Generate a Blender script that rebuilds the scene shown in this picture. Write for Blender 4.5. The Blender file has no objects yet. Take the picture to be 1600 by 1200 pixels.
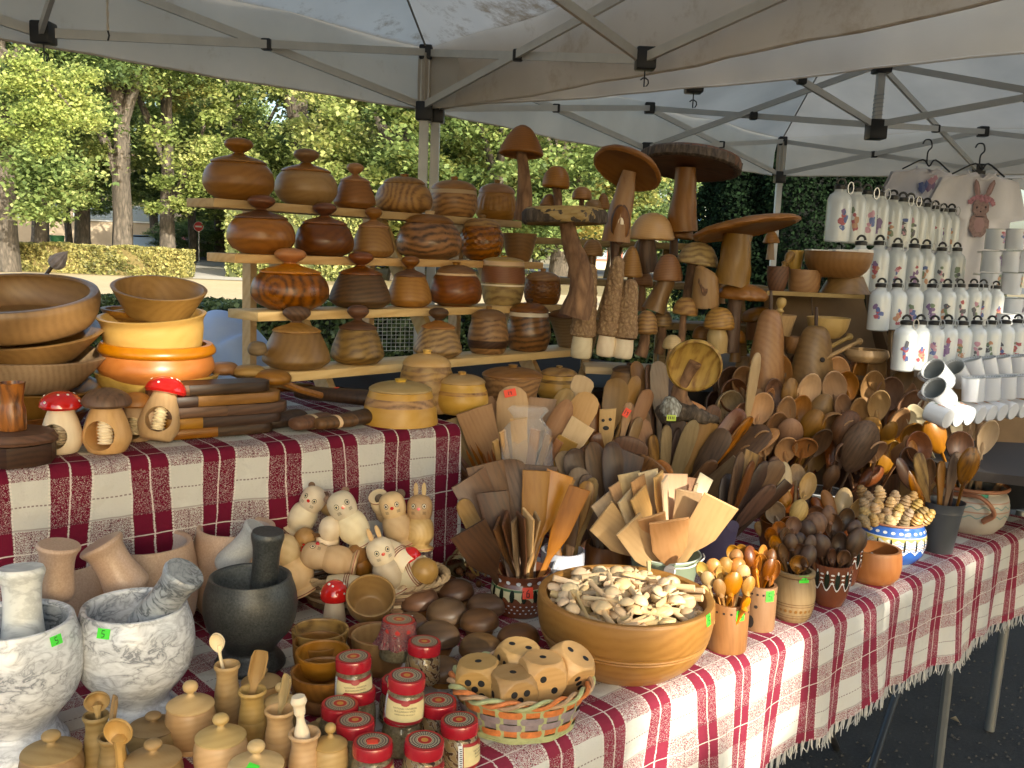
import bpy, bmesh, math, random
import numpy as np
from mathutils import Vector, Matrix, Quaternion
random.seed(7); rng = np.random.default_rng(7)
PI = math.pi
sc = bpy.context.scene
COL = sc.collection

# ------------------------------------------------------------------ camera
CF = 1475.0                       # focal length in photo pixels (1600 wide)
PITCH = math.radians(8.1); ROLL = math.radians(2.4); EYE = 1.5
_fw = Vector((0, math.cos(PITCH), -math.sin(PITCH)))
_r0 = Vector((1, 0, 0)); _u0 = Vector((0, math.sin(PITCH), math.cos(PITCH)))
_R = math.cos(ROLL)*_r0 + math.sin(ROLL)*_u0
_U = -math.sin(ROLL)*_r0 + math.cos(ROLL)*_u0
CAM = Vector((0, 0, EYE))
cd = bpy.data.cameras.new('camera'); cam = bpy.data.objects.new('camera', cd); COL.objects.link(cam)
cd.sensor_width = 36.0; cd.lens = 36.0*CF/1600.0; cd.clip_start = 0.05; cd.clip_end = 2000
m = Matrix((( _R.x, _U.x, -_fw.x, 0), (_R.y, _U.y, -_fw.y, 0), (_R.z, _U.z, -_fw.z, EYE), (0, 0, 0, 1)))
cam.matrix_world = m; sc.camera = cam

# ------------------------------------------------------------------ light
SUN_EL = math.radians(21); SUN_AZ = math.radians(147)      # azimuth clockwise from +Y (behind the camera, to the right)
w = bpy.data.worlds.new('World'); sc.world = w; w.use_nodes = True
nt = w.node_tree; bg = nt.nodes['Background']
sky = nt.nodes.new('ShaderNodeTexSky'); sky.sky_type = 'NISHITA'; sky.sun_disc = False
sky.dust_density = 4.0; sky.ozone_density = 0.4; sky.sun_elevation = SUN_EL; sky.sun_rotation = SUN_AZ
nt.links.new(sky.outputs[0], bg.inputs[0]); bg.inputs[1].default_value = 0.15
sd = bpy.data.lights.new('sun', 'SUN'); sd.energy = 3.1; sd.angle = math.radians(0.5); sd.color = (1, .88, .72)
sun = bpy.data.objects.new('sun', sd); COL.objects.link(sun)
SUNDIR = Vector((math.sin(SUN_AZ)*math.cos(SUN_EL), math.cos(SUN_AZ)*math.cos(SUN_EL), math.sin(SUN_EL)))
sun.rotation_euler = SUNDIR.to_track_quat('Z', 'Y').to_euler()
vs = sc.view_settings; vs.view_transform = 'Standard'; vs.look = 'None'; vs.gamma = 1; vs.use_curve_mapping = False
vs.exposure = 1.6
vs.use_white_balance = True; vs.white_balance_temperature = 6250; vs.white_balance_tint = 4

# ------------------------------------------------------------------ photo point -> place
def ray(px, py): return _fw + _R*((px-800)/CF) + _U*((600-py)/CF)
def on_z(px, py, z):
    v = ray(px, py); return CAM + v*((z-EYE)/v.z)
def at_y(px, py, Y):
    v = ray(px, py); return CAM + v*(Y/v.y)
def on_plane(px, py, p, d):           # vertical plane through p along d
    n = Vector((-d.y, d.x, 0)); v = ray(px, py); return CAM + v*((p-CAM).dot(n)/v.dot(n))
def mpp(p): return (Vector(p)-CAM).dot(_fw)/CF        # metres per photo pixel at a place
D1 = Vector((.663, .749, 0)); D2 = Vector((.749, -.663, 0))

# ------------------------------------------------------------------ things and parts
def tag(o, label=None, cat=None, group=None, kind=None):
    if label: o['label'] = label
    if cat: o['category'] = cat
    if group: o['group'] = group
    if kind: o['kind'] = kind
    return o
def thing(name, label, cat, loc=(0, 0, 0), group=None, rot=None):
    o = bpy.data.objects.new(name, None); COL.objects.link(o); o.location = loc
    o.empty_display_size = .02
    if rot is not None: o.rotation_mode = 'QUATERNION'; o.rotation_quaternion = rot
    return tag(o, label, cat, group)
def link(name, me, parent=None, mat=None, loc=None, rot=None):
    if mat is not None and len(me.materials) == 0: me.materials.append(mat)
    o = bpy.data.objects.new(name, me); COL.objects.link(o)
    if parent is not None: o.parent = parent
    if loc is not None: o.location = loc
    if rot is not None: o.rotation_mode = 'QUATERNION'; o.rotation_quaternion = rot
    return o
def mk(V, Fc, smooth=True, ang=40, mats=None, mi=None):
    me = bpy.data.meshes.new('m'); me.from_pydata([tuple(v) for v in V], [], Fc)
    if mats:
        for x in mats: me.materials.append(x)
    if mi is not None: me.polygons.foreach_set('material_index', mi)
    if smooth:
        me.shade_smooth()
        if ang: me.set_sharp_from_angle(angle=math.radians(ang))
    me.update(); return me
def join(parts):                      # [(V,F)] -> (V,F)
    V = []; Fc = []
    for v, f in parts:
        k = len(V); V += list(v); Fc += [tuple(i+k for i in q) for q in f]
    return V, Fc
def xf(vf, M): return [M @ Vector(v) for v in vf[0]], vf[1]

def sm(P, k=5, closed=False):         # Catmull-Rom through the points
    P = [np.array(p, float) for p in P]; n = len(P); out = []
    for i in range(n-1):
        a = P[i-1] if i > 0 else P[i]*2-P[i+1]; b = P[i]; c = P[i+1]; d = P[i+2] if i+2 < n else P[i+1]*2-P[i]
        for j in range(k):
            t = j/k
            out.append(.5*((2*b)+(c-a)*t+(2*a-5*b+4*c-d)*t*t+(3*b-a-3*c+d)*t**3))
    out.append(P[-1]); return [tuple(p) for p in out]
def lathe(prof, n=36, sx=1, sy=1, wob=None):
    V = []; Fc = []; rings = []
    for (r, z) in prof:
        if r < 1e-5: rings.append([len(V)]); V.append((0, 0, z))
        else:
            rings.append(list(range(len(V), len(V)+n)))
            for i in range(n):
                a = 2*PI*i/n; q = wob(a, z) if wob else 1
                V.append((r*q*sx*math.cos(a), r*q*sy*math.sin(a), z))
    for A, B in zip(rings, rings[1:]):
        if len(A) == 1 and len(B) == 1: continue
        for i in range(n):
            j = (i+1) % n
            if len(A) == 1: Fc.append((A[0], B[j], B[i]))
            elif len(B) == 1: Fc.append((A[i], A[j], B[0]))
            else: Fc.append((A[i], A[j], B[j], B[i]))
    return V, Fc
def tube(pts, rad, n=10, cap=True, flat=1.0, wob=None):
    pts = [Vector(p) for p in pts]; V = []; Fc = []
    if not hasattr(rad, '__len__'): rad = [rad]*len(pts)
    up = Vector((0.13, .2, 1)).normalized(); prevx = None
    for i, p in enumerate(pts):
        t = (pts[min(i+1, len(pts)-1)]-pts[max(i-1, 0)]).normalized()
        x = (prevx - t*prevx.dot(t)) if prevx else t.cross(up if abs(t.dot(up)) < .95 else Vector((1, 0, 0)))
        x.normalize(); y = t.cross(x); prevx = x
        for k in range(n):
            a = 2*PI*k/n; r = rad[i]*(wob(i, a) if wob else 1)
            V.append(p + x*(r*math.cos(a)) + y*(r*flat*math.sin(a)))
    for i in range(len(pts)-1):
        for k in range(n):
            l = (k+1) % n; Fc.append((i*n+k, i*n+l, (i+1)*n+l, (i+1)*n+k))
    if cap:
        Fc.append(tuple(range(n))[::-1]); Fc.append(tuple(range((len(pts)-1)*n, len(pts)*n)))
    return V, Fc
def box(sx, sy, sz, c=(0, 0, 0), bev=0):
    bm = bmesh.new(); bmesh.ops.create_cube(bm, size=1)
    for v in bm.verts: v.co = Vector((v.co.x*sx, v.co.y*sy, v.co.z*sz))
    if bev: bmesh.ops.bevel(bm, geom=bm.edges[:], offset=bev, segments=2, affect='EDGES', profile=.5)
    for v in bm.verts: v.co += Vector(c)
    bm.verts.ensure_lookup_table()
    V = [v.co.copy() for v in bm.verts]; Fc = [tuple(v.index for v in f.verts) for f in bm.faces]; bm.free(); return V, Fc
def bar(a, b, w=.02, h=.02, up=(0, 0, 1)):
    a = Vector(a); b = Vector(b); d = b-a; z = d.normalized(); u = Vector(up)
    if abs(z.dot(u)) > .98: u = Vector((0, 1, 0))
    x = z.cross(u).normalized(); y = z.cross(x)
    V = []
    for p in (a, b):
        for sx, sy in ((-1, -1), (1, -1), (1, 1), (-1, 1)): V.append(p + x*(sx*w/2) + y*(sy*h/2))
    return V, [(3, 2, 1, 0), (4, 5, 6, 7), (0, 1, 5, 4), (1, 2, 6, 5), (2, 3, 7, 6), (3, 0, 4, 7)]
def sheet(pts2d, z):                  # flat polygon
    return [(x, y, z) for x, y in pts2d], [tuple(range(len(pts2d)))]
def quads_mesh(Q, mat):               # Q: (N,4,3)
    n = len(Q); me = bpy.data.meshes.new('leaves'); me.vertices.add(4*n); me.vertices.foreach_set('co', Q.reshape(-1).astype(np.float32))
    me.loops.add(4*n); me.loops.foreach_set('vertex_index', np.arange(4*n, dtype=np.int32))
    me.polygons.add(n); me.polygons.foreach_set('loop_start', np.arange(0, 4*n, 4, dtype=np.int32))
    me.materials.append(mat); me.update(calc_edges=True); return me
def leaf_quads(C, size, up=.5):       # C (N,3) centres -> leaf shaped quads facing mostly upwards
    n = len(C); nrm = rng.normal(size=(n, 3)); nrm[:, 2] = np.abs(nrm[:, 2])+up; nrm /= np.linalg.norm(nrm, axis=1)[:, None]
    t = rng.normal(size=(n, 3)); t -= (t*nrm).sum(1)[:, None]*nrm; t /= np.linalg.norm(t, axis=1)[:, None]; b = np.cross(nrm, t)
    s = (size*rng.uniform(.6, 1.3, n))[:, None]
    return np.stack([C+t*s*.6, C+b*s*.42+nrm*s*.1, C-t*s*.6, C-b*s*.42+nrm*s*.1], 1)

# ------------------------------------------------------------------ materials
_mats = {}
def newmat(name):
    m = bpy.data.materials.new(name); m.use_nodes = True; n = m.node_tree; return m, n, n.nodes['Principled BSDF'], n.nodes, n.links
def N(nodes, t, **kw):
    x = nodes.new('ShaderNode'+t)
    for k, v in kw.items():
        if k in x.inputs: x.inputs[k].default_value = v
        else: setattr(x, k, v)
    return x
def ramp(nodes, stops):
    r = nodes.new('ShaderNodeValToRGB'); e = r.color_ramp.elements
    while len(e) < len(stops): e.new(.5)
    for i, (p, c) in enumerate(stops): e[i].position = p; e[i].color = (*c, 1) if len(c) == 3 else c
    return r
def math_(nodes, links, op, a, b=None, c=None):
    x = nodes.new('ShaderNodeMath'); x.operation = op
    for i, v in enumerate((a, b, c)):
        if v is None: continue
        if isinstance(v, (int, float)): x.inputs[i].default_value = v
        else: links.new(v, x.inputs[i])
    return x.outputs[0]
def plain(name, col, rough=.6, metal=0, var=0.0, bump=0, bscale=80, coat=0, spec=.5, vscale=12, trans=0):
    if name in _mats: return _mats[name]
    m, nt, p, n, l = newmat(name)
    p.inputs['Base Color'].default_value = (*col, 1); p.inputs['Roughness'].default_value = rough; p.inputs['Metallic'].default_value = metal
    p.inputs['Coat Weight'].default_value = coat; p.inputs['Specular IOR Level'].default_value = spec
    tc = N(n, 'TexCoord')
    if var:
        no = N(n, 'TexNoise', Scale=vscale, Detail=6, Roughness=.65); l.new(tc.outputs['Object'], no.inputs['Vector'])
        r = ramp(n, [(.3, tuple(c*(1-var) for c in col)), (.7, tuple(min(1, c*(1+var)) for c in col))])
        l.new(no.outputs[0], r.inputs[0]); l.new(r.outputs[0], p.inputs['Base Color'])
    if bump:
        no = N(n, 'TexNoise', Scale=bscale, Detail=5); l.new(tc.outputs['Object'], no.inputs['Vector'])
        b = N(n, 'Bump', Strength=.6, Distance=bump); l.new(no.outputs[0], b.inputs['Height']); l.new(b.outputs[0], p.inputs['Normal'])
    if trans: 
        p.inputs['Transmission Weight'].default_value = trans
    _mats[name] = m; return m
WOODS = {  # light, dark, ring scale, distortion, ring contrast, roughness
 'beech': ((.66, .42, .225), (.54, .325, .16), 26, 3, .6, .55),
 'rosybeech': ((.43, .245, .135), (.31, .165, .085), 26, 3, .6, .55),
 'pale': ((.78, .585, .36), (.64, .45, .25), 16, 2, .5, .55),
 'cream': ((.90, .78, .57), (.78, .63, .42), 14, 2, .45, .5),
 'honey': ((.385, .19, .06), (.24, .105, .029), 22, 5, .6, .42),
 'brown': ((.19, .105, .056), (.11, .06, .032), 22, 3, .7, .36),
 'russet': ((.34, .135, .045), (.19, .065, .02), 16, 4, .6, .3),
 'tan': ((.345, .185, .066), (.225, .105, .033), 16, 5, .5, .38),
 'yellow': ((.66, .44, .17), (.52, .31, .095), 12, 4, .35, .35),
 'orange': ((.60, .25, .058), (.44, .15, .026), 14, 3, .4, .28),
 'cherry': ((.24, .088, .027), (.115, .037, .012), 20, 5, .7, .3),
 'walnut': ((.17, .088, .045), (.065, .032, .016), 24, 4, .8, .5),
 'dark': ((.085, .042, .022), (.03, .015, .009), 26, 4, .8, .42),
 'olive': ((.46, .27, .095), (.12, .055, .022), 16, 7, .9, .42),
 'oliverich': ((.40, .17, .055), (.05, .022, .012), 13, 7, .95, .26),
 'oak': ((.44, .30, .14), (.31, .19, .075), 24, 3, .7, .55),
 'grey': ((.37, .265, .155), (.24, .16, .085), 24, 4, .7, .6),
 'pine': ((.72, .52, .29), (.56, .35, .16), 14, 3, .6, .65),
 'boxwood': ((.64, .43, .20), (.50, .31, .125), 30, 2, .5, .38),
 'spalted': ((.52, .35, .14), (.16, .07, .03), 9, 9, .8, .5),
 'barrel': ((.26, .11, .05), (.17, .065, .028), 40, 2, .5, .5),
}
def wood(kind, axis='Z'):
    key = 'wood_'+kind+axis
    if key in _mats: return _mats[key]
    A, B, S, dist, con, rough = WOODS[kind]; con *= .85
    m, nt, p, n, l = newmat(key)
    tc = N(n, 'TexCoord'); oi = N(n, 'ObjectInfo')
    lay = axis == 'L'; axis = 'Z' if lay else axis
    ax = {'X': (0, 90, 0), 'Y': (90, 0, 0), 'Z': (0, 0, 0)}[axis]
    mp = N(n, 'Mapping'); mp.inputs['Rotation'].default_value = [math.radians(a+7) for a in ax]
    cx = N(n, 'CombineXYZ'); 
    for i, k in enumerate((.31, .23, 1.7)):
        l.new(math_(n, l, 'MULTIPLY', math_(n, l, 'FRACT', math_(n, l, 'MULTIPLY', oi.outputs['Random'], [7.3, 31.7, 3.1][i])), k*.4), cx.inputs[i])
    l.new(tc.outputs['Object'], mp.inputs['Vector']); l.new(cx.outputs[0], mp.inputs['Location'])
    st = N(n, 'Mapping'); st.inputs['Scale'].default_value = (1, 1, .1); l.new(mp.outputs[0], st.inputs['Vector'])
    wv = N(n, 'TexWave', wave_type='BANDS' if lay else 'RINGS', rings_direction='Z', wave_profile='SIN')
    if lay: wv.bands_direction = 'Z'; S *= 1.5; axis = 'L'
    wv.inputs['Scale'].default_value = S*1.25; wv.inputs['Distortion'].default_value = dist*.9
    wv.inputs['Detail'].default_value = 2; wv.inputs['Detail Scale'].default_value = 6/S*2
    l.new(mp.outputs[0], wv.inputs['Vector'])
    fb = N(n, 'TexNoise', Scale=260, Detail=5, Roughness=.7); l.new(st.outputs[0], fb.inputs['Vector'])
    bl = N(n, 'TexNoise', Scale=11, Detail=5, Roughness=.6); l.new(mp.outputs[0], bl.inputs['Vector'])
    sb_ = N(n, 'TexNoise', Scale=110, Detail=5, Roughness=.6, Distortion=.3); s3 = N(n, 'Mapping'); s3.inputs['Scale'].default_value = (.12, .12, 3) if lay else (1, 1, .07); l.new(mp.outputs[0], s3.inputs['Vector']); l.new(s3.outputs[0], sb_.inputs['Vector'])
    k_ = .35 if axis == 'Z' else .68
    band = math_(n, l, 'MULTIPLY_ADD', wv.outputs['Fac'], k_, math_(n, l, 'MULTIPLY', math_(n, l, 'SUBTRACT', math_(n, l, 'MULTIPLY', sb_.outputs[0], 4.4), 1.7), 1-k_))
    f = math_(n, l, 'MULTIPLY_ADD', band, con, math_(n, l, 'MULTIPLY', bl.outputs[0], 1.15-con*.75))
    f = math_(n, l, 'MULTIPLY_ADD', fb.outputs[0], .38, math_(n, l, 'ADD', f, -.33))
    r = ramp(n, [(0.0, A), (.45, tuple(a*.7+b*.3 for a, b in zip(A, B))), (1, B)]); l.new(f, r.inputs[0])
    hs = N(n, 'HueSaturation'); l.new(r.outputs[0], hs.inputs['Color'])
    l.new(math_(n, l, 'MULTIPLY_ADD', math_(n, l, 'FRACT', math_(n, l, 'MULTIPLY', oi.outputs['Random'], 17.77)), .42, .60), hs.inputs['Value'])
    l.new(math_(n, l, 'MULTIPLY_ADD', math_(n, l, 'FRACT', math_(n, l, 'MULTIPLY', oi.outputs['Random'], 5.31)), .02, .49), hs.inputs['Hue'])
    l.new(math_(n, l, 'MULTIPLY_ADD', math_(n, l, 'FRACT', math_(n, l, 'MULTIPLY', oi.outputs['Random'], 9.13)), .24, .96), hs.inputs['Saturation'])
    l.new(hs.outputs[0], p.inputs['Base Color'])
    l.new(math_(n, l, 'MULTIPLY_ADD', bl.outputs[0], .35, rough-.12), p.inputs['Roughness'])
    b = N(n, 'Bump', Strength=.3, Distance=.0004); l.new(fb.outputs[0], b.inputs['Height']); l.new(b.outputs[0], p.inputs['Normal'])
    _mats[key] = m; return m
def bark(name, A, B, scale=30, bump=.006, zs=.3):
    if name in _mats: return _mats[name]
    m, nt, p, n, l = newmat(name); tc = N(n, 'TexCoord'); mp = N(n, 'Mapping'); mp.inputs['Scale'].default_value = (1, 1, zs)
    l.new(tc.outputs['Object'], mp.inputs['Vector'])
    no = N(n, 'TexNoise', Scale=scale, Detail=8, Roughness=.7); l.new(mp.outputs[0], no.inputs['Vector'])
    vo = N(n, 'TexVoronoi', Scale=scale*1.2, feature='DISTANCE_TO_EDGE'); l.new(mp.outputs[0], vo.inputs['Vector'])
    f = math_(n, l, 'MULTIPLY', no.outputs[0], math_(n, l, 'MULTIPLY_ADD', vo.outputs[0], 1.2, .6))
    r = ramp(n, [(.25, B), (.65, A)]); l.new(f, r.inputs[0]); l.new(r.outputs[0], p.inputs['Base Color']); p.inputs['Roughness'].default_value = .85
    b = N(n, 'Bump', Strength=.9, Distance=bump); l.new(f, b.inputs['Height']); l.new(b.outputs[0], p.inputs['Normal'])
    _mats[name] = m; return m
def leafmat(name, cols, trans=.35):
    if name in _mats: return _mats[name]
    m, nt, p, n, l = newmat(name); g = N(n, 'NewGeometry'); tc = N(n, 'TexCoord'); oi = N(n, 'ObjectInfo')
    no = N(n, 'TexNoise', Scale=.45, Detail=3); l.new(tc.outputs['Object'], no.inputs['Vector'])
    f = math_(n, l, 'ADD', math_(n, l, 'MULTIPLY_ADD', g.outputs['Random Per Island'], .55, -.45), math_(n, l, 'MULTIPLY', no.outputs[0], 1.3))
    f = math_(n, l, 'ADD', f, math_(n, l, 'MULTIPLY_ADD', oi.outputs['Random'], .3, -.15))
    r = ramp(n, [(i/(len(cols)-1), c) for i, c in enumerate(cols)]); l.new(f, r.inputs[0]); l.new(r.outputs[0], p.inputs['Base Color'])
    p.inputs['Roughness'].default_value = .55 if trans > .1 else .9; p.inputs['Specular IOR Level'].default_value = .4 if trans > .1 else .05
    tr = N(n, 'BsdfTranslucent'); l.new(r.outputs[0], tr.inputs[0]); mx = N(n, 'MixShader'); mx.inputs[0].default_value = trans
    l.new(p.outputs[0], mx.inputs[1]); l.new(tr.outputs[0], mx.inputs[2]); l.new(mx.outputs[0], n['Material Output'].inputs[0])
    _mats[name] = m; return m
def marble(name, A, B, scale=14, w=.5):
    if name in _mats: return _mats[name]
    m, nt, p, n, l = newmat(name); tc = N(n, 'TexCoord'); mp = N(n, 'Mapping'); mp.inputs['Rotation'].default_value = (.5, .4, 0); mp.inputs['Scale'].default_value = (1, 1, 1.8)
    l.new(tc.outputs['Object'], mp.inputs['Vector'])
    n1 = N(n, 'TexNoise', Scale=scale*1.6, Detail=7, Roughness=.58, Distortion=.6); l.new(mp.outputs[0], n1.inputs['Vector'])
    v = math_(n, l, 'ABSOLUTE', math_(n, l, 'SUBTRACT', n1.outputs[0], .5))
    n2 = N(n, 'TexNoise', Scale=scale*.5, Detail=3); l.new(mp.outputs[0], n2.inputs['Vector'])
    f = math_(n, l, 'MULTIPLY_ADD', v, 6, math_(n, l, 'MULTIPLY_ADD', n2.outputs[0], 1.0, -.47))
    mid = tuple(a*.65+b*.35 for a, b in zip(A, B))
    r = ramp(n, [(0, B), (.22, mid), (w, A), (1, tuple(min(1, a*1.1) for a in A))]); l.new(f, r.inputs[0]); l.new(r.outputs[0], p.inputs['Base Color'])
    p.inputs['Roughness'].default_value = .28
    _mats[name] = m; return m
def granite(name, A, B, scale=220, rough=.5):
    if name in _mats: return _mats[name]
    m, nt, p, n, l = newmat(name); tc = N(n, 'TexCoord')
    n1 = N(n, 'TexNoise', Scale=scale, Detail=4, Roughness=.8); l.new(tc.outputs['Object'], n1.inputs['Vector'])
    n2 = N(n, 'TexNoise', Scale=14, Detail=4); l.new(tc.outputs['Object'], n2.inputs['Vector'])
    f = math_(n, l, 'MULTIPLY_ADD', n2.outputs[0], .5, math_(n, l, 'MULTIPLY_ADD', n1.outputs[0], 1.3, -.4))
    r = ramp(n, [(.3, B), (.75, A)]); l.new(f, r.inputs[0]); l.new(r.outputs[0], p.inputs['Base Color']); p.inputs['Roughness'].default_value = rough
    _mats[name] = m; return m
def cloth_mat(name, P, Q, ph=(0, 0), redw=.5, RED=(.15, .010, .030, 1)):
    m, nt, p, n, l = newmat(name); uv = N(n, 'UVMap'); sp = N(n, 'SeparateXYZ')
    wn = N(n, 'TexNoise', Scale=9, Detail=3); l.new(uv.outputs[0], wn.inputs['Vector'])
    wob = math_(n, l, 'MULTIPLY_ADD', wn.outputs[0], .012, -.006)
    l.new(uv.outputs[0], sp.inputs[0])
    fine = N(n, 'TexNoise', Scale=420, Detail=1); l.new(uv.outputs[0], fine.inputs['Vector'])
    jit = math_(n, l, 'MULTIPLY_ADD', fine.outputs[0], .006, -.003)
    u = math_(n, l, 'FRACT', math_(n, l, 'DIVIDE', math_(n, l, 'ADD', math_(n, l, 'ADD', sp.outputs[0], wob), ph[0]), P))
    u = math_(n, l, 'ADD', u, math_(n, l, 'MULTIPLY', jit, 1/P*.8))
    v = math_(n, l, 'FRACT', math_(n, l, 'DIVIDE', math_(n, l, 'ADD', math_(n, l, 'ADD', sp.outputs[1], wob), ph[1]), Q))
    lt = lambda a, b: math_(n, l, 'LESS_THAN', a, b)
    near = lambda a, c, h: lt(math_(n, l, 'ABSOLUTE', math_(n, l, 'SUBTRACT', a, c)), h)
    redu = lt(u, redw); redv = lt(v, .48)
    dash = lt(math_(n, l, 'FRACT', math_(n, l, 'MULTIPLY', sp.outputs[1], 160)), .6)
    dashu = lt(math_(n, l, 'FRACT', math_(n, l, 'MULTIPLY', sp.outputs[0], 140)), .6)
    wl = near(u, redw/2, .012/P*.12)              # white thread down the middle of each red stripe
    el1 = math_(n, l, 'MULTIPLY', near(u, redw+.012, .014), dash)
    el2 = math_(n, l, 'MULTIPLY', near(u, .985, .014), dash)
    sp2 = N(n, 'TexWhiteNoise'); sp2.noise_dimensions = '2D'
    q = N(n, 'VectorMath'); q.operation = 'SNAP'; q.inputs[1].default_value = (.0007, .0007, .0007); l.new(uv.outputs[0], q.inputs[0]); l.new(q.outputs[0], sp2.inputs['Vector'])
    pick = lt(sp2.outputs[0], .5)                 # warp or weft shows
    WHT = (.60, .58, .53, 1)
    cu = N(n, 'Mix'); cu.data_type = 'RGBA'; cu.inputs['A'].default_value = WHT; cu.inputs['B'].default_value = RED; l.new(redu, cu.inputs['Factor'])
    cv = N(n, 'Mix'); cv.data_type = 'RGBA'; cv.inputs['A'].default_value = WHT; cv.inputs['B'].default_value = RED
    l.new(redv, cv.inputs['Factor'])
    # where red warp meets white weft the cloth stays mostly red
    pk = math_(n, l, 'MAXIMUM', pick, math_(n, l, 'MULTIPLY', redu, lt(sp2.outputs[0], .87)))
    mx = N(n, 'Mix'); mx.data_type = 'RGBA'; l.new(pk, mx.inputs['Factor']); l.new(cv.outputs['Result'], mx.inputs['A']); l.new(cu.outputs['Result'], mx.inputs['B'])
    wlines = math_(n, l, 'MAXIMUM', math_(n, l, 'MAXIMUM', wl, math_(n, l, 'MAXIMUM', el1, el2)), near(v, .24, .007))
    m2 = N(n, 'Mix'); m2.data_type = 'RGBA'; l.new(math_(n, l, 'MULTIPLY', wlines, .85), m2.inputs['Factor']); l.new(mx.outputs['Result'], m2.inputs['A']); m2.inputs['B'].default_value = (.72, .66, .6, 1)
    dl = math_(n, l, 'MULTIPLY', math_(n, l, 'MULTIPLY', near(v, .74, .008), dashu), math_(n, l, 'SUBTRACT', 1, redu))
    dl = math_(n, l, 'MAXIMUM', dl, math_(n, l, 'MULTIPLY', math_(n, l, 'MULTIPLY', near(u, redw+(1-redw)/2, .01), dash), redv))
    dl = math_(n, l, 'MAXIMUM', dl, math_(n, l, 'MULTIPLY', near(v, .985, .01), .6))
    m3 = N(n, 'Mix'); m3.data_type = 'RGBA'; l.new(math_(n, l, 'MULTIPLY', dl, .7), m3.inputs['Factor']); l.new(m2.outputs['Result'], m3.inputs['A']); m3.inputs['B'].default_value = (.10, .03, .04, 1)
    l.new(m3.outputs['Result'], p.inputs['Base Color']); p.inputs['Roughness'].default_value = .95; p.inputs['Specular IOR Level'].default_value = .1
    b = N(n, 'Bump', Strength=.7, Distance=.0012); l.new(sp2.outputs[0], b.inputs['Height'])
    cr = N(n, 'TexNoise', Scale=14, Detail=5); l.new(uv.outputs[0], cr.inputs['Vector'])
    b2 = N(n, 'Bump', Strength=.7, Distance=.022); l.new(cr.outputs[0], b2.inputs['Height']); l.new(b.outputs[0], b2.inputs['Normal']); l.new(b2.outputs[0], p.inputs['Normal'])
    return m
def fabric_mat(name, col, stain=(.30, .22, .12), amt=.8, thr=.62, spec=(0, 0, 0), trans=.10):
    m, nt, p, n, l = newmat(name); tc = N(n, 'TexCoord')
    a = N(n, 'TexNoise', Scale=1.2, Detail=4); l.new(tc.outputs['Object'], a.inputs['Vector'])
    b = N(n, 'TexNoise', Scale=9, Detail=8, Roughness=.75); l.new(tc.outputs['Object'], b.inputs['Vector'])
    f = math_(n, l, 'MULTIPLY_ADD', b.outputs[0], .6, math_(n, l, 'MULTIPLY', a.outputs[0], .55))
    r = ramp(n, [(thr, (0, 0, 0)), (thr+.09, (1, 1, 1))]); l.new(f, r.inputs[0])
    d = N(n, 'TexNoise', Scale=3, Detail=6); l.new(tc.outputs['Object'], d.inputs['Vector'])
    r2 = ramp(n, [(.3, tuple(c*.8 for c in col)), (.7, col)]); l.new(d.outputs[0], r2.inputs[0])
    mx = N(n, 'Mix'); mx.data_type = 'RGBA'; mx.inputs['B'].default_value = (*stain, 1)
    l.new(math_(n, l, 'MULTIPLY', r.outputs[0], amt), mx.inputs['Factor']); l.new(r2.outputs[0], mx.inputs['A'])
    l.new(mx.outputs['Result'], p.inputs['Base Color']); p.inputs['Roughness'].default_value = .8
    tr = N(n, 'BsdfTranslucent'); l.new(mx.outputs['Result'], tr.inputs[0]); ms = N(n, 'MixShader'); ms.inputs[0].default_value = trans
    l.new(p.outputs[0], ms.inputs[1]); l.new(tr.outputs[0], ms.inputs[2]); l.new(ms.outputs[0], n['Material Output'].inputs[0])
    bp = N(n, 'Bump', Strength=.4, Distance=.02); l.new(d.outputs[0], bp.inputs['Height']); l.new(bp.outputs[0], p.inputs['Normal'])
    return m

WHITEMETAL = plain('white_metal', (.50, .49, .47), .4, .3, .1)
BLACKPLASTIC = plain('black_plastic', (.012, .012, .013), .4)
STEEL = plain('steel', (.45, .45, .46), .3, .9)
GREENTAG = plain('green_tag', (.09, .72, .04), .5); REDTAG = plain('red_tag', (.85, .07, .03), .5); YELTAG = plain('yellow_tag', (.55, .68, .08), .5)
WHITETAG = plain('white_tag', (.75, .73, .68), .5); INK = plain('ink', (.01, .01, .012), .6)
REDPAINT = plain('red_paint', (.52, .012, .010), .12, coat=.6, var=.1); WHITEPAINT = plain('white_paint', (.78, .75, .7), .35)
# ================================================================== SETTING
def structure(name, vf, mat, smooth=False, label=None):
    o = link(name, mk(*vf, smooth=smooth), mat=mat); o['kind'] = 'structure'
    return o
def groundmat(name, A, B, scale, bump, C=None):
    m, nt, p, n, l = newmat(name); tc = N(n, 'TexCoord')
    a = N(n, 'TexNoise', Scale=scale, Detail=8, Roughness=.7); l.new(tc.outputs['Object'], a.inputs['Vector'])
    b = N(n, 'TexNoise', Scale=scale*.04, Detail=4); l.new(tc.outputs['Object'], b.inputs['Vector'])
    f = math_(n, l, 'MULTIPLY_ADD', a.outputs[0], .7, math_(n, l, 'MULTIPLY', b.outputs[0], .4))
    r = ramp(n, [(.38, A), (.68, B)] + ([(.74, C)] if C else [])); l.new(f, r.inputs[0]); l.new(r.outputs[0], p.inputs['Base Color']); p.inputs['Roughness'].default_value = .9
    bp = N(n, 'Bump', Strength=.8, Distance=bump); l.new(a.outputs[0], bp.inputs['Height']); l.new(bp.outputs[0], p.inputs['Normal'])
    return m
structure('ground', sheet([(-400, -60), (400, -60), (400, 500), (-400, 500)], 0), groundmat('park_soil', (.16, .13, .06), (.28, .22, .11), 6, .03))
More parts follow.
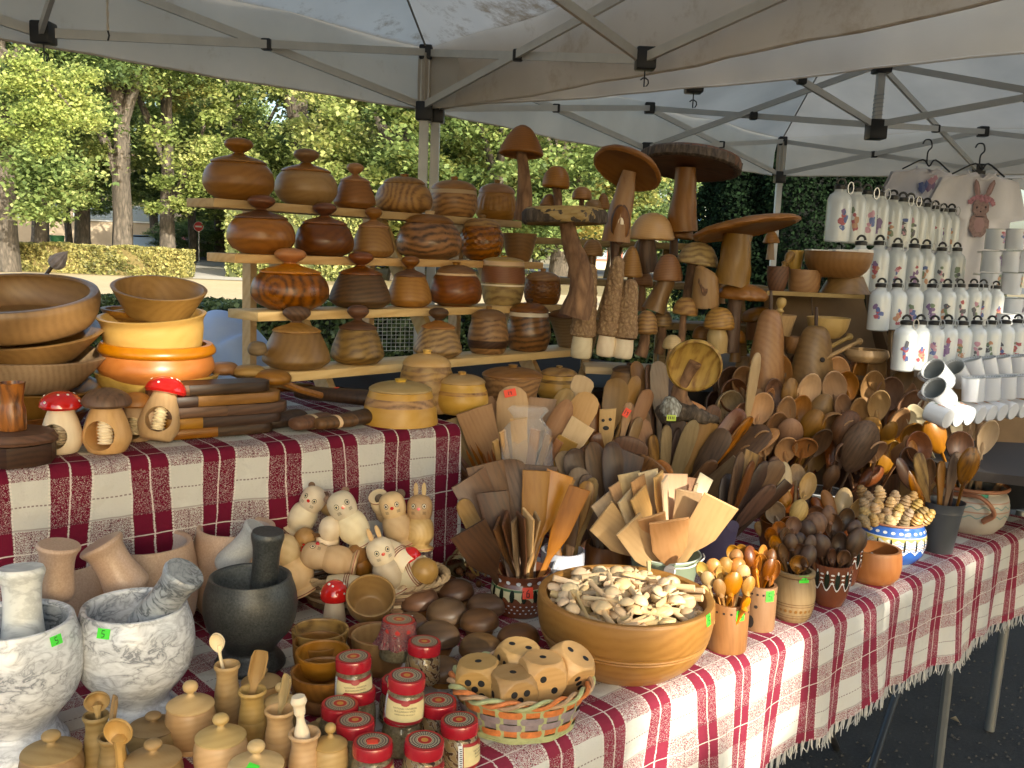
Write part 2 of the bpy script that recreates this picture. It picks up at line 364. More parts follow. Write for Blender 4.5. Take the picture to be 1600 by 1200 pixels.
structure('asphalt', sheet([(-14, -10), (14, -10), (14, 6.6), (-14, 6.6)], .004), groundmat('asphalt', (.012, .012, .012), (.035, .034, .032), 130, .006, (.10, .095, .085)))
structure('sand_path', sheet([(-40, 8.4), (40, 8.4), (40, 33.2), (-40, 33.2)], .004), groundmat('pale_sand', (.38, .29, .16), (.50, .40, .245), 5, .01))
structure('road', sheet([(-60, 62), (60, 62), (60, 84), (-60, 84)], .004), groundmat('road', (.06, .06, .058), (.10, .10, .095), 20, .004))
structure('footpath', sheet([(-11.6, 34), (-9.4, 34), (-15.5, 61), (-20.5, 61)], .004), groundmat('paving', (.33, .31, .28), (.45, .43, .39), 3, .004))
# asphalt grit under the table: real pebbles
pb = []
for _ in range(2600):
    x = rng.uniform(.1, 2.6); y = rng.uniform(1.0, 3.6); s = rng.uniform(.002, .006)
    pb.append(([(x-s, y-s, .005), (x+s, y-s*.6, .005), (x+s*.7, y+s, .005), (x-s, y+s*.8, .005), (x, y, .005+s)], [(0, 1, 4), (1, 2, 4), (2, 3, 4), (3, 0, 4)]))
tag(link('gravel', mk(*join(pb), smooth=False), mat=plain('grit', (.055, .052, .047), .9)), kind='stuff')
lf = [(.0, .0), (.6, .25), (1, 0), (.6, -.25)]
for i, (px, py, s, a) in enumerate([(1352, 1192, .06, .3), (1265, 1150, .045, 1.4), (1500, 1130, .035, 2.2)]):
    P = on_z(px, py, .006); c, q = math.cos(a), math.sin(a)
    o = link('fallen_leaf', mk([(P.x+s*(x*c-y*q), P.y+s*(x*q+y*c), .008+(.012 if k in (1, 3) else 0)) for k, (x, y) in enumerate(lf)], [(0, 3, 2), (0, 2, 1)], smooth=False), mat=plain('dry_leaf', (.35, .28, .17), .8))
    tag(o, ['dry curled leaf on the asphalt at the lower edge, largest of the three', 'dry leaf on the asphalt under the tablecloth fringe, left of the table leg', 'small dry leaf on the asphalt beside the right table legs'][i], 'leaf', 'fallen leaves on the asphalt')

LEAF_A = leafmat('leaves_lime', [(.05, .075, .022), (.17, .23, .06), (.36, .42, .14), (.52, .52, .21)], .48)
LEAF_B = leafmat('leaves_green', [(.035, .06, .02), (.12, .18, .055), (.25, .33, .11), (.43, .46, .18)], .46)
LEAF_C = leafmat('leaves_autumn', [(.05, .075, .02), (.19, .23, .06), (.40, .39, .13), (.55, .42, .13)], .48)
HEDGE_Y = leafmat('hedge_yellow', [(.05, .06, .02), (.16, .16, .05), (.30, .27, .09), (.40, .36, .13)], .2)
HEDGE_G = leafmat('hedge_green', [(.016, .03, .010), (.04, .065, .018), (.09, .12, .035), (.18, .20, .06)], .15)
HEDGE_M = leafmat('hedge_mid', [(.06, .085, .025), (.15, .18, .055), (.30, .31, .11), (.4, .38, .16)], .2)
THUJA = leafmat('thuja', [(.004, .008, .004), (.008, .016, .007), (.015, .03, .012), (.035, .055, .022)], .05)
TRUNK = bark('trunk_bark', (.15, .125, .10), (.045, .038, .03), 7, .03)

def crown_mesh(seed, R, Hh, nclump, nleaf, size, mat, z0=0):
    g = np.random.default_rng(seed)
    P = g.normal(size=(nclump, 3)); P /= np.linalg.norm(P, axis=1)[:, None]; P *= (g.uniform(.25, 1, nclump)**.45)[:, None]
    P = P*np.array([R, R, Hh]); P[:, 2] += z0
    rad = g.uniform(.4, 1.0, nclump)*R*.24
    K = g.normal(size=(nclump, nleaf, 3))*.52
    K *= np.array([1, 1, .42]); K[..., 2] -= .3*(K[..., 0]**2+K[..., 1]**2)
    C = (P[:, None, :] + K*rad[:, None, None]).reshape(-1, 3)
    return quads_mesh(leaf_quads(C, size, .7), mat)
CROWNS = [crown_mesh(1, 4.2, 4.0, 125, 230, .17, LEAF_A), crown_mesh(2, 4.6, 3.6, 125, 230, .17, LEAF_B), crown_mesh(3, 3.6, 3.6, 105, 220, .16, LEAF_C), crown_mesh(4, 5, 4.4, 130, 240, .18, LEAF_A)]
def trunk_vf(seed, h, r, fork=True, lean=(0, 0), ztop=None):
    g = random.Random(seed); P = []; Rr = []
    for i in range(9):
        t = i/8; P.append((lean[0]*t*h+g.uniform(-.04, .04)*r*4, lean[1]*t*h, t*h)); Rr.append(r*(1.35 if i == 0 else 1.05-.5*t))
    L = [tube(P, Rr, 10, wob=lambda i, a: 1+.10*math.sin(3*a+i))]
    if fork:
        for k in range(4):
            t = g.uniform(.35, .75); i = int(t*8); a = g.uniform(0, 2*PI) if k > 1 else (PI if k else 0); ln = h*g.uniform(.5, .8)
            Q = [(P[i][0]+math.cos(a)*ln*.45*s**1.1, P[i][1]+math.sin(a)*ln*.4*s, P[i][2]+ln*s) for s in (0, .25, .5, .75, 1)]
            L.append(tube(Q, [r*.62, r*.5, r*.4, r*.28, r*.14], 7))
    return join(L)
TRUNKS = [mk(*trunk_vf(11, 9, .42)), mk(*trunk_vf(12, 9, .30, lean=(.05, 0))), mk(*trunk_vf(13, 10, .5)), mk(*trunk_vf(14, 8, .22, lean=(-.04, 0)))]
def tree(px, Y, kind, tk, label, h=1.0, tw=1.0, cz=7.6, cs=1.0, rz=0.0, name='broadleaf_tree', gr='trees in the park behind the stall'):
    X = at_y(px, 380, Y).x
    t = thing(name, label, 'tree', (X, Y, 0), gr)
    a = link('trunk', TRUNKS[tk], t, TRUNK); a.scale = (tw, tw, h); a.rotation_euler.z = rz
    c = link('crown', CROWNS[kind], t); c.location = (0, 0, cz*h); c.scale = (cs, cs, cs); c.rotation_euler.z = rz*2.3+px
    return t
tree(192, 38, 1, 0, 'pale forked trunk tree behind the yellow hedge, thickest trunk in the open gap', tw=.95, cz=10.2, cs=.85)
tree(8, 33, 1, 2, 'dark thick tree at the left edge behind the yellow hedge', tw=.75, cz=7.6, cs=.95, rz=1)
tree(62, 44, 3, 1, 'slim dark tree before the beige wall, between the edge tree and the forked tree', cz=8.6, cs=.9)
tree(263, 42, 2, 1, 'single straight trunk tree between the grey car and the red car', tw=1.1, cz=9.6, cs=.8, rz=2)
tree(303, 58, 1, 3, 'thin leaning tree beside the no entry sign', tw=1.2, cz=9, cs=.9)
tree(108, 60, 0, 3, 'thin bare lower trunk in front of the beige wall', cz=8.4, cs=.9, rz=.7)
far = [(-60, 40, 0, 0, 7.5), (-140, 46, 1, 2, 8), (130, 52, 0, 0, 9.4), (345, 62, 3, 0, 8.5), (385, 50, 0, 1, 8.2), (470, 46, 0, 0, 7.2), (560, 52, 2, 3, 6.8), (630, 40, 0, 2, 6.6), (720, 46, 2, 1, 6.6), (800, 54, 0, 0, 6.4), (770, 38, 1, 3, 6.2), (880, 44, 2, 2, 6.8), (960, 56, 1, 0, 6.8), (520, 70, 3, 0, 9), (680, 75, 1, 2, 9), (240, 85, 3, 0, 9), (60, 82, 1, 2, 9.4), (420, 88, 1, 0, 9.6), (840, 80, 3, 1, 8.4), (1040, 74, 0, 3, 5.4), (330, 80, 0, 0, 8.0)]
for i, (px, Y, k, tk, cz) in enumerate(far):
    far_n = sum(1 for q in far if q[2] == k and q[0] < px)
    tree(px, Y, k, tk, f'{["lime green", "deep green", "autumn yellow", "tall pale green"][k]} tree in the leafy mass behind the stall, {["leftmost", "second", "third", "fourth", "fifth", "sixth", "seventh", "eighth", "ninth", "tenth"][far_n]} of its colour', cz=cz*.86, cs=[.95, 1.1, 1.25][i % 3], rz=i*.9)
for px, Y, s, z in [(20, 70, .7, 4.6), (110, 66, .65, 5.0), (150, 74, .7, 4.4), (235, 60, .5, 4.6), (330, 68, .7, 4.2), (420, 60, .8, 3.6), (520, 64, .8, 3.8), (610, 66, .8, 3.6), (720, 60, .8, 3.6), (830, 66, .8, 3.4), (930, 60, .7, 3.0), (315, 62, .5, 1.3), (285, 72, .55, 1.5), (500, 58, .6, 1.6), (600, 60, .7, 1.8), (700, 58, .6, 1.7), (430, 66, .6, 1.7), (780, 60, .6, 1.6), (350, 76, .7, 2.2)]:
    t = thing('bush', f'sunlit {"low" if z < 3 else "tall"} green bush among the far trees, {"left of the pots" if px < 320 else "behind the lidded pots" if px < 700 else "behind the mushrooms"}', 'bush', (at_y(px, 380, Y).x, Y, 0), 'bushes among the far trees')
    c = link('foliage', CROWNS[1 if px % 20 else 3], t); c.location = (0, 0, z); c.scale = (s, s, s*.6)
# hanging branch, nearer, bright lime, top left
P = at_y(75, 175, 17)
t = thing('broadleaf_tree', 'nearest tree at the left edge, with a bright lime branch hanging into view', 'tree', (P.x-6.2, 17, 0))
a = link('trunk', TRUNKS[0], t, TRUNK); a.scale = (.8, .8, .9)
def branch_cloud(lst, n, size, mat, seed=5):
    g = np.random.default_rng(seed); L = []
    for (px, py, Y, r) in lst:
        c = np.array(at_y(px, py, Y)); k = g.normal(size=(n, 3))*.55*np.array([1, .7, .55])*r
        L.append(c+k)
    return leaf_quads(np.concatenate(L), size, .6)
lst = [(40, 100, 17, .35), (70, 120, 17, .45), (95, 150, 17.2, .4), (60, 170, 17, .42), (100, 185, 17, .38), (50, 190, 17.3, .3), (75, 225, 17, .28), (125, 160, 17.5, .35), (20, 130, 16.8, .3), (140, 190, 17.5, .3), (45, 182, 17, .3), (68, 232, 17, .22), (130, 118, 17.5, .3), (15, 205, 17, .2)]
Q = branch_cloud(lst, 700, .062, LEAF_A); Q = Q - np.array([P.x-6.2, 17, 0])
link('crown', quads_mesh(Q, leafmat('leaves_bright', [(.12, .17, .04), (.26, .34, .09), (.40, .46, .14), (.54, .54, .18)], .45)), t)
tw_ = tube([(0, 0, 5), (3.0, 0, 5.4), (5.0, 0, 4.8), (6.1, 0, 4.2), (6.6, .1, 3.6)], [.12, .09, .06, .035, .015], 6)
link('branch', mk(*tw_), t, TRUNK)

# unseen trees added to block the sun; crowns cut open towards chosen lit spots
def sun_blocker(x, y, z, R, n, seed, label, holes, tk=0):
    g = np.random.default_rng(seed); k = 260
    P = g.normal(size=(k, 3)); P /= np.linalg.norm(P, axis=1)[:, None]; P *= (g.uniform(0, 1, k)**.4)[:, None]*R
    C = (P[:, None, :] + g.normal(size=(k, n//k, 3))*R*.10).reshape(-1, 3)+np.array([x, y, z])
    S = np.array(SUNDIR); keep = np.ones(len(C), bool)
    for q, r in holes:
        d = C-np.array(q); d -= (d@S)[:, None]*S; ang = np.arctan2(d[:, 2], d[:, 0]); keep &= np.linalg.norm(d, axis=1) > r*(1+.25*np.sin(3*ang+q[0]*9))+.06  # drop leaves along the sun ray to each chosen spot
    C = C[keep]-np.array([x, y, 0])
    t = thing('broadleaf_tree', label, 'tree', (x, y, 0)); link('trunk', TRUNKS[tk], t, TRUNK).scale = (.7, .7, max(.3, (z-R*.3)/9))  # tree shape added out of view only to shade the stall
    link('crown', quads_mesh(leaf_quads(C, .19, .6), LEAF_B), t)
SUN_GAPS = [(at_y(262, 548, 1.97), .10), (at_y(215, 520, 1.95), .05), (at_y(110, 545, 1.85), .045), (at_y(428, 440, 2.24), .045), (at_y(1060, 850, 1.9), .075), (at_y(1110, 800, 1.9), .07), (at_y(1010, 930, 1.6), .085), (at_y(1075, 950, 1.6), .07),
 (at_y(1135, 960, 1.68), .085), (at_y(1120, 895, 1.7), .06), (at_y(1150, 1090, 1.62), .14), (at_y(1180, 1020, 1.66), .06), (at_y(1230, 1060, 1.72), .09), (at_y(1060, 1130, 1.5), .10), (at_y(1215, 1130, 1.7), .05), (at_y(1200, 930, 1.75), .03), (at_y(870, 1010, 1.36), .02),
 (at_y(1330, 585, 2.75), .05), (at_y(1360, 660, 2.7), .05), (at_y(1392, 700, 2.6), .045), (at_y(1450, 650, 2.5), .05), (at_y(1540, 690, 2.45), .05), (at_y(1330, 790, 2.4), .03), (at_y(1425, 850, 2.2), .045), (at_y(1372, 890, 2.1), .03), (at_y(1340, 1000, 2.0), .03), (at_y(1490, 870, 2.35), .03),
 (at_y(1575, 490, 3.2), .05), (at_y(1500, 60, 3.2), .10), (at_y(1590, 30, 3.0), .08)]  # spots picked to be sunlit, each with its gap radius
sun_blocker(5.4, -5.3, 5.0, 3.4, 26000, 21, 'added sun blocking tree, unseen behind the camera, shading the stall', SUN_GAPS)
sun_blocker(8.6, -3.6, 4.8, 3.0, 18000, 22, 'second added sun blocking tree, unseen behind the camera to the right', SUN_GAPS, 1)
#sun_blocker(2.2, -7.2, 5.2, 3.2, 20000, 23, 'third added sun blocking tree, unseen behind the camera to the left', SUN_GAPS, 2)

HANG = [(45, 250, .7), (50, 285, .7), (45, 330, .5), (70, 262, .9), (95, 300, .8), (120, 270, .8), (135, 315, .4), (85, 335, .5), (148, 235, .6), (250, 210, .7), (255, 285, .4), (240, 325, .3), (290, 250, 1.0), (310, 290, .8), (285, 320, .5), (325, 255, .8), (322, 225, .5), (340, 235, .7)]
for k, (a_, b_, Y, px0, m_, lb) in enumerate([(0, 6, 31, 8, LEAF_B, 0), (6, 12, 36, 192, LEAF_A, 0), (12, 18, 40, 263, LEAF_A, 0)]):
    tr = [o for o in bpy.data.objects if o.get('category') == 'tree' and abs(o.location.x-at_y(px0, 380, [33, 38, 42][k]).x) < .05 and abs(o.location.y-[33, 38, 42][k]) < .1][0]
    Q = branch_cloud([(x, y, Y+(x % 5)*.5, r*1.1) for x, y, r in HANG[a_:b_]], 480, .15, m_, 31+k)
    link('low_branches', quads_mesh(Q-np.array(tr.location), m_), tr)
def hedge(name, x0, x1, y0, y1, h, n, size, mat, label, core, wav=.05, kind='hedge', grp=None):
    t = thing(name, label, kind, ((x0+x1)/2, (y0+y1)/2, 0), grp); cx, cy = (x0+x1)/2, (y0+y1)/2; W, D = (x1-x0)/2, (y1-y0)/2
    A = [W*2*h, W*2*D*2, D*2*h, D*2*h]; A = [a/sum(A) for a in A]; g = rng
    u = g.uniform(-1, 1, n); v = g.uniform(-1, 1, n); k = g.choice(4, n, p=A); e = np.abs(g.normal(0, wav*.6, n))
    X = np.where(k <= 1, u*W, np.where(k == 2, -W+e*.6, W-e*.6)); Y_ = np.where(k == 0, -D+e*.6, np.where(k == 1, v*D, u*D)); Z = np.where(k == 1, h-e*.6, (v*.5+.5)*h)
    bump = .5*wav*(np.sin(X*5+Z*7)+np.sin(X*2.3+1))
    Y_ = Y_ + np.where(k == 0, bump, 0); Z = Z + np.where(k == 1, bump*.7, 0)
    C = np.stack([X, Y_, Z], 1)
    link('foliage', quads_mesh(leaf_quads(C, size, .1), mat), t)
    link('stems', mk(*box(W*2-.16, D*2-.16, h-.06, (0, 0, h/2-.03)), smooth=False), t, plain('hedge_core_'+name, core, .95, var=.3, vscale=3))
    return t
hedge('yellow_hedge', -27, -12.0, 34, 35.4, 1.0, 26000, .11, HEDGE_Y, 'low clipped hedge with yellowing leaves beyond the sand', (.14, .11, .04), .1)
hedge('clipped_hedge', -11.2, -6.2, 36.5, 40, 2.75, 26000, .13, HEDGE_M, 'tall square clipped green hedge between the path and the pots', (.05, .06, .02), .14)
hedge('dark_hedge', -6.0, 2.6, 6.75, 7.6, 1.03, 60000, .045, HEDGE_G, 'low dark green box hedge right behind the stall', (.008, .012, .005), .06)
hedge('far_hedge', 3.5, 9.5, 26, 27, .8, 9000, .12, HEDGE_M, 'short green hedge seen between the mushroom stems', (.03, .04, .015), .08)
# thuja screen on the right: one mass of dark evergreen
def thuja(x, y, h, r, label):
    t = thing('thuja', label, 'evergreen', (x, y, 0), 'dark evergreens behind the right canopy')
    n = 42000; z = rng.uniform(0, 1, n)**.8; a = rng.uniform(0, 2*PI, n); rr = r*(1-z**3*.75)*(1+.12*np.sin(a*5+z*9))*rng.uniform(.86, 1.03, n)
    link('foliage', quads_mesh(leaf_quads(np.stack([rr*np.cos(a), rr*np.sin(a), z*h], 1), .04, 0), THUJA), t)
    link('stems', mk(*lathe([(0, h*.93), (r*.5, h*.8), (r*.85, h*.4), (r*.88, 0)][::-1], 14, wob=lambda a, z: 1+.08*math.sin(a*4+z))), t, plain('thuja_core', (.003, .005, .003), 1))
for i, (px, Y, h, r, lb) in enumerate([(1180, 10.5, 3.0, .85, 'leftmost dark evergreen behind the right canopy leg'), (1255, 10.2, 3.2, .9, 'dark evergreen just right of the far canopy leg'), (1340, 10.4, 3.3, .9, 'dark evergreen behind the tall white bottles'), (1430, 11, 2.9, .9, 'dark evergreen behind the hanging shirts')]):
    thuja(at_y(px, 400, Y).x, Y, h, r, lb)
tt = thing('conifer', 'wispy conifer branch hanging before the blue building', 'tree', (at_y(1150, 400, 16).x, 16, 0))
link('trunk', TRUNKS[3], tt, TRUNK).scale = (.35, .35, .42)
Q = branch_cloud([(1105, 305, 16, .5), (1075, 330, 16.3, .5), (1120, 350, 16, .45), (1080, 380, 16, .4), (1140, 300, 16, .4)], 420, .07, LEAF_B, 9) - np.array([at_y(1150, 400, 16).x, 16, 0])
link('crown', quads_mesh(Q, LEAF_B), tt)

# buildings far behind
WALLM = plain('beige_wall', (.42, .33, .23), .9, var=.15, vscale=.4)
def facade(name, px0, px1, Y, h, mat, label, winrows, wm, depth=9):
    x0 = at_y(px0, 390, Y).x; x1 = at_y(px1, 390, Y).x; W = x1-x0
    t = thing(name, label, 'building', (x0, Y, 0))
    link('wall', mk(*box(W, depth, h, (W/2, depth/2, h/2)), smooth=False), t, mat)
    link('roof', mk(*box(W+.6, depth+.6, .35, (W/2, depth/2, h+.18)), smooth=False), t, plain('roof_grey', (.18, .12, .09), .8))
    for z0, z1, n_, gap in winrows:
        for i in range(n_):
            ww = W/n_*(1-gap); cx = W*(i+.5)/n_
            f = link('window', mk(*box(ww, .12, z1-z0, (0, 0, 0)), smooth=False), t, wm, (cx, -.07, (z0+z1)/2))
            link('pane', mk(*box(ww-.3, .05, z1-z0-.3), smooth=False), f, plain('pane', (.25, .30, .34), .15), (0, -.085, 0))
    return t
facade('school_building', -260, 262, 96, 9, WALLM, 'beige building with a white window band behind the park trees', [(2.6, 4.3, 7, .10), (6, 7.6, 9, .3)], plain('white_frame', (.72, .72, .70), .6))
facade('blue_building', 1085, 1190, 60, 9, plain('blue_wall', (.10, .26, .55), .7, var=.2, vscale=.5), 'blue and white building glimpsed between the mushrooms and the evergreens', [(.6, 2.2, 3, .4), (4, 6, 3, .3)], plain('white_frame', (.72, .72, .70), .6))
facade('pale_building', 920, 1084, 90, 4.4, plain('pale_wall', (.62, .56, .44), .8, var=.1, vscale=.3), 'pale low building seen between the mushroom stems', [(.8, 2.4, 4, .5)], plain('red_frame', (.45, .15, .10), .6))

# cars
def car(px, Y, L, col, label, rz):
    X = at_y(px, 390, Y).x
    t = thing('parked_car', label, 'car', (X, Y, 0)); t.rotation_euler.z = rz
    pr = [(-2.1, .35), (-2.12, .75), (-1.95, .95), (-1.55, 1.0), (-.95, 1.42), (.55, 1.45), (1.2, 1.02), (1.95, .88), (2.12, .7), (2.12, .35)]
    def ext(p, w0, ws):
        V = []; n = len(p)
        for s in (-1, 1):
            for (x, z) in p: V.append((x, s*(w0 if z < 1.05 else ws), z))
        return V, [tuple(range(n))[::-1], tuple(range(n, 2*n))] + [(i, (i+1) % n, (i+1) % n+n, i+n) for i in range(n)]
    link('body', mk(*ext(pr, .84, .66), ang=30), t, plain('carpaint_'+label[:4], col, .25, coat=.6))
    for s in (-1, 1):
        link('window', mk([(-1.3, s*.80, 1.03), (-.9, s*.69, 1.38), (.45, s*.69, 1.40), (1.0, s*.80, 1.05)], [(0, 1, 2, 3)], smooth=False), t, plain('car_glass', (.02, .025, .03), .08))
        for x in (-1.3, 1.3):
            wh = link('wheel', mk(*xf(lathe([(0, -.1), (.32, -.1), (.32, .1), (0, .1)], 18), Matrix.Rotation(PI/2, 4, 'X'))), t, plain('tyre', (.015, .015, .015), .8), (x, s*.78, .32))
            link('rim', mk(*xf(lathe([(0, -.11), (.2, -.11), (.2, .11), (0, .11)], 12), Matrix.Rotation(PI/2, 4, 'X'))), wh, STEEL)
        link('headlight', mk(*box(.06, .3, .14, (2.1, s*.6, .72)), smooth=False), t, plain('lamp_glass', (.7, .7, .7), .1))
    link('windscreen', mk([(.58, -.6, 1.43), (.58, .6, 1.43), (1.18, .74, 1.05), (1.18, -.74, 1.05)], [(0, 3, 2, 1)], smooth=False), t, plain('car_glass', (.02, .025, .03), .08))
car(228, 72, 4.2, (.16, .24, .34), 'blue grey car parked right of the forked tree', .05)
car(305, 66, 4.2, (.16, .012, .015), 'dark red car parked behind the slim trunk near the road sign', PI-.1)
car(345, 70, 4.2, (.05, .05, .055), 'dark car beyond the road sign, half behind the clipped hedge', .1)
t = thing('no_entry_sign', 'round red no entry sign with a white bar on its post', 'road sign', tuple(at_y(311, 400, 56).xy)+(0,))
zc = at_y(311, 354, 56).z
link('post', mk(*tube([(0, 0, 0), (0, 0, zc)], .03, 8)), t, STEEL)
RX = Matrix.Rotation(PI/2, 4, 'X')
link('disc', mk(*xf(lathe([(0, -.01), (.27, -.01), (.27, .01), (0, .01)], 24), RX)), t, plain('sign_red', (.6, .03, .03), .4), (0, -.05, zc))
link('bar', mk(*box(.38, .01, .09), smooth=False), t, WHITEPAINT, (0, -.066, zc))
link('rim', mk(*xf(lathe([(.27, -.012), (.29, -.012), (.29, .012), (.27, .012), (.27, -.012)], 24), RX)), t, WHITEPAINT, (0, -.05, zc))
t = thing('litter_bin', 'small green litter bin behind the yellow hedge', 'bin', tuple(at_y(90, 400, 50).xy)+(0,))
link('body', mk(*lathe([(0, .5), (.3, .5), (.36, 1.25), (.33, 1.25), (.3, .55), (0, .55)], 18)), t, plain('bin_green', (.03, .16, .06), .5))
link('post', mk(*tube([(-.45, 0, 0), (-.45, 0, 2.0)], .05, 8)), t, plain('dark_iron', (.03, .03, .03), .6))

# ================================================================== CANOPIES
CAN1 = fabric_mat('canopy_grey', (.74, .68, .58), (.26, .17, .08), .75, .575, trans=.42)
CAN2 = fabric_mat('canopy_white', (.75, .68, .57), (.5, .46, .36), .4, .70, trans=.34)
CAN3 = fabric_mat('canopy_valance', (.70, .61, .49), (.42, .30, .17), .5, .62, trans=.34)
FRAME = plain('canopy_frame', (.60, .57, .50), .45, .15, .08)
FRAME2 = plain('canopy_frame_white', (.56, .55, .52), .45, .15, .06)
ZE, ZL = 2.235, 2.035                      # eaves and lower hub heights
def canopy(name, label, C0, e1, L1, e2, L2, roofm, valm, fr, legs, peak=.62, drop=.0):
    t = thing(name, label, 'canopy', tuple(C0)); e1 = e1.copy(); e2 = e2.copy()
    co = [Vector((0, 0, 0)), e1*L1, e1*L1+e2*L2, e2*L2]; ctr = (co[0]+co[2])/2
    ZP = ZE+peak; n = 14
    # roof: four panels sagging between ridge lines
    for i in range(4):
        a = co[i]; b = co[(i+1) % 4]; V = []; Fc = []
        for r in range(n+1):
            s = r/n
            for c in range(n+1):
                u = c/n; p = a.lerp(b, u).lerp(ctr, s); z = ZE+.02+(ZP-ZE)*s - .05*math.sin(PI*u)*math.sin(PI*min(1, s*1.0))*(1-s) - .012*math.sin(PI*u)*math.sin(u*23+i)*(1-s)
                V.append((p.x, p.y, z))
        for r in range(n):
            for c in range(n): k = r*(n+1)+c; Fc.append((k, k+1, k+n+2, k+n+1))
        link('roof_panel', mk(V, Fc), t, roofm)
    for p in co: link('seam', mk(*tube([tuple(p.lerp(ctr, .01)+Vector((0, 0, ZE+.014))), tuple(ctr+Vector((0, 0, ZP-.008)))], .004, 5)), t, plain('seam_dark', (.22, .19, .15), .8))
    # valance on each side
    for i in range(4):
        a = co[i]; b = co[(i+1) % 4]; d = (b-a).normalized(); out = Vector((d.y, -d.x, 0))
        if (a+out-ctr).length < (a-ctr).length: out = -out
        L = (b-a).length; m_ = 40; V = []; Fc = []
        for c in range(m_+1):
            u = c/m_
            for r in range(6):
                s = r/5; wv = .012*math.sin(u*L*9+i)*s + .006*math.sin(u*L*23)*s
                p = a.lerp(b, u)+out*(.035*min(1, s*4)+wv); V.append((p.x, p.y, ZE+.03-s*(.235+drop+.02*math.sin(PI*u))))
        for c in range(m_):
            for r in range(5): k = c*6+r; Fc.append((k, k+1, k+7, k+6))
        link('valance', mk(V, Fc), t, valm)
        hem = tube([tuple(a.lerp(b, c/20)+out*(.036+.012*math.sin(c/20*L*9+i)+.006*math.sin(c/20*L*23))+Vector((0, 0, ZE+.03-(.235+drop+.02*math.sin(PI*c/20))))) for c in range(21)], .0035, 6)
        link('hem', mk(*hem), t, valm)
    def conn(p, s=.05): return link('connector', mk(*box(s, s, s*1.1, bev=.006), smooth=True), t, BLACKPLASTIC, tuple(p))
    def B(a, b, name='truss_bar', w=.012, h=.026): link(name, mk(*bar(a, b, w, h), smooth=False), t, fr)
    zv = lambda p, z: Vector((p.x, p.y, z))
    inn = lambda p: p+(ctr-p).normalized()*.03
    mids = []
    for i in range(4):
        a = inn(co[i]); b = inn(co[(i+1) % 4]); mid = (a+b)/2; off = Vector((-(b-a).y, (b-a).x, 0)).normalized()*.009
        mids.append(mid)
        for (p, q) in ((a, mid), (mid, b)):
            B(zv(p, ZE)+off, zv(q, ZL)+off); B(zv(p, ZL)-off, zv(q, ZE)-off); conn(zv((p+q)/2, (ZE+ZL)/2), .034)
        conn(zv(mid, ZE), .05); conn(zv(mid, ZL), .055)
        hk = tube([zv(mid, ZL-.005)]+[tuple(zv(mid, ZL-.05)+Vector((.012*math.sin(k*.7), 0, -.012*math.cos(k*.7)-.012))) for k in range(7)], .002, 5)
        link('hook', mk(*hk), t, plain('dark_iron', (.03, .03, .03), .6))
    cz = ZE+.105
    for mp in mids:
        q = ctr.copy(); h = (mp+q)/2; off = Vector((-(q-mp).y, (q-mp).x, 0)).normalized()*.009
        B(zv(mp, ZE)+off, zv(q, cz-.25)+off); B(zv(mp, ZL)-off, zv(q, cz)-off); conn(zv(h, (ZE+cz-.25)/2), .034)
    B(zv(ctr, cz-.25), zv(ctr, ZP), 'centre_pole', .03, .03); conn(zv(ctr, cz), .07); conn(zv(ctr, cz-.27), .075)
    sp_ = tube([tuple(zv(ctr, cz-.24)+Vector((.021*math.cos(k*.6), .021*math.sin(k*.6), k*.0016))) for k in range(75)], .0022, 5)
    link('spring', mk(*sp_), t, STEEL)
    for i in legs:
        p = inn(co[i])
        lg = link('leg', mk(*box(.034, .034, ZE-.9, (0, 0, .9+(ZE-.9)/2)), smooth=False), t, fr, tuple(p))
        link('lower_leg', mk(*box(.027, .027, .93, (0, 0, .465)), smooth=False), lg, fr)
        link('foot', mk(*box(.08, .08, .006, (0, 0, .006)), smooth=False), lg, STEEL)
        conn(zv(p, ZE), .05); conn(zv(p, ZL-.02), .065)
        tb = lathe([(.03, 0), (.028, .02), (.03, .1), (.029, .2)], 4)
        link('wrap', mk(*tb, smooth=False), t, valm, tuple(zv(p, ZL-.005)))
    return t, co, ctr
C0 = Vector((-.38, 3.8, 0))
canopy('canopy_tent', 'stained beige grey canopy right over the wooden goods', C0, -D1, 2.9, Vector((.56, -.83, 0)).normalized(), 2.6, CAN1, CAN3, FRAME, [0, 1, 3])
canopy('canopy_tent', 'clean white canopy over the bottle stall, with its spring pole in view', C0+D1*.012, D1, 3.0, D2, 2.36, CAN2, CAN2, FRAME2, [0, 1, 3])
canopy('canopy_tent', 'third white canopy far right behind the hanging shirts', C0+D1*3.5+D2*1.15, D1, 3.0, D2, 3.0, CAN2, CAN2, FRAME2, [0, 3], drop=.0)
# knotted ribbons hanging from the beige canopy
for px, py, Y, lb in [(168, 22, 1.95, 'tied white ribbon with a dark end hanging near the left truss joint'), (993, 5, 2.9, 'short white ribbon with a dark tip hanging inside the beige canopy')]:
    p = at_y(px, py, Y); k = mpp(p)
    V, Fc = tube([(0, 0, -i*5*k+30*k) for i in range(12)], [k*(2+3.5*abs(math.sin(i*.8))) for i in range(12)], 6, flat=.25)
    t = thing('ribbon', lb, 'ribbon', tuple(p)); link('band', mk(V, Fc), t, CAN2)
    link('tip', mk(*tube([(0, 0, -25*k), (k*2, 0, -32*k), (0, 0, -40*k)], k*1.6, 6)), t, BLACKPLASTIC)
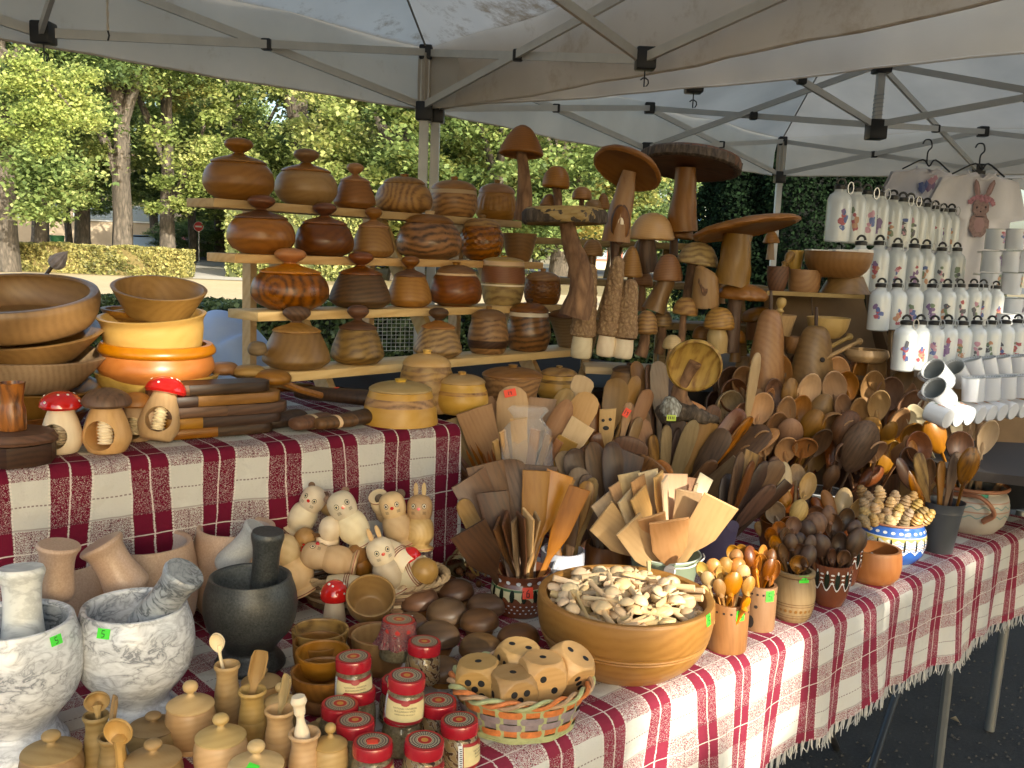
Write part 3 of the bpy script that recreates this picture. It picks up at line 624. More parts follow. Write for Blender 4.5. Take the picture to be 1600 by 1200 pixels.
# ================================================================== TABLES, CLOTHS, SHELVES
TZ = .78
TO = Vector((-.014, 1.25, 0)); T1 = Vector((.735, .678, 0)).normalized(); T2 = Vector((-T1.y, T1.x, 0))
RZ = 1.10
RO = Vector((-.135, 2.12, 0)); R1 = Vector((.776, .63, 0)).normalized(); R2 = Vector((-R1.y, R1.x, 0))
DARKIRON = plain('folding_leg', (.035, .033, .032), .45, .5); GREYMETAL = plain('grey_leg', (.22, .22, .21), .4, .6)
def drape(name, O, a, b, s0, s1, depth, z, drop, r, mat, label, wave=.010, fringe=True, endwave=0, uoff=0.0):
    t = thing(name, label, 'tablecloth', (0, 0, 0))
    NS = int((s1-s0)/.02); prof = []                      # (n, z, vlength)
    L = 0
    for i in range(10): n_ = depth*(1-i/9)*1.0; prof.append((n_, z, -n_))
    for i in range(1, 7):
        an = PI/2*i/6; prof.append((-r*math.sin(an), z-r+r*math.cos(an), r*an))
    base = r*PI/2
    for i in range(1, 13): s = i/12*(drop-r); prof.append((-r, z-r-s, base+s))
    V = []; Fc = []; UV = []
    for i in range(NS+1):
        s = s0+(s1-s0)*i/NS
        for (n_, zz, vl) in prof:
            dn = max(0, (z-zz))/drop
            wv = dn*wave*(math.sin(s*13+.6)+.6*math.sin(s*29+1.3)+.4*math.sin(s*51))
            zt = .0015*math.sin(s*40+n_*30)*math.sin(n_*37+s*11) if dn == 0 and n_ > .02 else 0
            hem = (.008*math.sin(s*7)+.004*math.sin(s*19))*dn
            p = O + a*(s+dn*.012*math.sin(s*17)) + b*(n_-wv-.004*dn); V.append((p.x, p.y, zz+zt+hem)); UV.append((s+uoff+.010*dn*math.sin(s*9+1)+dn*.015*math.sin(s*21), vl))
    m_ = len(prof)
    for i in range(NS):
        for j in range(m_-1): k = i*m_+j; Fc.append((k, k+1, k+m_+1, k+m_))
    me = mk(V, Fc, ang=0); uvl = me.uv_layers.new(name='UVMap')
    for lp in me.loops: uvl.data[lp.index].uv = UV[lp.vertex_index]
    link('cloth', me, t, mat)
    if fringe:
        P = []
        for i in range(int((s1-s0)/.0042)):
            s = s0+i*.0042; k = min(NS, max(0, round((s-s0)/(s1-s0)*NS))); q = Vector(V[k*m_+m_-1]); k2 = min(NS, k+1); q2 = Vector(V[k2*m_+m_-1]); fr = (s-s0)/(s1-s0)*NS-k; q = q.lerp(q2, max(0, min(1, fr))) if k2 != k else q
            ln = rng.uniform(.016, .030); dx = rng.normal(0, .006); dy = rng.normal(0, .004); pts = [q+Vector((0, 0, .004)), q+a*dx*.4+b*dy*.3-Vector((0, 0, ln*.5)), q+a*dx+b*dy-Vector((0, 0, ln))]
            P.append(tube(pts, [.0013, .0016, .0008], 3, cap=False))
        tag(link('fringe', mk(*join(P)), t, plain('fringe', (.62, .59, .53), .95)), kind='stuff')
    return t
mc = cloth_mat('cloth_main', .118, .135, ph=(.02, .03), redw=.44, RED=(.24, .028, .055, 1)); mr = cloth_mat('cloth_riser', .132, .165, ph=(.055, .045), redw=.50)
# tabletop and folding legs
tb = thing('folding_table', 'long folding table under the checked cloth with crossed metal legs', 'table', (0, 0, 0))
pts = [TO+T1*-.7, TO+T1*2.12, TO+T1*2.12+T2*1.0, TO+T1*-.7+T2*1.0]
link('tabletop', mk([tuple(p+T2*.0+Vector((0, 0, z))) for z in (TZ-.035, TZ-.008) for p in pts], [(3, 2, 1, 0), (4, 5, 6, 7), (0, 1, 5, 4), (1, 2, 6, 5), (2, 3, 7, 6), (3, 0, 4, 7)], smooth=False), tb, plain('table_board', (.25, .24, .22), .6))
def leg(p0, p1, inset0, inset1, rad, mat, name='leg'):
    a = on_plane(*p0, TO+T2*inset0, T1); b = on_plane(*p1, TO+T2*inset1, T1)
    d = (b-a); 
    if name == 'leg': b = a+d*((a.z-.01)/(-d.z)) if b.z > .01 else b; a = a - d*((TZ-.04-a.z)/d.z*-1) if a.z < TZ-.04 else a
    if name == 'leg': b = a+(b-a)*((a.z-.008)/(a.z-b.z))
    link(name, mk(*tube([tuple(a), tuple(b)], rad, 10)), tb, mat)
leg((1572, 962), (1540, 1180), .12, .12, .016, GREYMETAL)
leg((1422, 1019), (1362, 1200), .45, .2, .012, DARKIRON)
leg((1281, 1106), (1319, 1200), .2, .5, .012, DARKIRON)
leg((1600, 1110), (1586, 1170), .5, .5, .012, GREYMETAL)
leg((1300, 1125), (1187, 1200), .22, .22, .010, DARKIRON, 'brace')
leg((1472, 1003), (1600, 1050), .7, .7, .010, DARKIRON, 'brace')
leg((1545, 1190), (1600, 1140), .12, .3, .012, GREYMETAL, 'brace')
drape('tablecloth', TO, T1, T2, -.75, 2.13, .98, TZ, .245, .03, mc, 'burgundy and white checked cloth with a white fringe over the long front table')
# riser
rt = thing('display_riser', 'raised board under the checked cloth carrying bowls, boards and the shelf stand', 'riser', (0, 0, 0))
def slab(O, a, b, s0, s1, n0, n1, z0, z1): 
    q = [O+a*s0+b*n0, O+a*s1+b*n0, O+a*s1+b*n1, O+a*s0+b*n1]
    return [tuple(p+Vector((0, 0, z))) for z in (z0, z1) for p in q], [(3, 2, 1, 0), (4, 5, 6, 7), (0, 1, 5, 4), (1, 2, 6, 5), (2, 3, 7, 6), (3, 0, 4, 7)]
link('top_board', mk(*slab(RO, R1, R2, -1.5, .0, .01, .75, RZ-.03, RZ-.006), smooth=False), rt, wood('pine', 'X'))
link('box', mk(*slab(RO, R1, R2, -1.45, -.03, .03, .6, TZ+.004, RZ-.032), smooth=False), rt, plain('cardboard', (.22, .14, .075), .9))
drape('tablecloth', RO, R1, R2, -1.5, .012, .74, RZ, .318, .022, mr, 'burgundy and white checked cloth hanging over the raised display on the left', wave=.006, fringe=False)
# shelf stand
SP = Vector((-.53, 2.163, 0)); S1 = Vector((math.sin(math.radians(41.5)), math.cos(math.radians(41.5)), 0)); S2 = Vector((-S1.y, S1.x, 0))
SZ = [1.195+.1336*k for k in range(4)]; SN = [.1007*k for k in range(4)]
st = thing('shelf_stand', 'stepped pine shelf stand of four boards holding the lidded wooden pots', 'shelf', (0, 0, 0))
PW = [wood('pine', 'X')]
for k in range(4):
    V, Fc = box(1.17-.005*k, .13, .022, bev=.002)
    o = link('shelf_board', mk(V, Fc), st, PW[0], tuple(SP+S1*.58+S2*(SN[k]+.065)+Vector((0, 0, SZ[k]-.0115)))); o.rotation_euler.z = math.atan2(S1.y, S1.x)
for s in (.20, .62, 1.0):
    a = SP+S1*s+S2*.03+Vector((0, 0, 1.10)); b = SP+S1*s+S2*.40+Vector((0, 0, 1.10+.1336*4-.01-.14+.14))
    link('stringer', mk(*bar(a+S2*.05, b+S2*.03-Vector((0, 0, .025)), .05, .02, up=tuple(S1)), smooth=False), st, PW[0])
    link('post', mk(*bar(b+S2*.05-Vector((0, 0, .03)), b+S2*.05-Vector((0, 0, b.z-1.1)), .04, .02, up=tuple(S1)), smooth=False), st, PW[0])
bt = thing('plank_table', 'low plank platform carrying the shelf stand and dark pots behind the spatulas', 'table', (0, 0, 0))
link('top_board', mk(*slab(SP, S1, S2, .42, 1.7, -.16, .62, 1.065, 1.088), smooth=False), bt, plain('dark_board', (.03, .02, .014), .95, spec=.05))
link('box', mk(*slab(SP, S1, S2, .55, 1.66, .02, .58, TZ+.003, 1.063), smooth=False), bt, plain('dark_crate', (.03, .022, .016), .9))

# ------------------------------------------------------------------ lidded pots
BOD = {
 'onion': [(0, 0), (.56, 0), (.60, .03), (.84, .16), (.98, .36), (1, .5), (.98, .66), (.90, .84), (.78, .96), (.74, 1)],
 'squat': [(0, 0), (.62, 0), (.66, .03), (.92, .15), (1, .40), (.97, .60), (.87, .83), (.75, .96), (.71, 1)],
 'pear': [(0, 0), (.62, 0), (.78, .04), (.98, .18), (1, .30), (.93, .52), (.80, .78), (.70, .95), (.67, 1)],
 'drum': [(0, 0), (.78, 0), (.84, .04), (.95, .25), (1, .55), (.97, .8), (.92, 1)],
 'globe': [(0, 0), (.5, 0), (.62, .04), (.88, .22), (1, .5), (.95, .76), (.80, 1)],
 'cup': [(0, 0), (.58, 0), (.62, .03), (.80, .35), (.93, .75), (1, 1)],
 'flare': [(0, 0), (.42, 0), (.46, .04), (.58, .3), (.80, .72), (1, 1)],
 'trap': [(0, 0), (1.0, 0), (1.0, .04), (.95, .4), (.86, .8), (.80, 1)],
 'belly': [(0, 0), (.75, 0), (.82, .03), (.95, .22), (1, .45), (.94, .7), (.86, .9), (.84, 1)],
}
def turned(prof, wall=.05, solid=False):
    P = sm(prof[2:], 4); P = [prof[0], prof[1]]+P
    r, z = P[-1]; return P + [(r-wall, z), (r-wall*1.2, z-.06), (0, z-.08)]
def sc2(P, R, H, z0=0): return [(r*R, z0+z*H) for r, z in P]
ORD = ['leftmost']+[w_+' from left' for w_ in 'second third fourth fifth sixth seventh eighth ninth tenth eleventh twelfth thirteenth fourteenth fifteenth'.split()]
def pot(P, R, H, body, lid, wk, lk=None, kk=None, label='', group=None, cat='pot', fb=None, axis='X', bands=(), carve=None, name='lidded_pot', rot=None, open_=False, tilt=None, seg=44):
    t = thing(name, label, cat, tuple(P), group)
    q = Quaternion((0, 0, 1), random.uniform(-.6, .6))
    if tilt: q = Quaternion((0, 1, 0), tilt[0]) @ Quaternion((1, 0, 0), tilt[1]) @ q
    t.rotation_mode = 'QUATERNION'; t.rotation_quaternion = q
    lf = {'knob': .40, 'flat': .26, 'dome': .34, 'none': 0, 'domeknob': .42}[lid] if fb is None else fb
    hb = H*(1-lf); prof = sc2(turned(BOD[body]), R, hb)
    wob = None
    if carve:
        z0, z1, kind = carve
        def wob(a, z, z0=z0*hb, z1=z1*hb):
            if not z0 < z < z1: return 1
            c = math.cos(a*18)*(math.cos((z-z0)/(z1-z0)*PI*(6 if kind == 'dots' else 2))) if kind != 'slats' else math.cos(a*22)
            return .975+.025*(1 if c > 0 else 0)
        P2 = []
        for (a_, b_) in zip(prof, prof[1:]):
            P2.append(a_)
            if b_[1] > a_[1] and abs(b_[1]-a_[1]) > .002: P2 += [(a_[0]*(1-s)+b_[0]*s, a_[1]*(1-s)+b_[1]*s) for s in (.2, .4, .6, .8)]
        prof = P2+[prof[-1]]; seg = 110
    link('body', mk(*lathe(prof, seg, wob=wob)), t, wood(wk, axis))
    rt_ = BOD[body][-1][0]*R
    for (za, zb, bk) in bands:
        pr = sc2(sm(BOD[body][2:], 8), R, hb); sel = [(r+.0008, z) for r, z in pr if za*hb <= z <= zb*hb]
        if len(sel) >= 2: 
            sel = [(sel[0][0]-.003, sel[0][1])]+sel+[(sel[-1][0]-.003, sel[-1][1])]
            link('band', mk(*lathe(sel, 44)), t, wood(bk, axis))
    if lid == 'none': return t
    lk = lk or wk; kk = kk or lk; z = hb
    if lid in ('knob', 'domeknob'):
        k = 1.0 if lid == 'knob' else 1.0
        hl = H*lf
        pl = [(0, z-.004), (rt_*.95, z-.004), (rt_*1.07, z), (rt_*1.06, z+hl*.05), (rt_*.80, z+hl*.17), (rt_*.42, z+hl*.28), (rt_*.2, z+hl*.38), (0, z+hl*.40)]
        L = link('lid', mk(*lathe(pl[:3]+sm(pl[3:], 3), 36)), t, wood(lk, axis))
        zk = z+hl*.33; kr = R*.41; kh = hl*.67
        pk = [(0, zk), (kr*.42, zk), (kr*.36, zk+kh*.12), (kr*.62, zk+kh*.24), (kr, zk+kh*.55), (kr*.85, zk+kh*.84), (kr*.4, zk+kh*.98), (0, zk+kh)]
        link('knob', mk(*lathe(sm(pk, 3), 24)), L, wood(kk, axis))
    else:
        hl = H*lf; dm = .72 if lid == 'flat' else .72
        pl = [(0, z-.003), (rt_*.96, z-.003), (rt_*1.03, z+.001), (rt_*1.02, z+hl*.16), (rt_*.86, z+hl*.42), (rt_*.55, z+hl*.64), (rt_*.2, z+hl*dm), (0, z+hl*dm)]
        L = link('lid', mk(*lathe(pl[:3]+sm(pl[3:], 3), 36)), t, wood(lk, axis))
        kr = max(R*.16, .006)
        link('knob', mk(*lathe([(0, z+hl*.6), (kr*.8, z+hl*.6), (kr*.85, z+hl*.8), (kr, z+hl*.95), (kr*.7, z+hl), (0, z+hl)], 18)), L, wood(kk, axis))
    return t
ROWS = [  # shelf index, name, [(x0,x1,ytop,ybase,body,lid,wood,lidwood,knobwood,desc,extra)]
 (3, 'top shelf', [
  (318, 428, 219, 315, 'onion', 'knob', 'tan', None, None, 'large pale tan pot with a ball knob', {}),
  (429, 527, 235, 322, 'onion', 'knob', 'tan', None, None, 'round tan pot with a ball knob', {}),
  (521, 587, 255, 326, 'pear', 'knob', 'honey', None, None, 'small pear shaped honey pot with a ball knob', {}),
  (585, 676, 275, 335, 'squat', 'flat', 'olive', 'honey', None, 'squat olive wood pot with diagonal grain', dict(axis='Y')),
  (670, 746, 276, 338, 'drum', 'dome', 'olive', 'honey', None, 'olive wood pot with pale band under its lid', dict(bands=[(.84, 1, 'pale')])),
  (741, 808, 281, 343, 'belly', 'dome', 'tan', None, None, 'tan pot carved with a slatted band', dict(carve=(.35, .85, 'slats')))]),
 (2, 'second shelf', [
  (355, 461, 306, 397, 'onion', 'knob', 'russet', 'cherry', None, 'glossy reddish pot with a ball knob', dict(wk2='cherry')),
  (460, 553, 319, 401, 'squat', 'knob', 'cherry', None, None, 'squat deep red brown pot with a ball knob', {}),
  (549, 616, 324, 401, 'pear', 'knob', 'honey', None, None, 'pear shaped honey pot with a ringed knob', {}),
  (617, 722, 331, 405, 'squat', 'flat', 'oliverich', 'tan', 'pale', 'broad dark pot with a pale rim and flat lid', dict(bands=[(.0, .12, 'tan')])),
  (716, 787, 335, 405, 'globe', 'flat', 'oliverich', 'olive', None, 'globe pot with a pricked surface and striped lid', dict(carve=(.35, .95, 'dots'))),
  (783, 838, 364, 407, 'cup', 'none', 'honey', None, None, 'small open tapered cup with vertical grain', {})]),
 (1, 'third shelf', [
  (392, 514, 390, 485, 'onion', 'knob', 'oliverich', 'orange', 'orange', 'wide two tone pot half orange and half dark streaked', dict(axis='Y')),
  (514, 611, 397, 484, 'pear', 'knob', 'walnut', 'cherry', None, 'dark streaked pot with a dark ball knob', {}),
  (604, 675, 401, 480, 'pear', 'knob', 'honey', 'walnut', 'cherry', 'small brown pot with a darker lid and knob', dict(wk2='grey')),
  (669, 753, 411, 479, 'squat', 'flat', 'cherry', 'tan', 'honey', 'dark red brown pot with a tan rim', dict(bands=[(.0, .1, 'tan'), (.93, 1, 'pale')])),
  (750, 819, 401, 477, 'drum', 'flat', 'spalted', 'yellow', None, 'tall barrel pot with brown and cream bands', dict(bands=[(.42, .50, 'cream'), (.50, .88, 'barrel'), (.88, 1, 'pale')], fb=.12)),
  (817, 876, 419, 474, 'drum', 'dome', 'cherry', 'honey', None, 'little pot carved with a lattice band', dict(carve=(.3, .9, 'dots'), wk2='orange'))]),
 (0, 'lowest shelf', [
  (410, 516, 486, 582, 'pear', 'knob', 'tan', 'honey', 'walnut', 'large striped tan pot with a dark knob', dict(axis='Y', wk2='olive')),
  (516, 600, 484, 575, 'pear', 'knob', 'olive', 'walnut', 'walnut', 'pot with eye shaped grain and a dark lid', {}),
  (645, 722, 482, 559, 'pear', 'knob', 'olive', 'honey', 'walnut', 'brown pot with leaning grain and a striped knob', dict(wk2='grey')),
  (729, 794, 483, 557, 'belly', 'flat', 'olive', 'tan', None, 'grooved tan pot with a dark inlaid patch', dict(bands=[(.16, .42, 'dark')])),
  (788, 860, 473, 553, 'belly', 'flat', 'oliverich', 'cherry', 'dark', 'rounded pot with a cream line below its red lid', dict(bands=[(.9, 1, 'cream')])),
  (853, 920, 484, 547, 'flare', 'flat', 'oak', 'cherry', 'honey', 'flared bowl with a red lid and pointed knob', {})]),
]
def boost(kind, f=1):
    return kind
for k, rname, items in ROWS:
    for i, (x0, x1, yt, yb, body, lid, wk, lk, kk, desc, ex) in enumerate(items):
        ex = dict(ex); ex.pop('wk2', None)
        P = on_plane((x0+x1)/2, yb, SP+S2*(SN[k]+.062), S1); P.z = SZ[k]
        s = mpp(P); R = (x1-x0)/2*s*.985; H = (yb-yt)*s*1.0
        pot(P, R, H, body, lid, wk, lk, kk, f'{desc}, {ORD[i]} on {rname}', 'turned lidded pots on the shelf stand', **ex)
# pale banded boxes on the riser and darker ones behind
for i, (x0, x1, yt, yb, Y, wk, lk, body, lb, bands) in enumerate([
 (565, 684, 598, 668, 2.12, 'yellow', 'yellow', 'trap', 'pale conical lidded box with a brown band, nearest the cloth corner', [(.55, .8, 'olive')]),
 (677, 762, 596, 662, 2.28, 'yellow', 'yellow', 'belly', 'pale rounded lidded box with a thin brown band right of the conical box', [(.62, .78, 'olive')]),
 (620, 712, 545, 606, 2.30, 'spalted', 'yellow', 'trap', 'pale spalted lidded box standing behind the conical box under the lowest shelf', [(.7, .9, 'olive')]),
 (752, 845, 578, 650, 2.42, 'olive', 'honey', 'cup', 'wide brown bowl with a striped inner lid behind the pale spatulas', []),
 (838, 905, 576, 630, 2.62, 'yellow', 'olive', 'belly', 'pale lidded box with a brown lid behind the pale spatulas', [(.7, .85, 'olive')]),
 (950, 1010, 578, 630, 2.75, 'honey', 'walnut', 'belly', 'brown lidded box in the shade under the mushroom shelf', [])]):
    P = at_y((x0+x1)/2, yb-6, Y); P.z = max(P.z, RZ if i < 3 else 1.09) if i != 2 else RZ+.002
    s = mpp(P); R = (x1-x0)/2*s; H = (yb-yt)*s*.98
    if i == 2: P.z = at_y(0, yb, Y).z
    if i == 2: P.z = RZ
    pot(P, R, H if i != 2 else (at_y(660, 545, Y).z-RZ), body, 'flat', wk, lk, None, lb, None, cat='box', name='lidded_box', bands=bands)

# ------------------------------------------------------------------ bowls
def bowl(P, R, H, prof, wk, label, tilt=None, name='wooden_bowl', cat='bowl', group=None, axis='X', wall=.1, seg=56, mat=None, groove=None):
    t = thing(name, label, cat, tuple(P), group)
    q = Quaternion((0, 0, 1), random.uniform(0, 6))
    if tilt: q = Quaternion((0, 1, 0), tilt[0]) @ Quaternion((1, 0, 0), tilt[1]) @ q
    t.rotation_mode = 'QUATERNION'; t.rotation_quaternion = q
    o = sm(prof, 5); r1 = prof[-1][0]; z1 = prof[-1][1]
    inner = [(r1-wall*.3, z1+.015), (r1-wall*.8, z1+.008), (r1-wall, z1-.03)]
    inn = [(max(0, r-wall), max(.1, z)) for r, z in o[::-1] if z < z1*.94 and r-wall > .05]
    seq = [(0, 0)]+o+inner+inn+[(0, .1)]
    link('bowl', mk(*lathe(sc2(seq, R, H), seg)), t, mat or wood(wk, axis)); return t
BP = {
 'straight': [(.80, 0), (.88, .04), (.96, .35), (1, .8), (.98, 1)],
 'round': [(.5, 0), (.62, .04), (.85, .3), (.97, .65), (1, 1)],
 'taper': [(.62, 0), (.68, .03), (.84, .5), (1, 1)],
 'waist': [(.78, 0), (.86, .05), (.92, .5), (.93, .8), (1, 1)],
 'shallow': [(.45, 0), (.6, .05), (.88, .45), (1, 1)],
 'inner': [(.6, 0), (.8, .1), (.98, .45), (1, .7), (.94, 1)],
}
YB = 1.98
def at_bowl(cx, yb, Y): p = at_y(cx, yb, Y); return p
k = mpp(at_y(20, 560, 1.86))
for (cx, yt_, yb_, wpx, pf, wk, tl, lb, Y) in [
 (22, 455, 508, 128, 'straight', 'tan', (.03, .20), 'large brown salad bowl on top of the left stack, its inside in view', 1.86),
 (40, 500, 520, 117, 'round', 'yellow', (.05, .0), 'pale bowl peeping out behind the top bowl of the left stack', 2.02),
 (22, 515, 558, 134, 'taper', 'tan', (.02, .13), 'second brown bowl down in the left stack, its rim lit by the sun', 1.86),
 (22, 548, 600, 136, 'taper', 'grey', (.06, .02), 'greyish bowl with wavy rings, third down in the left stack', 1.86),
 (20, 590, 640, 124, 'taper', 'tan', (.13, .02), 'tilted bowl with long grain, fourth down in the left stack', 1.86),
 (15, 638, 690, 118, 'taper', 'honey', (.0, .0), 'lowest brown bowl of the left stack, behind the nutcrackers', 1.86)]:
    P = at_y(cx, yb_, Y); bowl(P, wpx*mpp(P), (yb_-yt_)*mpp(P), BP[pf], wk, lb, tl, group='stacked salad bowls', axis='Y')
for (cx, yt_, yb_, wpx, pf, wk, tl, lb, Y) in [
 (248, 452, 490, 71, 'taper', 'tan', (.12, .20), 'tilted tan bowl topping the middle stack of bowls', 2.0),
 (228, 486, 500, 66, 'round', 'tan', (.05, 0), 'thin tan bowl under the tilted one in the middle stack', 2.05),
 (242, 496, 546, 81, 'waist', 'yellow', (-.03, .10), 'bright yellow bowl in the middle stack', 1.97),
 (246, 537, 562, 87, 'inner', 'orange', (.02, .02), 'shiny orange shallow bowl with a groove under the yellow bowl', 1.97),
 (245, 556, 600, 86, 'inner', 'orange', (.01, .02), 'shiny orange red bowl below the grooved one', 1.97),
 (246, 585, 625, 92, 'shallow', 'yellow', (.02, .0), 'wide pale bowl at the bottom of the middle stack', 1.99)]:
    P = at_y(cx, yb_, Y); bowl(P, wpx*mpp(P), (yb_-yt_)*mpp(P)*1.1, BP[pf], wk, lb, tl, group='stacked salad bowls', axis='Y')

# ------------------------------------------------------------------ mushroom nutcrackers
def boolean(me, cutter):
    a = bpy.data.objects.new('a', me); b = bpy.data.objects.new('b', cutter); COL.objects.link(a); COL.objects.link(b)
    md = a.modifiers.new('x', 'BOOLEAN'); md.object = b; md.operation = 'DIFFERENCE'; md.solver = 'EXACT'
    dg = bpy.context.evaluated_depsgraph_get(); r = bpy.data.meshes.new_from_object(a.evaluated_get(dg))
    bpy.data.objects.remove(a); bpy.data.objects.remove(b); r.shade_smooth(); r.set_sharp_from_angle(angle=math.radians(35)); return r
def dots_on_dome(n, R, H, z0, r, seed, top=True):
    g = random.Random(seed); L = []
    for i in range(n):
        a = 2*PI*i/n+g.uniform(-.3, .3); e = g.uniform(.25, 1.1); rr = R*math.cos(e)*.985; zz = z0+H*math.sin(e)*.985
        nrm = Vector((math.cos(a)*math.cos(e)/R, math.sin(a)*math.cos(e)/R, math.sin(e)/H)).normalized(); M = Matrix.Translation((rr*math.cos(a)+nrm.x*.0006, rr*math.sin(a)+nrm.y*.0006, zz+nrm.z*.0006)) @ nrm.to_track_quat('Z', 'Y').to_matrix().to_4x4()
        s = g.uniform(.7, 1.1)*r; L.append(xf(lathe([(s, -.0015), (s*.8, .0005), (0, .001)], 10), M))
    return join(L)
def nutcracker(P, W, H, cap, wk, label, tilt=(0, 0), yaw=0):
    t = thing('mushroom_nutcracker', label, 'nutcracker', tuple(P), 'mushroom shaped nutcrackers')
    t.rotation_mode = 'QUATERNION'; t.rotation_quaternion = Quaternion((0, 1, 0), tilt[0]) @ Quaternion((1, 0, 0), tilt[1]) @ Quaternion((0, 0, 1), yaw)
    hb = H*.74; R = W/2
    pr = [(0, 0), (R*.62, 0), (R*.72, hb*.02)]+sm([(R*.78, hb*.05), (R*.95, hb*.22), (R*.97, hb*.38), (R*.80, hb*.66), (R*.60, hb*.9), (R*.56, hb)], 4)+[(0, hb)]
    cut = mk(*xf(lathe([(0, -R*3), (R*.62, -R*3), (R*.62, R*.35), (0, R*.35)], 36), Matrix.Translation((0, 0, hb*.40)) @ Matrix.Rotation(-PI/2, 4, 'X')))
    me = boolean(mk(*lathe(pr, 48)), cut); me.materials.clear(); link('body', me, t, wood(wk))
    th = []
    for i in range(29): z = hb*.20+i/28*hb*.46; th.append((R*.29*(1+.22*math.cos(i*PI/2)), z))
    sc_ = link('screw', mk(*lathe([(0, th[0][1])]+th+[(0, th[-1][1])], 20), ang=0), t, wood('cream'), (0, -R*.12, 0))
    z0 = hb*.95; Rc = R*1.0; hc = H*.27
    cm = REDPAINT if cap == 'red' else wood(cap)
    pc = [(0, z0), (Rc*.5, z0-.001), (Rc*.9, z0), (Rc, z0+hc*.14)]+[(Rc*math.cos(a), z0+hc*.14+hc*.86*math.sin(a)) for a in [PI/2*j/9 for j in range(1, 10)]]+[(0, z0+hc)]
    c = link('cap', mk(*lathe(pc, 36)), t, cm)
    if cap == 'red': link('dots', mk(*dots_on_dome(9, Rc, hc*.86, z0+hc*.14, Rc*.07, int(W*1e4))), c, WHITEPAINT)
def rz_(cx, yb): return on_z(cx, yb, RZ)
for (cx, w_, yt_, yb_, cap, wk, lb, tl, dn) in [
 (97, 64, 605, 713, 'red', 'cream', 'nutcracker with a red spotted cap and pale body, leftmost of the three in front', (0, 0), 0),
 (168, 74, 600, 712, 'walnut', 'boxwood', 'nutcracker with a brown cap and its round screw hole facing front', (0, 0), 0),
 (243, 64, 597, 700, 'red', 'boxwood', 'leaning nutcracker with a red cap, in front of the stacked bowls', (.10, -.32), .25),
 (213, 56, 606, 690, 'tan', 'pale', 'nutcracker half hidden behind the leaning red capped one', (0, 0), .1),
 (166, 66, 590, 680, 'oak', 'pale', 'nutcracker with a pale oak cap just behind the brown capped one', (0, 0), 0)]:
    P = rz_(cx, yb_-6); s = mpp(P)
    if lb.startswith(('nutcracker half', 'nutcracker with a pale')): P = rz_(cx, 688); s = mpp(P)
    if tl[1]: P.z += w_*s*.1
    nutcracker(P, w_*s, (yb_-yt_)*s*(.93 if not tl[1] else 1.02), cap, wk, lb, tl, dn)
# dark pestle standing on a dark carved lid at the left edge
P = rz_(30, 722); s = mpp(P)
t = thing('carved_box', 'dark walnut box with a carved wavy lid at the left edge of the riser', 'box', tuple(P))
link('body', mk(*lathe(sc2([(0, 0), (.95, 0), (1, .1), (1, .95), (0, .95)], 52*s, 34*s), 9, wob=lambda a, z: 1+.05*math.sin(a*3))), t, wood('dark', 'X'))
link('lid', mk(*lathe([(0, 35*s), (54*s, 35*s), (56*s, 40*s), (50*s, 50*s), (0, 51*s)], 40, wob=lambda a, z: 1+.04*math.sin(a*4+1))), t, wood('walnut', 'X'))
t = thing('wooden_goblet', 'short waisted walnut goblet standing on the carved dark box', 'goblet', (P.x-8*s, P.y, P.z+51.5*s))
link('cup', mk(*lathe(sc2([(0, 0), (.95, 0), (1, .05), (.97, .42), (.86, .52), (.80, .60), (.84, .75), (1, 1), (.88, 1), (.7, .8), (0, .75)], 20*s, 74*s), 32)), t, wood('oliverich'))

# stack of long two tone boards
k2 = 0
def board(P, L, W, T, ang, ma, mb, split, label, group, round_=True, nm='cutting_board', cat='board'):
    t = thing(nm, label, cat, tuple(P), group); t.rotation_euler.z = ang
    def half(x0, x1, rl, rr):
        pts = []
        if rl: pts += [(x0+W/2-W/2*math.cos(a), -W/2*math.sin(a)) for a in [PI/2-PI/2*j/5*2 for j in range(6)]][::-1]
        else: pts += [(x0, W/2), (x0, -W/2)]
        if rr: pts += [(x1-W/2+W/2*math.cos(a), W/2*math.sin(a)) for a in [-PI/2+PI*j/5 for j in range(6)]]
        else: pts += [(x1, -W/2), (x1, W/2)]
        n = len(pts); i_ = .94
        cx = (x0+x1)/2
        V = []
        for z, q in ((0, i_), (T*.25, 1), (T*.75, 1), (T, i_)): V += [(x, y*q, z) for x, y in pts]
        Fc = [tuple(range(n))[::-1], tuple(range(3*n, 4*n))]+[(r*n+i, r*n+(i+1) % n, (r+1)*n+(i+1) % n, (r+1)*n+i) for r in range(3) for i in range(n)]
        return V, Fc
    link('blade', mk(*half(-L/2, -L/2+L*split, round_, False), ang=50), t, ma); link('handle', mk(*half(-L/2+L*split+.0004, L/2, False, round_), ang=50), t, mb)
for i, (cx, y, Lp, Tp, a, wa, wb, sp_, lb) in enumerate([
 (350, 686, 165, 20, .60, 'russet', 'dark', .5, 'lowest board of the dark stack, orange at its left half'),
 (362, 664, 170, 19, .62, 'honey', 'dark', .32, 'second board up in the dark stack, light at its left end'),
 (365, 644, 180, 18, .60, 'walnut', 'walnut', .5, 'plain walnut board in the middle of the dark stack'),
 (362, 626, 168, 19, .63, 'dark', 'tan', .28, 'light brown board, second from the top of the dark stack'),
 (345, 606, 165, 18, .60, 'walnut', 'dark', .3, 'topmost dark board of the stack in front of the shelf stand')]):
    P = rz_(cx, 688); P = P+R2*.06; P.z = RZ+.003+i*.0215; s = mpp(P)
    board(P, Lp*s*1.15, .075, .0205, a, wood(wa, 'X'), wood(wb, 'X'), sp_, lb, 'stacked dark boards')
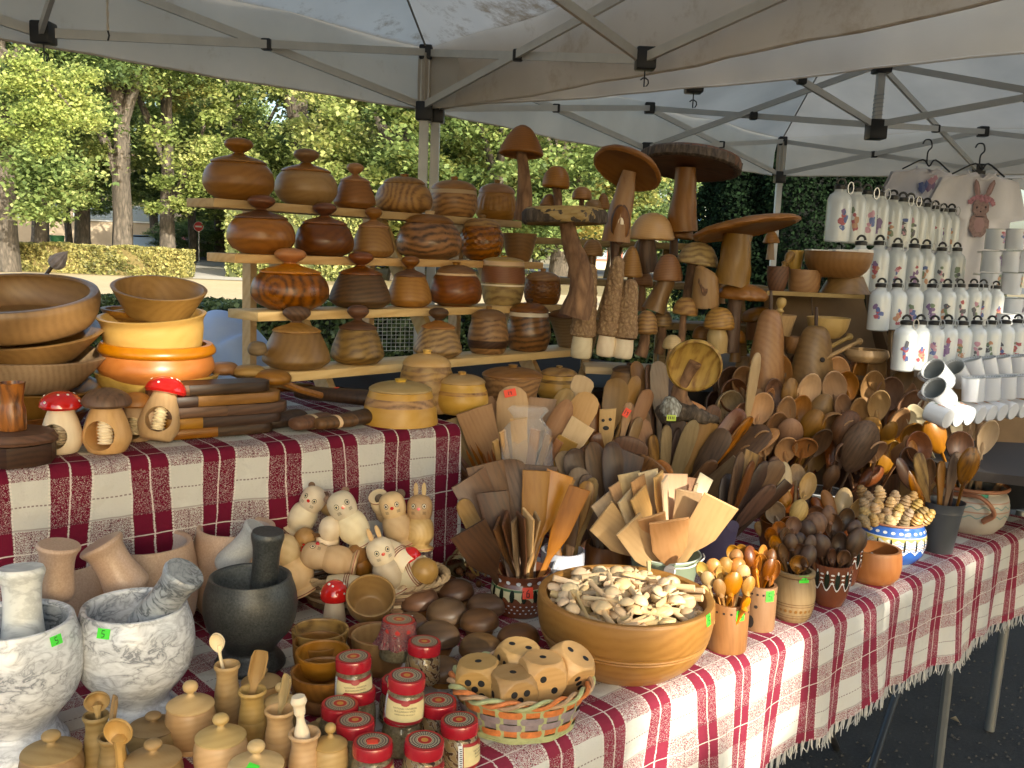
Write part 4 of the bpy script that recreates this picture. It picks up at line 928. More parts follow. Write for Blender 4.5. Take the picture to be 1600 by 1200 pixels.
for i, (cx, yb_, Lp, wd, a, wk, lb, dz) in enumerate([
 (455, 672, 60, 44, .9, 'dark', 'short dark round ended handle, leftmost beside the dark stack', 0),
 (497, 676, 60, 40, .9, 'walnut', 'round ended handle with a pale stripe beside the dark stack', 0),
 (535, 676, 58, 36, .8, 'walnut', 'plain walnut round ended handle right of the striped one', 0),
 (575, 668, 62, 40, 1.0, 'dark', 'rightmost dark handle beside the conical box', 0),
 (535, 650, 105, 40, -.25, 'dark', 'dark club shaped handle with an orange price tag lying on the others', .026),
 (430, 640, 110, 60, .25, 'cherry', 'reddish flat board lying behind the round ended handles', .03)]):
    P = rz_(cx, yb_); P.z = RZ+.003+dz; s = mpp(P); P = P+R2*.03
    T = .026; L = Lp*s*1.3; W = wd*s
    t = thing('wooden_club', lb, 'club', tuple(P), 'dark wooden clubs on the riser'); t.rotation_euler.z = a+PI
    link('grip', mk(*xf(lathe(sm([(0, -L/2), (W*.35, -L/2+W*.08), (W*.5, -L/2+W*.3), (W*.46, 0), (W*.42, L/2-W*.2), (W*.2, L/2), (0, L/2)], 3), 16, sx=.62 if dz != .03 else .2), Matrix.Translation((0, 0, T*.6)) @ Matrix.Rotation(PI/2, 4, 'Y') )), t, wood(wk))
    if 'stripe' in lb: link('stripe', mk(*xf(lathe([(W*.47, -.004), (W*.485, -.003), (W*.485, .004), (W*.47, .005)], 20, sx=.62), Matrix.Translation((0, 0, T*.6)) @ Matrix.Rotation(PI/2, 4, 'Y'))), t, wood('pale'))
    if 'orange' in lb: link('price_tag', mk(*box(.008, .016, .0006, (-.0, 0, T*.6+W*.30)), smooth=False), t, REDTAG)
for i, (cx, cy, w_, h_, wk) in enumerate([(350, 576, 46, 22, 'tan'), (390, 580, 50, 20, 'oak'), (402, 545, 30, 24, 'grey'), (425, 590, 60, 26, 'honey')]):
    P = at_y(cx, cy, 2.05 if i != 2 else 2.2); P.z = max(P.z, RZ+.06); s = mpp(P)
    t = thing('wooden_ladle', ['tan rounded wooden back lying just above the topmost dark board', 'oak coloured rounded back beside the tan one under the shelf', 'small grey brown knob peeping left of the lowest shelf pot', 'honey coloured ladle back under the left end of the lowest shelf'][i], 'ladle', tuple(P), 'rounded ladles under the shelf')
    link('back', mk(*lathe(sm([(0, -h_*s*.5), (w_*s*.4, -h_*s*.35), (w_*s*.5, 0), (w_*s*.35, h_*s*.4), (0, h_*s*.5)], 4), 20)), t, wood(wk, 'X'))
    link('handle', mk(*tube([(0, 0, 0), (.05, .04, -.03), (.09, .09, -.05)], .008, 8)), t, wood(wk, 'X'))
# ================================================================== MUSHROOM SHELVES
ms = thing('mushroom_shelf', 'plain wooden shelf stand carrying the carved mushrooms', 'shelf', (0, 0, 0))
MSZ = [(1.158, 2.86, .22, .84), (1.29, 3.02, .17, .82), (1.415, 3.14, .10, .84), (1.545, 3.26, -.06, .62)]
for z, Y, x0, x1 in MSZ:
    link('shelf_board', mk(*box(x1-x0, .15, .022, bev=.002), smooth=True), ms, wood('pine' if z < 1.2 else 'oak', 'X'), ((x0+x1)/2, Y+.06, z-.011))
for x in (.26, .52, .78):
    link('stringer', mk(*bar((x-.06, 2.9, 1.06), (x+.10 if x < .5 else x, 3.36, 1.52), .05, .02, up=(1, 0, 0)), smooth=False), ms, wood('oak', 'X'))
    link('post', mk(*bar((x, 3.36, .8), (x, 3.36, 1.5), .035, .02, up=(0, 1, 0)), smooth=False), ms, wood('oak'))
link('box', mk(*box(.62, .42, .28, (.55, 3.1, .95)), smooth=False), ms, plain('dark_crate', (.03, .022, .016), .9))
BK = bark('log_bark', (.17, .125, .085), (.035, .024, .017), 60, .004)
PALEB = bark('lichen_bark', (.55, .56, .50), (.12, .10, .07), 90, .004)
ROOT = bark('root_wood', (.36, .20, .10), (.12, .06, .03), 34, .003)
CAPP = {'cone': [(.9, .0), (1, .05), (.93, .22), (.72, .55), (.42, .86), (.15, .99)], 'dome': [(.9, 0), (1, .08), (.99, .3), (.84, .66), (.5, .92), (.2, .99)],
        'bell': [(.92, 0), (1, .06), (.96, .3), (.80, .62), (.52, .88), (.2, .99)], 'flat': [(.92, 0), (1, .16), (.97, .38), (.82, .66), (.5, .88), (.2, .97)], 'slab': [(.95, 0), (1, .25), (1, .8), (.94, 1)]}
def cap_vf(kind, R, H, irr=0, seed=0, hollow=True, sy=1):
    o = sm(CAPP[kind], 4); pr = [(.18, .14), (.86, .10)] if hollow else [(0, 0)]
    pr = ([(0, .16)] if hollow else []) + pr + o + [(0, 1)]
    g = random.Random(seed); ph = [g.uniform(0, 6) for _ in range(4)]
    wob = (lambda a, z: 1+irr*(math.sin(2*a+ph[0])+.6*math.sin(5*a+ph[1])+.4*math.sin(11*a+ph[2]+z*200))) if irr else None
    return lathe(sc2(pr, R, H), 48, wob=wob, sy=sy)
def mushroom(label, Y, cap, stem, cw, sw, kind='cone', roll=0, pitch=0, irr=0, barkrim=False, capmat=None, stemn=.06, group='carved wooden mushrooms', extra=None, hollow=True):
    """cap=(cx, ybottom, width, height) px; stem=[(x, y, width)] px from the cap down"""
    base = at_y(stem[-1][0], stem[-1][1], Y); t = thing('carved_mushroom', label, 'mushroom', tuple(base), group)
    pts = []; rad = []
    cpos = at_y(cap[0], cap[1], Y); s = mpp(cpos)
    for (x, y, w_) in stem: p = at_y(x, y, Y); pts.append(tuple(p-base)); rad.append(w_/2*s)
    pts = sm(pts, 5); rr = [r[0] for r in sm([(r,) for r in rad], 5)]
    g = random.Random(len(label)); ph = g.uniform(0, 6)
    link('stem', mk(*tube(pts, rr, 16, wob=lambda i, a: 1+stemn*math.sin(3*a+i*.4+ph)+stemn*.5*math.sin(7*a+i*.9)), ang=60), t, sw if not isinstance(sw, str) else wood(sw))
    R = cap[2]/2*s; H = cap[3]*s
    q = Quaternion((0, 1, 0), roll) @ Quaternion((1, 0, 0), pitch)
    c = link('cap', mk(*cap_vf(kind, R, H, irr, len(label), hollow), ang=35), t, capmat or wood(cw, 'L' if kind in ('cone', 'bell', 'dome') else 'X'), tuple(cpos-base-Vector((0, 0, H*.0))), q)
    if barkrim:
        o = CAPP[kind]; V, Fc = lathe(sc2([(.9, .02), (.99, .0), (1.03, .12), (1.03, .7), (.98, .88), (.9, .9)], R, H), 64, wob=lambda a, z: 1+irr*(math.sin(2*a)+.6*math.sin(5*a+1))+.02*math.sin(23*a+z*300))
        link('bark_rim', mk(V, Fc), c, BK)
    return t, base, s
mushroom('tallest pointed ringed mushroom on a long reddish stem, left of all the mushrooms', 2.75, (814, 243, 70, 47), [(814, 236, 15), (818, 270, 19), (820, 310, 25), (816, 345, 27)], 'honey', ROOT, 'cone', .03, -.10)
mushroom('mushroom with a dome cap of fine rings just right of the tallest one', 3.1, (868, 294, 43, 34), [(868, 290, 12), (872, 312, 13), (872, 335, 14)], 'honey', ROOT, 'dome', .06)
mushroom('tiny pointed mushroom below the dome capped one', 3.15, (858, 322, 30, 19), [(858, 320, 8), (858, 345, 8)], 'tan', ROOT, 'cone')
mushroom('tiny pale capped mushroom right of the dome capped one', 3.15, (909, 312, 31, 20), [(909, 310, 8), (907, 345, 8)], 'honey', ROOT, 'dome')
mushroom('tiny narrow cone mushroom by the tilted flat cap', 3.12, (942, 327, 23, 25), [(942, 325, 7), (942, 350, 7)], 'honey', ROOT, 'cone')
mushroom('small dome mushroom behind the bark edged slab cap', 3.12, (928, 326, 30, 14), [(928, 325, 8), (928, 350, 8)], 'tan', ROOT, 'dome')
mushroom('mushroom with a wide bark edged slab cap on a long curved stem', 2.62, (880, 350, 128, 24), [(885, 348, 24), (893, 380, 28), (905, 415, 34), (908, 455, 40), (898, 495, 50)], 'oak', ROOT, 'slab', -.04, -.03, .07, True)
mushroom('mushroom with a broad flat cap tilted steeply to the right', 2.78, (978, 268, 112, 22), [(984, 268, 22), (976, 300, 30), (968, 335, 38), (963, 378, 46)], 'tan', 'tan', 'flat', .42, -.42, .02, False)
mushroom('mushroom with the largest round bark rimmed cap at the top right', 2.95, (1077, 264, 155, 20), [(1072, 262, 32), (1070, 295, 34), (1066, 330, 44), (1066, 362, 50)], 'walnut', 'tan', 'slab', .10, -.16, .012, True)
mushroom('mushroom with a pale rounded cap on a thick dark stem', 2.95, (1018, 375, 71, 42), [(1012, 372, 24), (1010, 395, 30), (1014, 426, 30)], 'boxwood', 'walnut', 'bell')
mushroom('cone capped mushroom just right of the pale rounded cap', 2.99, (1063, 373, 40, 42), [(1053, 370, 12), (1053, 400, 14)], 'honey', 'walnut', 'cone', .10)
mushroom('mushroom with a widely flared cap with a torn notch', 2.80, (1165, 362, 158, 20), [(1154, 366, 44), (1150, 395, 46), (1146, 420, 52), (1140, 446, 60)], 'tan', 'tan', 'flat', -.20, -.16, .05, False)
mushroom('mushroom with a hollowed ragged cap below the big bark rimmed one', 2.86, (1088, 414, 60, 36), [(1083, 412, 17), (1078, 440, 16), (1072, 478, 18)], 'spalted', ROOT, 'bell', .12, 0, .06)
mushroom('large striped cone mushroom left of the carved log stump', 2.84, (1043, 439, 46, 42), [(1043, 436, 26), (1032, 460, 30), (1022, 486, 38)], 'honey', 'tan', 'bell')
mushroom('striped cone mushroom with a slim neck between the morels', 2.9, (985, 433, 38, 48), [(985, 432, 9), (982, 450, 9)], 'honey', 'walnut', 'cone')
mushroom('dark stemmed mushroom with an oval slice cap seen face on', 2.84, (961, 378, 16, 30), [(961, 376, 16), (960, 410, 11), (958, 440, 12)], 'honey', 'walnut', 'bell')
mushroom('small dome mushroom with a squiggle grain cap', 2.78, (1070, 492, 39, 28), [(1068, 490, 10), (1066, 520, 11), (1062, 545, 14)], 'spalted', ROOT, 'dome', .10)
mushroom('round dark capped mushroom on a stout pale stem', 2.74, (1123, 514, 47, 34), [(1122, 510, 24), (1121, 530, 32), (1122, 552, 26)], 'olive', 'boxwood', 'dome')
mushroom('striped cap mushroom with a pale torn rim', 2.78, (1009, 521, 36, 36), [(1009, 518, 16), (1006, 540, 17), (1000, 556, 22)], 'olive', ROOT, 'dome')
mushroom('striped small cap mushroom behind the torn rim one', 2.86, (1034, 510, 32, 26), [(1034, 508, 14), (1034, 530, 14), (1028, 553, 16)], 'olive', ROOT, 'dome')
mushroom('mushroom with a leaf shaped flat cap over the round dark cap', 2.80, (1159, 468, 72, 26), [(1150, 468, 22), (1146, 500, 22), (1142, 550, 24)], 'tan', 'walnut', 'flat', .03, 0, .06)
mushroom('brown knobbly mushroom left of the tall pear shaped carving', 2.9, (1185, 500, 50, 20), [(1182, 498, 30), (1182, 530, 32)], 'tan', 'honey', 'dome', -.2, 0, .05)
for i, (cx, cy, w_, h_, sw_, hh, Y, kd, ck, lb) in enumerate([
 (1004, 446, 32, 22, 10, 40, 3.05, 'dome', 'honey', 'small brown dome mushroom peeping left of the large striped cone'), (1100, 447, 30, 24, 10, 36, 3.05, 'dome', 'boxwood', 'small pale dome mushroom behind the hollowed ragged cap'),
 (895, 398, 28, 24, 9, 36, 3.05, 'cone', 'olive', 'small cone mushroom behind the curved long stem'), (925, 400, 34, 26, 10, 34, 3.0, 'bell', 'honey', 'bell shaped mushroom between the curved stem and the slim neck cone'),
 (1050, 545, 30, 22, 12, 24, 2.72, 'dome', 'boxwood', 'pale small mushroom just above the leaning disc mushroom'), (1095, 530, 28, 22, 10, 26, 2.84, 'dome', 'tan', 'little tan mushroom left of the round dark capped one'),
 (1150, 535, 30, 20, 14, 30, 2.84, 'dome', 'honey', 'squat brown mushroom between the round dark capped one and the pear carving'), (1205, 380, 26, 20, 9, 26, 3.1, 'cone', 'tan', 'tiny cone mushroom behind the widely flared cap'),
 (1000, 398, 26, 30, 9, 30, 3.1, 'cone', 'honey', 'narrow cone mushroom right of the oval slice'), (1128, 440, 26, 20, 9, 34, 3.1, 'bell', 'olive', 'small striped bell mushroom behind the flared cap stem')]):
    mushroom(lb, Y, (cx, cy, w_, h_), [(cx, cy-2, sw_), (cx-1, cy+hh*.5, sw_+2), (cx-2, cy+hh, sw_+5)], ck, ['tan', 'boxwood', ROOT][i % 3], kd, random.uniform(-.1, .1))
# bark sliced egg standing on a shelf and the carved log stump
p = at_y(967, 382, 2.76); s = mpp(p)
t = thing('wood_slice', 'oval bark edged wood slice with a pale heart standing upright', 'carving', tuple(p))
link('rim', mk(*xf(lathe([(0, -10*s), (14*s, -10*s), (15*s, -6*s), (15*s, 6*s), (13*s, 9*s), (0, 9*s)], 28, sy=2.1), Matrix.Translation((0, 0, 31*s)) @ RX)), t, wood('walnut'))
link('heart', mk(*xf(lathe([(0, 9.4*s), (13*s, 9.2*s), (13*s, 8*s)], 24, sy=2.1), Matrix.Translation((0, 0, 31*s)) @ RX), ang=0), t, wood('honey'))
link('core', mk(*xf(lathe([(0, 10*s), (4.5*s, 9.6*s), (5*s, 9*s)], 16, sy=2.2), Matrix.Translation((0, 0, 31*s)) @ RX), ang=0), t, wood('cream'))
p = at_y(1101, 481, 2.78); s = mpp(p)
t = thing('log_carving', 'slant topped stump with an open burrowed face among the mushrooms', 'carving', tuple(p))
V, Fc = lathe(sc2([(0, 0), (.98, 0), (1, .1), (.95, .6), (.85, .9), (.6, 1), (0, .98)], 21*s, 60*s), 28, wob=lambda a, z: 1+.05*math.sin(2*a+1))
V = [(x, y, z-(x/(21*s))*z*.18) for x, y, z in V]; link('stump', mk(V, Fc), t, wood('tan'))
link('hollow', mk(*xf(lathe([(9*s, 0), (8*s, 1.5*s), (0, 1*s)], 18, sy=1.9, wob=lambda a, z: 1+.2*math.sin(3*a)), Matrix.Translation((-6*s, -15*s, 38*s)) @ Matrix.Rotation(PI/2-.35, 4, 'X'))), t, bark('rotten', (.26, .12, .05), (.06, .03, .015), 120, .003))
# morels
MOREL = bark('morel_skin', (.50, .33, .17), (.24, .14, .07), 70, .01, .8)
for i, (cx, yt_, yb_, w_, hb_, r0, lb) in enumerate([(909, 412, 560, 40, 42, .05, 'leftmost carved morel with a wrinkled tall head, behind the shelf end'), (947, 400, 557, 36, 40, .08, 'middle morel, tallest of the three, on a pale smooth foot'), (974, 436, 560, 38, 38, .06, 'rightmost morel with a ringed bulbous pale foot')]):
    p = at_y(cx-2, yb_, 2.72); s = mpp(p); H = (yb_-yt_)*s; hb_ *= s; R = w_*s/2
    t = thing('carved_morel', lb, 'mushroom', tuple(p), 'carved morels'); t.rotation_euler.y = r0
    link('foot', mk(*lathe(sc2(sm([(0, 0), (.6, 0), (.80, .12), (.82, .5), (.62, 1.1), (0, 1.15)], 4), R, hb_), 24)), t, wood('cream', 'Y'))
    g = random.Random(i)
    def wr(a, z, H=H): return 1+.07*math.sin(a*6+math.sin(z*150)*2.2)*math.sin(z*230+math.sin(a*3)*2.5)+.045*math.sin(a*9+z*110+math.sin(a*2))
    hb_ *= .85; pr = [(0, hb_), (R*.8, hb_*.96), (R*1.0, hb_*1.05)]+[(R*(1.0-.50*u**1.3)*(1 if u < .9 else math.sqrt(max(0, 1-((u-.9)/.105)**2))), hb_+(H-hb_)*u) for u in [j/60 for j in range(1, 60)]]+[(0, H)]
    link('head', mk(*lathe(pr, 44, wob=wr), ang=0), t, MOREL)
# pear carvings with a dark stalk
for cx, yt_, yb_, w_, lb in [(1192, 483, 640, 56, 'tall pear shaped wood carving with a thin dark stalk, left of the pair'), (1264, 508, 640, 66, 'squat pear shaped wood carving with a small knot hole and a dark stalk')]:
    p = at_y(cx, yb_, 2.70); s = mpp(p); R = w_/2*s; H = (yb_-yt_)*s
    t = thing('pear_carving', lb, 'carving', tuple(p))
    link('body', mk(*lathe(sc2(sm([(0, 0), (.9, 0), (1, .12), (1.0, .35), (.85, .65), (.66, .88), (.4, .98), (0, 1)], 4), R, H), 30, wob=lambda a, z: 1+.05*math.sin(2*a+.5)+.02*math.sin(5*a+z*40))), t, wood('tan', 'Y'))
    link('stalk', mk(*tube([(0, 0, H*.97), (-.002, 0, H+12*s), (-.004, 0, H+28*s)], [.005, .006, .004], 8)), t, wood('dark'))
    if 'knot' in lb: link('knot', mk(*xf(lathe([(4*s, 0), (3*s, 1*s), (0, .5*s)], 12), Matrix.Translation((5*s, -R*.86, H*.62)) @ Matrix.Rotation(PI/2-.25, 4, 'X'))), t, plain('knot_dark', (.02, .012, .008), .8))
# upside leaning mushroom with bark foot
p = at_y(1084, 655, 2.45); s = mpp(p)
t = thing('carved_mushroom', 'leaning mushroom with its disc cap turned to the front and a rough bark foot', 'mushroom', tuple(p))
pts = [at_y(x, y, Y_)-p for x, y, Y_ in ((1086, 566, 2.40), (1072, 590, 2.42), (1062, 615, 2.44), (1066, 640, 2.44))]
link('stem', mk(*tube(sm([tuple(q) for q in pts], 4), [10*s, 9.5*s, 9*s, 9*s, 10*s, 11*s, 11*s, 12*s, 13*s, 14*s, 15*s, 18*s, 20*s], 12, wob=lambda i, a: 1+.1*math.sin(3*a+i*.5))), t, ROOT)
q = Quaternion((0, 1, 0), .35) @ Quaternion((1, 0, 0), PI/2+.25)
link('cap', mk(*lathe(sc2([(0, .18), (.5, .26), (.8, .34), (.90, .42), (.93, .52), (1, .42), (1, .3), (.85, .06), (.5, -.08), (0, -.12)], 42*s, 34*s), 44)), t, wood('spalted', 'Y'), tuple(at_y(1084, 567, 2.42)-p), q)
V, Fc = tube(sm([tuple(at_y(x, y, 2.42)-p) for x, y in ((1028, 652), (1050, 642), (1075, 645), (1100, 652), (1122, 656))], 4), [10*s]+[17*s]*5+[15*s]*4+[10*s]*4+[7*s]*2+[4*s], 12, wob=lambda i, a: 1+.16*math.sin(2*a+i)+.1*math.sin(5*a+i*2))
link('bark_foot', mk(V, Fc), t, BK)
link('lichen', mk(*lathe(sc2([(0, 0), (1, 0), (.85, .5), (.4, .9), (0, 1)], 19*s, 30*s), 16, wob=lambda a, z: 1+.15*math.sin(3*a+z*90))), t, PALEB, tuple(at_y(1046, 648, 2.41)-p))
link('price_tag', mk(*box(14*s, .001, 9*s), smooth=False), t, YELTAG, tuple(at_y(1049, 653, 2.36)-p))
link('tag_writing', mk(*join([box(1.2*s, .0006, 4.5*s, ((i-1.5)*2.6*s, 0, 0)) for i in range(4)]), smooth=False), t, INK, tuple(at_y(1049, 653, 2.3592)-p))
# right end shelf with bowls on a card panel
CARD = plain('fibreboard', (.20, .125, .062), .8, var=.15, vscale=6)
t = thing('panel_stand', 'brown fibreboard stand with a thin shelf between the mushrooms and the bottles', 'shelf', (0, 0, 0))
a = at_y(1196, 460, 2.8); b = at_y(1350, 457, 2.8)
link('shelf_board', mk(*box(b.x-a.x, .26, .012, ((a.x+b.x)/2, 2.92, 1.405)), smooth=False), t, wood('oak', 'X'))
Vp = [tuple(at_y(x, y, Y_)) for x, y, Y_ in ((1195, 462, 3.04), (1347, 458, 3.04), (1392, 640, 2.90), (1195, 640, 2.96))]
link('panel', mk(Vp+[(x, y+.012, z) for x, y, z in Vp], [(0, 3, 2, 1), (4, 5, 6, 7), (1, 2, 6, 5)], smooth=False), t, CARD)
Vp = [tuple(at_y(x, y, Y_)) for x, y, Y_ in ((1262, 400, 3.0), (1346, 398, 3.1), (1346, 456, 3.1), (1262, 456, 3.0))]
link('ledge', mk(*box(b.x-a.x+.05, .16, .012, ((a.x+b.x)/2, 2.78, 1.175)), smooth=False), t, CARD)
link('seam', mk(*bar(at_y(1268, 462, 2.90), at_y(1271, 515, 2.9), .004, .004), smooth=False), t, wood('walnut'))
link('base_box', mk(*box(.95, .5, .385, (1.12, 3.12, .973)), smooth=False), t, CARD)
def shelf_item(cx, yb_, Y, w_, h_, prof, wk, lb, name='wooden_bowl', cat='bowl', flip=False, axis='Y', mat=None):
    P = at_y(cx, yb_, Y); s = mpp(P)
    bowl(P, w_/2*s, h_*s, [(r, 1-z) for r, z in BP[prof][::-1]] if flip else BP[prof], wk, lb, None, name, cat, None, axis, mat=mat)
Z1 = 1.411
shelf_item(1307, 434, 2.86, 103, 40, 'round', 'tan', 'wide tan bowl on top of the upturned bowl left of the bottles')
shelf_item(1320, 458, 2.86, 76, 26, 'taper', 'tan', 'upturned tan bowl on the thin shelf', flip=True)
shelf_item(1255, 458, 2.86, 50, 36, 'straight', 'honey', 'round tan box with fine bands on the thin shelf')
shelf_item(1213, 457, 2.84, 34, 40, 'globe' if 'globe' in BP else 'round', 'walnut', 'small dark rounded cup on the thin shelf')
shelf_item(1240, 432, 2.95, 24, 40, 'round', 'yellow', 'small yellow carved owl shaped block behind the banded box', name='carved_block', cat='carving')
shelf_item(1216, 528, 2.78, 50, 36, 'taper', 'boxwood', 'pale turned mortar with a knobbed pestle under the thin shelf', name='wooden_mortar', cat='mortar')
shelf_item(1292, 528, 2.78, 66, 32, 'shallow', 'boxwood', 'stacked pale bowl under the thin shelf')
shelf_item(1353, 566, 2.70, 66, 20, 'inner', 'boxwood', 'flat rounded pale bowl left of the lowest bottles')
shelf_item(1240, 552, 2.74, 34, 26, 'round', 'honey', 'small brown cup between the two pear carvings')
def pestle(label, p0, p1, r, mat, prof=None, Y0=0, Y1=0, name='pestle', n=24):
    a = at_y(*p0, Y0); b = at_y(*p1, Y1); d = b-a; L = d.length
    t = thing(name, label, 'pestle', tuple(a), None, d.to_track_quat('Z', 'Y'))
    prof = prof or [(0, 0), (.7, 0), (.95, .06), (1, .18), (.72, .5), (.70, .75), (.98, .92), (.9, .985), (.6, 1), (0, 1)]
    link('shaft', mk(*lathe(sc2([prof[0]]+sm(prof[1:-1], 3)+[prof[-1]], r, L), n)), t, mat); return t
KNOBBY = [(0, 0), (.6, 0), (.7, .3), (.5, .5), (.9, .58), (.55, .66), (1, .8), (.9, .95), (.4, 1), (0, 1)]
pestle('knobbed pale pestle standing in the turned mortar', (1214, 515), (1222, 465), .014, wood('boxwood'), KNOBBY, 2.8, 2.8)
pestle('knobbed brown pestle leaning out of the dark cup', (1212, 438), (1238, 394), .014, wood('tan'), KNOBBY, 2.86, 2.9)
for i, (p0, p1) in enumerate([((1290, 560), (1345, 532)), ((1270, 556), (1330, 525))]):
    a = at_y(*p0, 2.66); b = at_y(*p1, 2.74)
    t = thing('wooden_stick', ['pale stick lying across the bowls under the thin shelf', 'upper pale stick with a rounded end under the thin shelf'][i], 'stick', tuple(a), None, (b-a).to_track_quat('Z', 'Y'))
    link('shaft', mk(*lathe([(0, 0), (.006, 0), (.006, (b-a).length*.9), (.011, (b-a).length*.95), (.008, (b-a).length), (0, (b-a).length)], 12)), t, wood('oak'))
p = at_y(1210, 575, 2.85)
wb = thing('wire_basket', 'white wire grid basket behind the lowest pot shelf', 'basket', tuple(at_y(615, 545, 3.1)))
s = mpp(at_y(615, 545, 3.1))
link('wires', mk(*join([bar((x*s, 0, -4*s), (x*s, 0, 48*s), .002, .002) for x in range(-32, 33, 7)]+[bar((-32*s, -.002, y*s), (32*s, -.002, y*s+(3*s)), .002, .002) for y in range(-4, 49, 6)]), smooth=False), wb, plain('wire_white', (.55, .55, .53), .5))
wb['kind'] = 'thing'

# ================================================================== BOTTLE STALL
bs = thing('bottle_stand', 'stepped fibreboard stand covered with white bottles and mugs', 'shelf', (0, 0, 0))
BWHITE = plain('bottle_white', (.60, .62, .61), .22, coat=.3)
PRINTS = [plain('print_blue', (.10, .14, .34), .4), plain('print_red', (.40, .09, .11), .4), plain('print_pink', (.50, .26, .33), .4), plain('print_purple', (.21, .13, .27), .4), plain('print_orange', (.50, .26, .15), .4), plain('print_grey', (.10, .10, .12), .4), plain('print_green', (.17, .23, .14), .4)]
def bottle_parts(seed, R, H):
    g = random.Random(seed)
    pr = [(0, 0), (R*.9, 0), (R, H*.02), (R, H*.62), (R*.97, H*.68), (R*.80, H*.755), (R*.55, H*.79), (R*.48, H*.81), (R*.48, H*.86), (0, H*.86)]
    body = mk(*lathe(pr, 22))
    cp = join([lathe([(0, H*.84), (R*.55, H*.84), (R*.56, H*.90), (R*.40, H*.92), (0, H*.92)], 14),
               tube([(R*.34*math.cos(a), 0, H*.93+R*.42*math.sin(a)) for a in [PI*j/8 for j in range(9)]], R*.11, 6)])
    cap_ = mk(*cp)
    cc = tube([(R*.45+R*.22*math.cos(a)+R*.25, -R*.5, H*.86+R*.5*math.sin(a)) for a in [2*PI*j/12 for j in range(13)]], R*.045, 5)
    clip = mk(*cc)
    blobs = {}
    a0 = -PI/2+g.uniform(-.1, .35); zc = H*g.uniform(.28, .4)
    for i in range(6):
        m_ = PRINTS[seed % 7] if i % 2 == 0 else PRINTS[(seed*3+1) % 7]
        if i == 5: m_ = g.choice(PRINTS)
        ac = a0+g.uniform(-.25, .25); zz = zc+(i-2.5)*.05*H+g.uniform(-.03, .03)*H; w_ = g.uniform(.14, .40); h_ = g.uniform(.035, .08)*H; n_ = 9
        rr = R*1.004+.0002*i; ring = []
        for j in range(n_):
            q = g.uniform(.55, 1.1); ring.append((ac+w_*q*math.cos(2*PI*j/n_), zz+h_*q*math.sin(2*PI*j/n_)))
        V = [(rr*math.cos(ac), rr*math.sin(ac), zz)]+[(rr*math.cos(a), rr*math.sin(a), z) for a, z in ring]
        Fc = [(0, j+1, (j+1) % n_+1) for j in range(n_)]
        blobs.setdefault(m_.name, []).append((V, Fc, m_))
    V = []; Fc = []; mi = []; ml = []
    for k, L in blobs.items():
        ml.append(L[0][2])
        for v, f, _ in L: kk = len(V); V += v; Fc += [tuple(i+kk for i in q) for q in f]; mi += [len(ml)-1]*len(f)
    pr_ = mk(V, Fc, smooth=False, mats=ml, mi=mi)
    return body, cap_, clip, pr_
PROTO = {}
def bottle(P, R, H, label, seed, group, clip=True, yaw=0, pr=True):
    if seed not in PROTO: PROTO[seed] = bottle_parts(seed, .0355, .19)
    b, c, cl, pt = PROTO[seed]
    t = thing('water_bottle', label, 'bottle', tuple(P), group); t.scale = (R/.0355, R/.0355, H/.19); t.rotation_euler.z = yaw
    link('body', b, t, BWHITE); link('cap', c, t, BLACKPLASTIC); 
    if clip: link('carabiner', cl, t, STEEL)
    if pr: link('print', pt, t)
rows = [  # px list, base y at first, Y0, Y1, z, R, H
 ('tallest row', [1300, 1324, 1341, 1360, 1382, 1397, 1409, 1422, 1435, 1448, 1461, 1474], 378, 2.95, 3.95, .038, .195),
 ('second row', [1339, 1368, 1396, 1422, 1441, 1466, 1489], 458, 2.95, 3.55, .034, .178),
 ('third row', [1377, 1402, 1428, 1457, 1480, 1500, 1521, 1536, 1556], 516, 2.72, 3.25, .030, .150),
 ('lowest row', [1422, 1444, 1466, 1487, 1510, 1533, 1556, 1577, 1597], 578, 2.62, 3.0, .031, .150)]
def on_line(px, A, B):                       # where the sight line of px crosses the ground line A-B
    d = (B-A); d.z = 0; return on_plane(px, 450, A, d.normalized())
for ri, (rn, xs, yb_, Y0, Y1, R, H) in enumerate(rows):
    A = at_y(xs[0], yb_, Y0); z = A.z; Bp = at_y(xs[-1], yb_, Y1)
    n_ = len(xs)
    for i, x in enumerate(xs):
        P = on_line(x, A, Bp); P.z = z
        sm_ = 1 if not (ri == 1 and i == 0) else .9
        bottle(P, R, H*random.uniform(.97, 1.02), f'white bottle with black loop cap and {["blue", "red", "pink", "purple", "orange", "grey", "green"][(ri*7+i) % 7]} print, {ORD[i]} in {rn}', ri*7+i, 'printed white bottles', clip=(i*7+ri) % 3 != 1, yaw=random.uniform(-.2, .25)+math.atan2(P.x, P.y)*-1*.9)
    d = (Bp-A).normalized(); d.z = 0; d.normalize(); pn = Vector((-d.y, d.x, 0)); L = (Bp-A).length
    o = link('shelf_board', mk(*slab(A, d, pn, -.06, L+.5, -.045, .075, z-.012, z-.0005), smooth=False), bs, CARD if ri else WHITEPAINT)
    link('riser_board', mk(*slab(A, d, pn, -.05, L+.5, .0, .012, z-.16, z-.0125), smooth=False), bs, CARD)
link('side_panel', mk([tuple(at_y(x, y, Y_)) for x, y, Y_ in ((1352, 440, 3.05), (1380, 500, 2.95), (1440, 700, 2.7), (1360, 700, 3.0))], [(0, 1, 2, 3)], smooth=False), bs, CARD)
link('frame_post', mk(*bar(at_y(1398, 515, 2.78), at_y(1396, 640, 2.72), .03, .03), smooth=False), bs, wood('oak'))
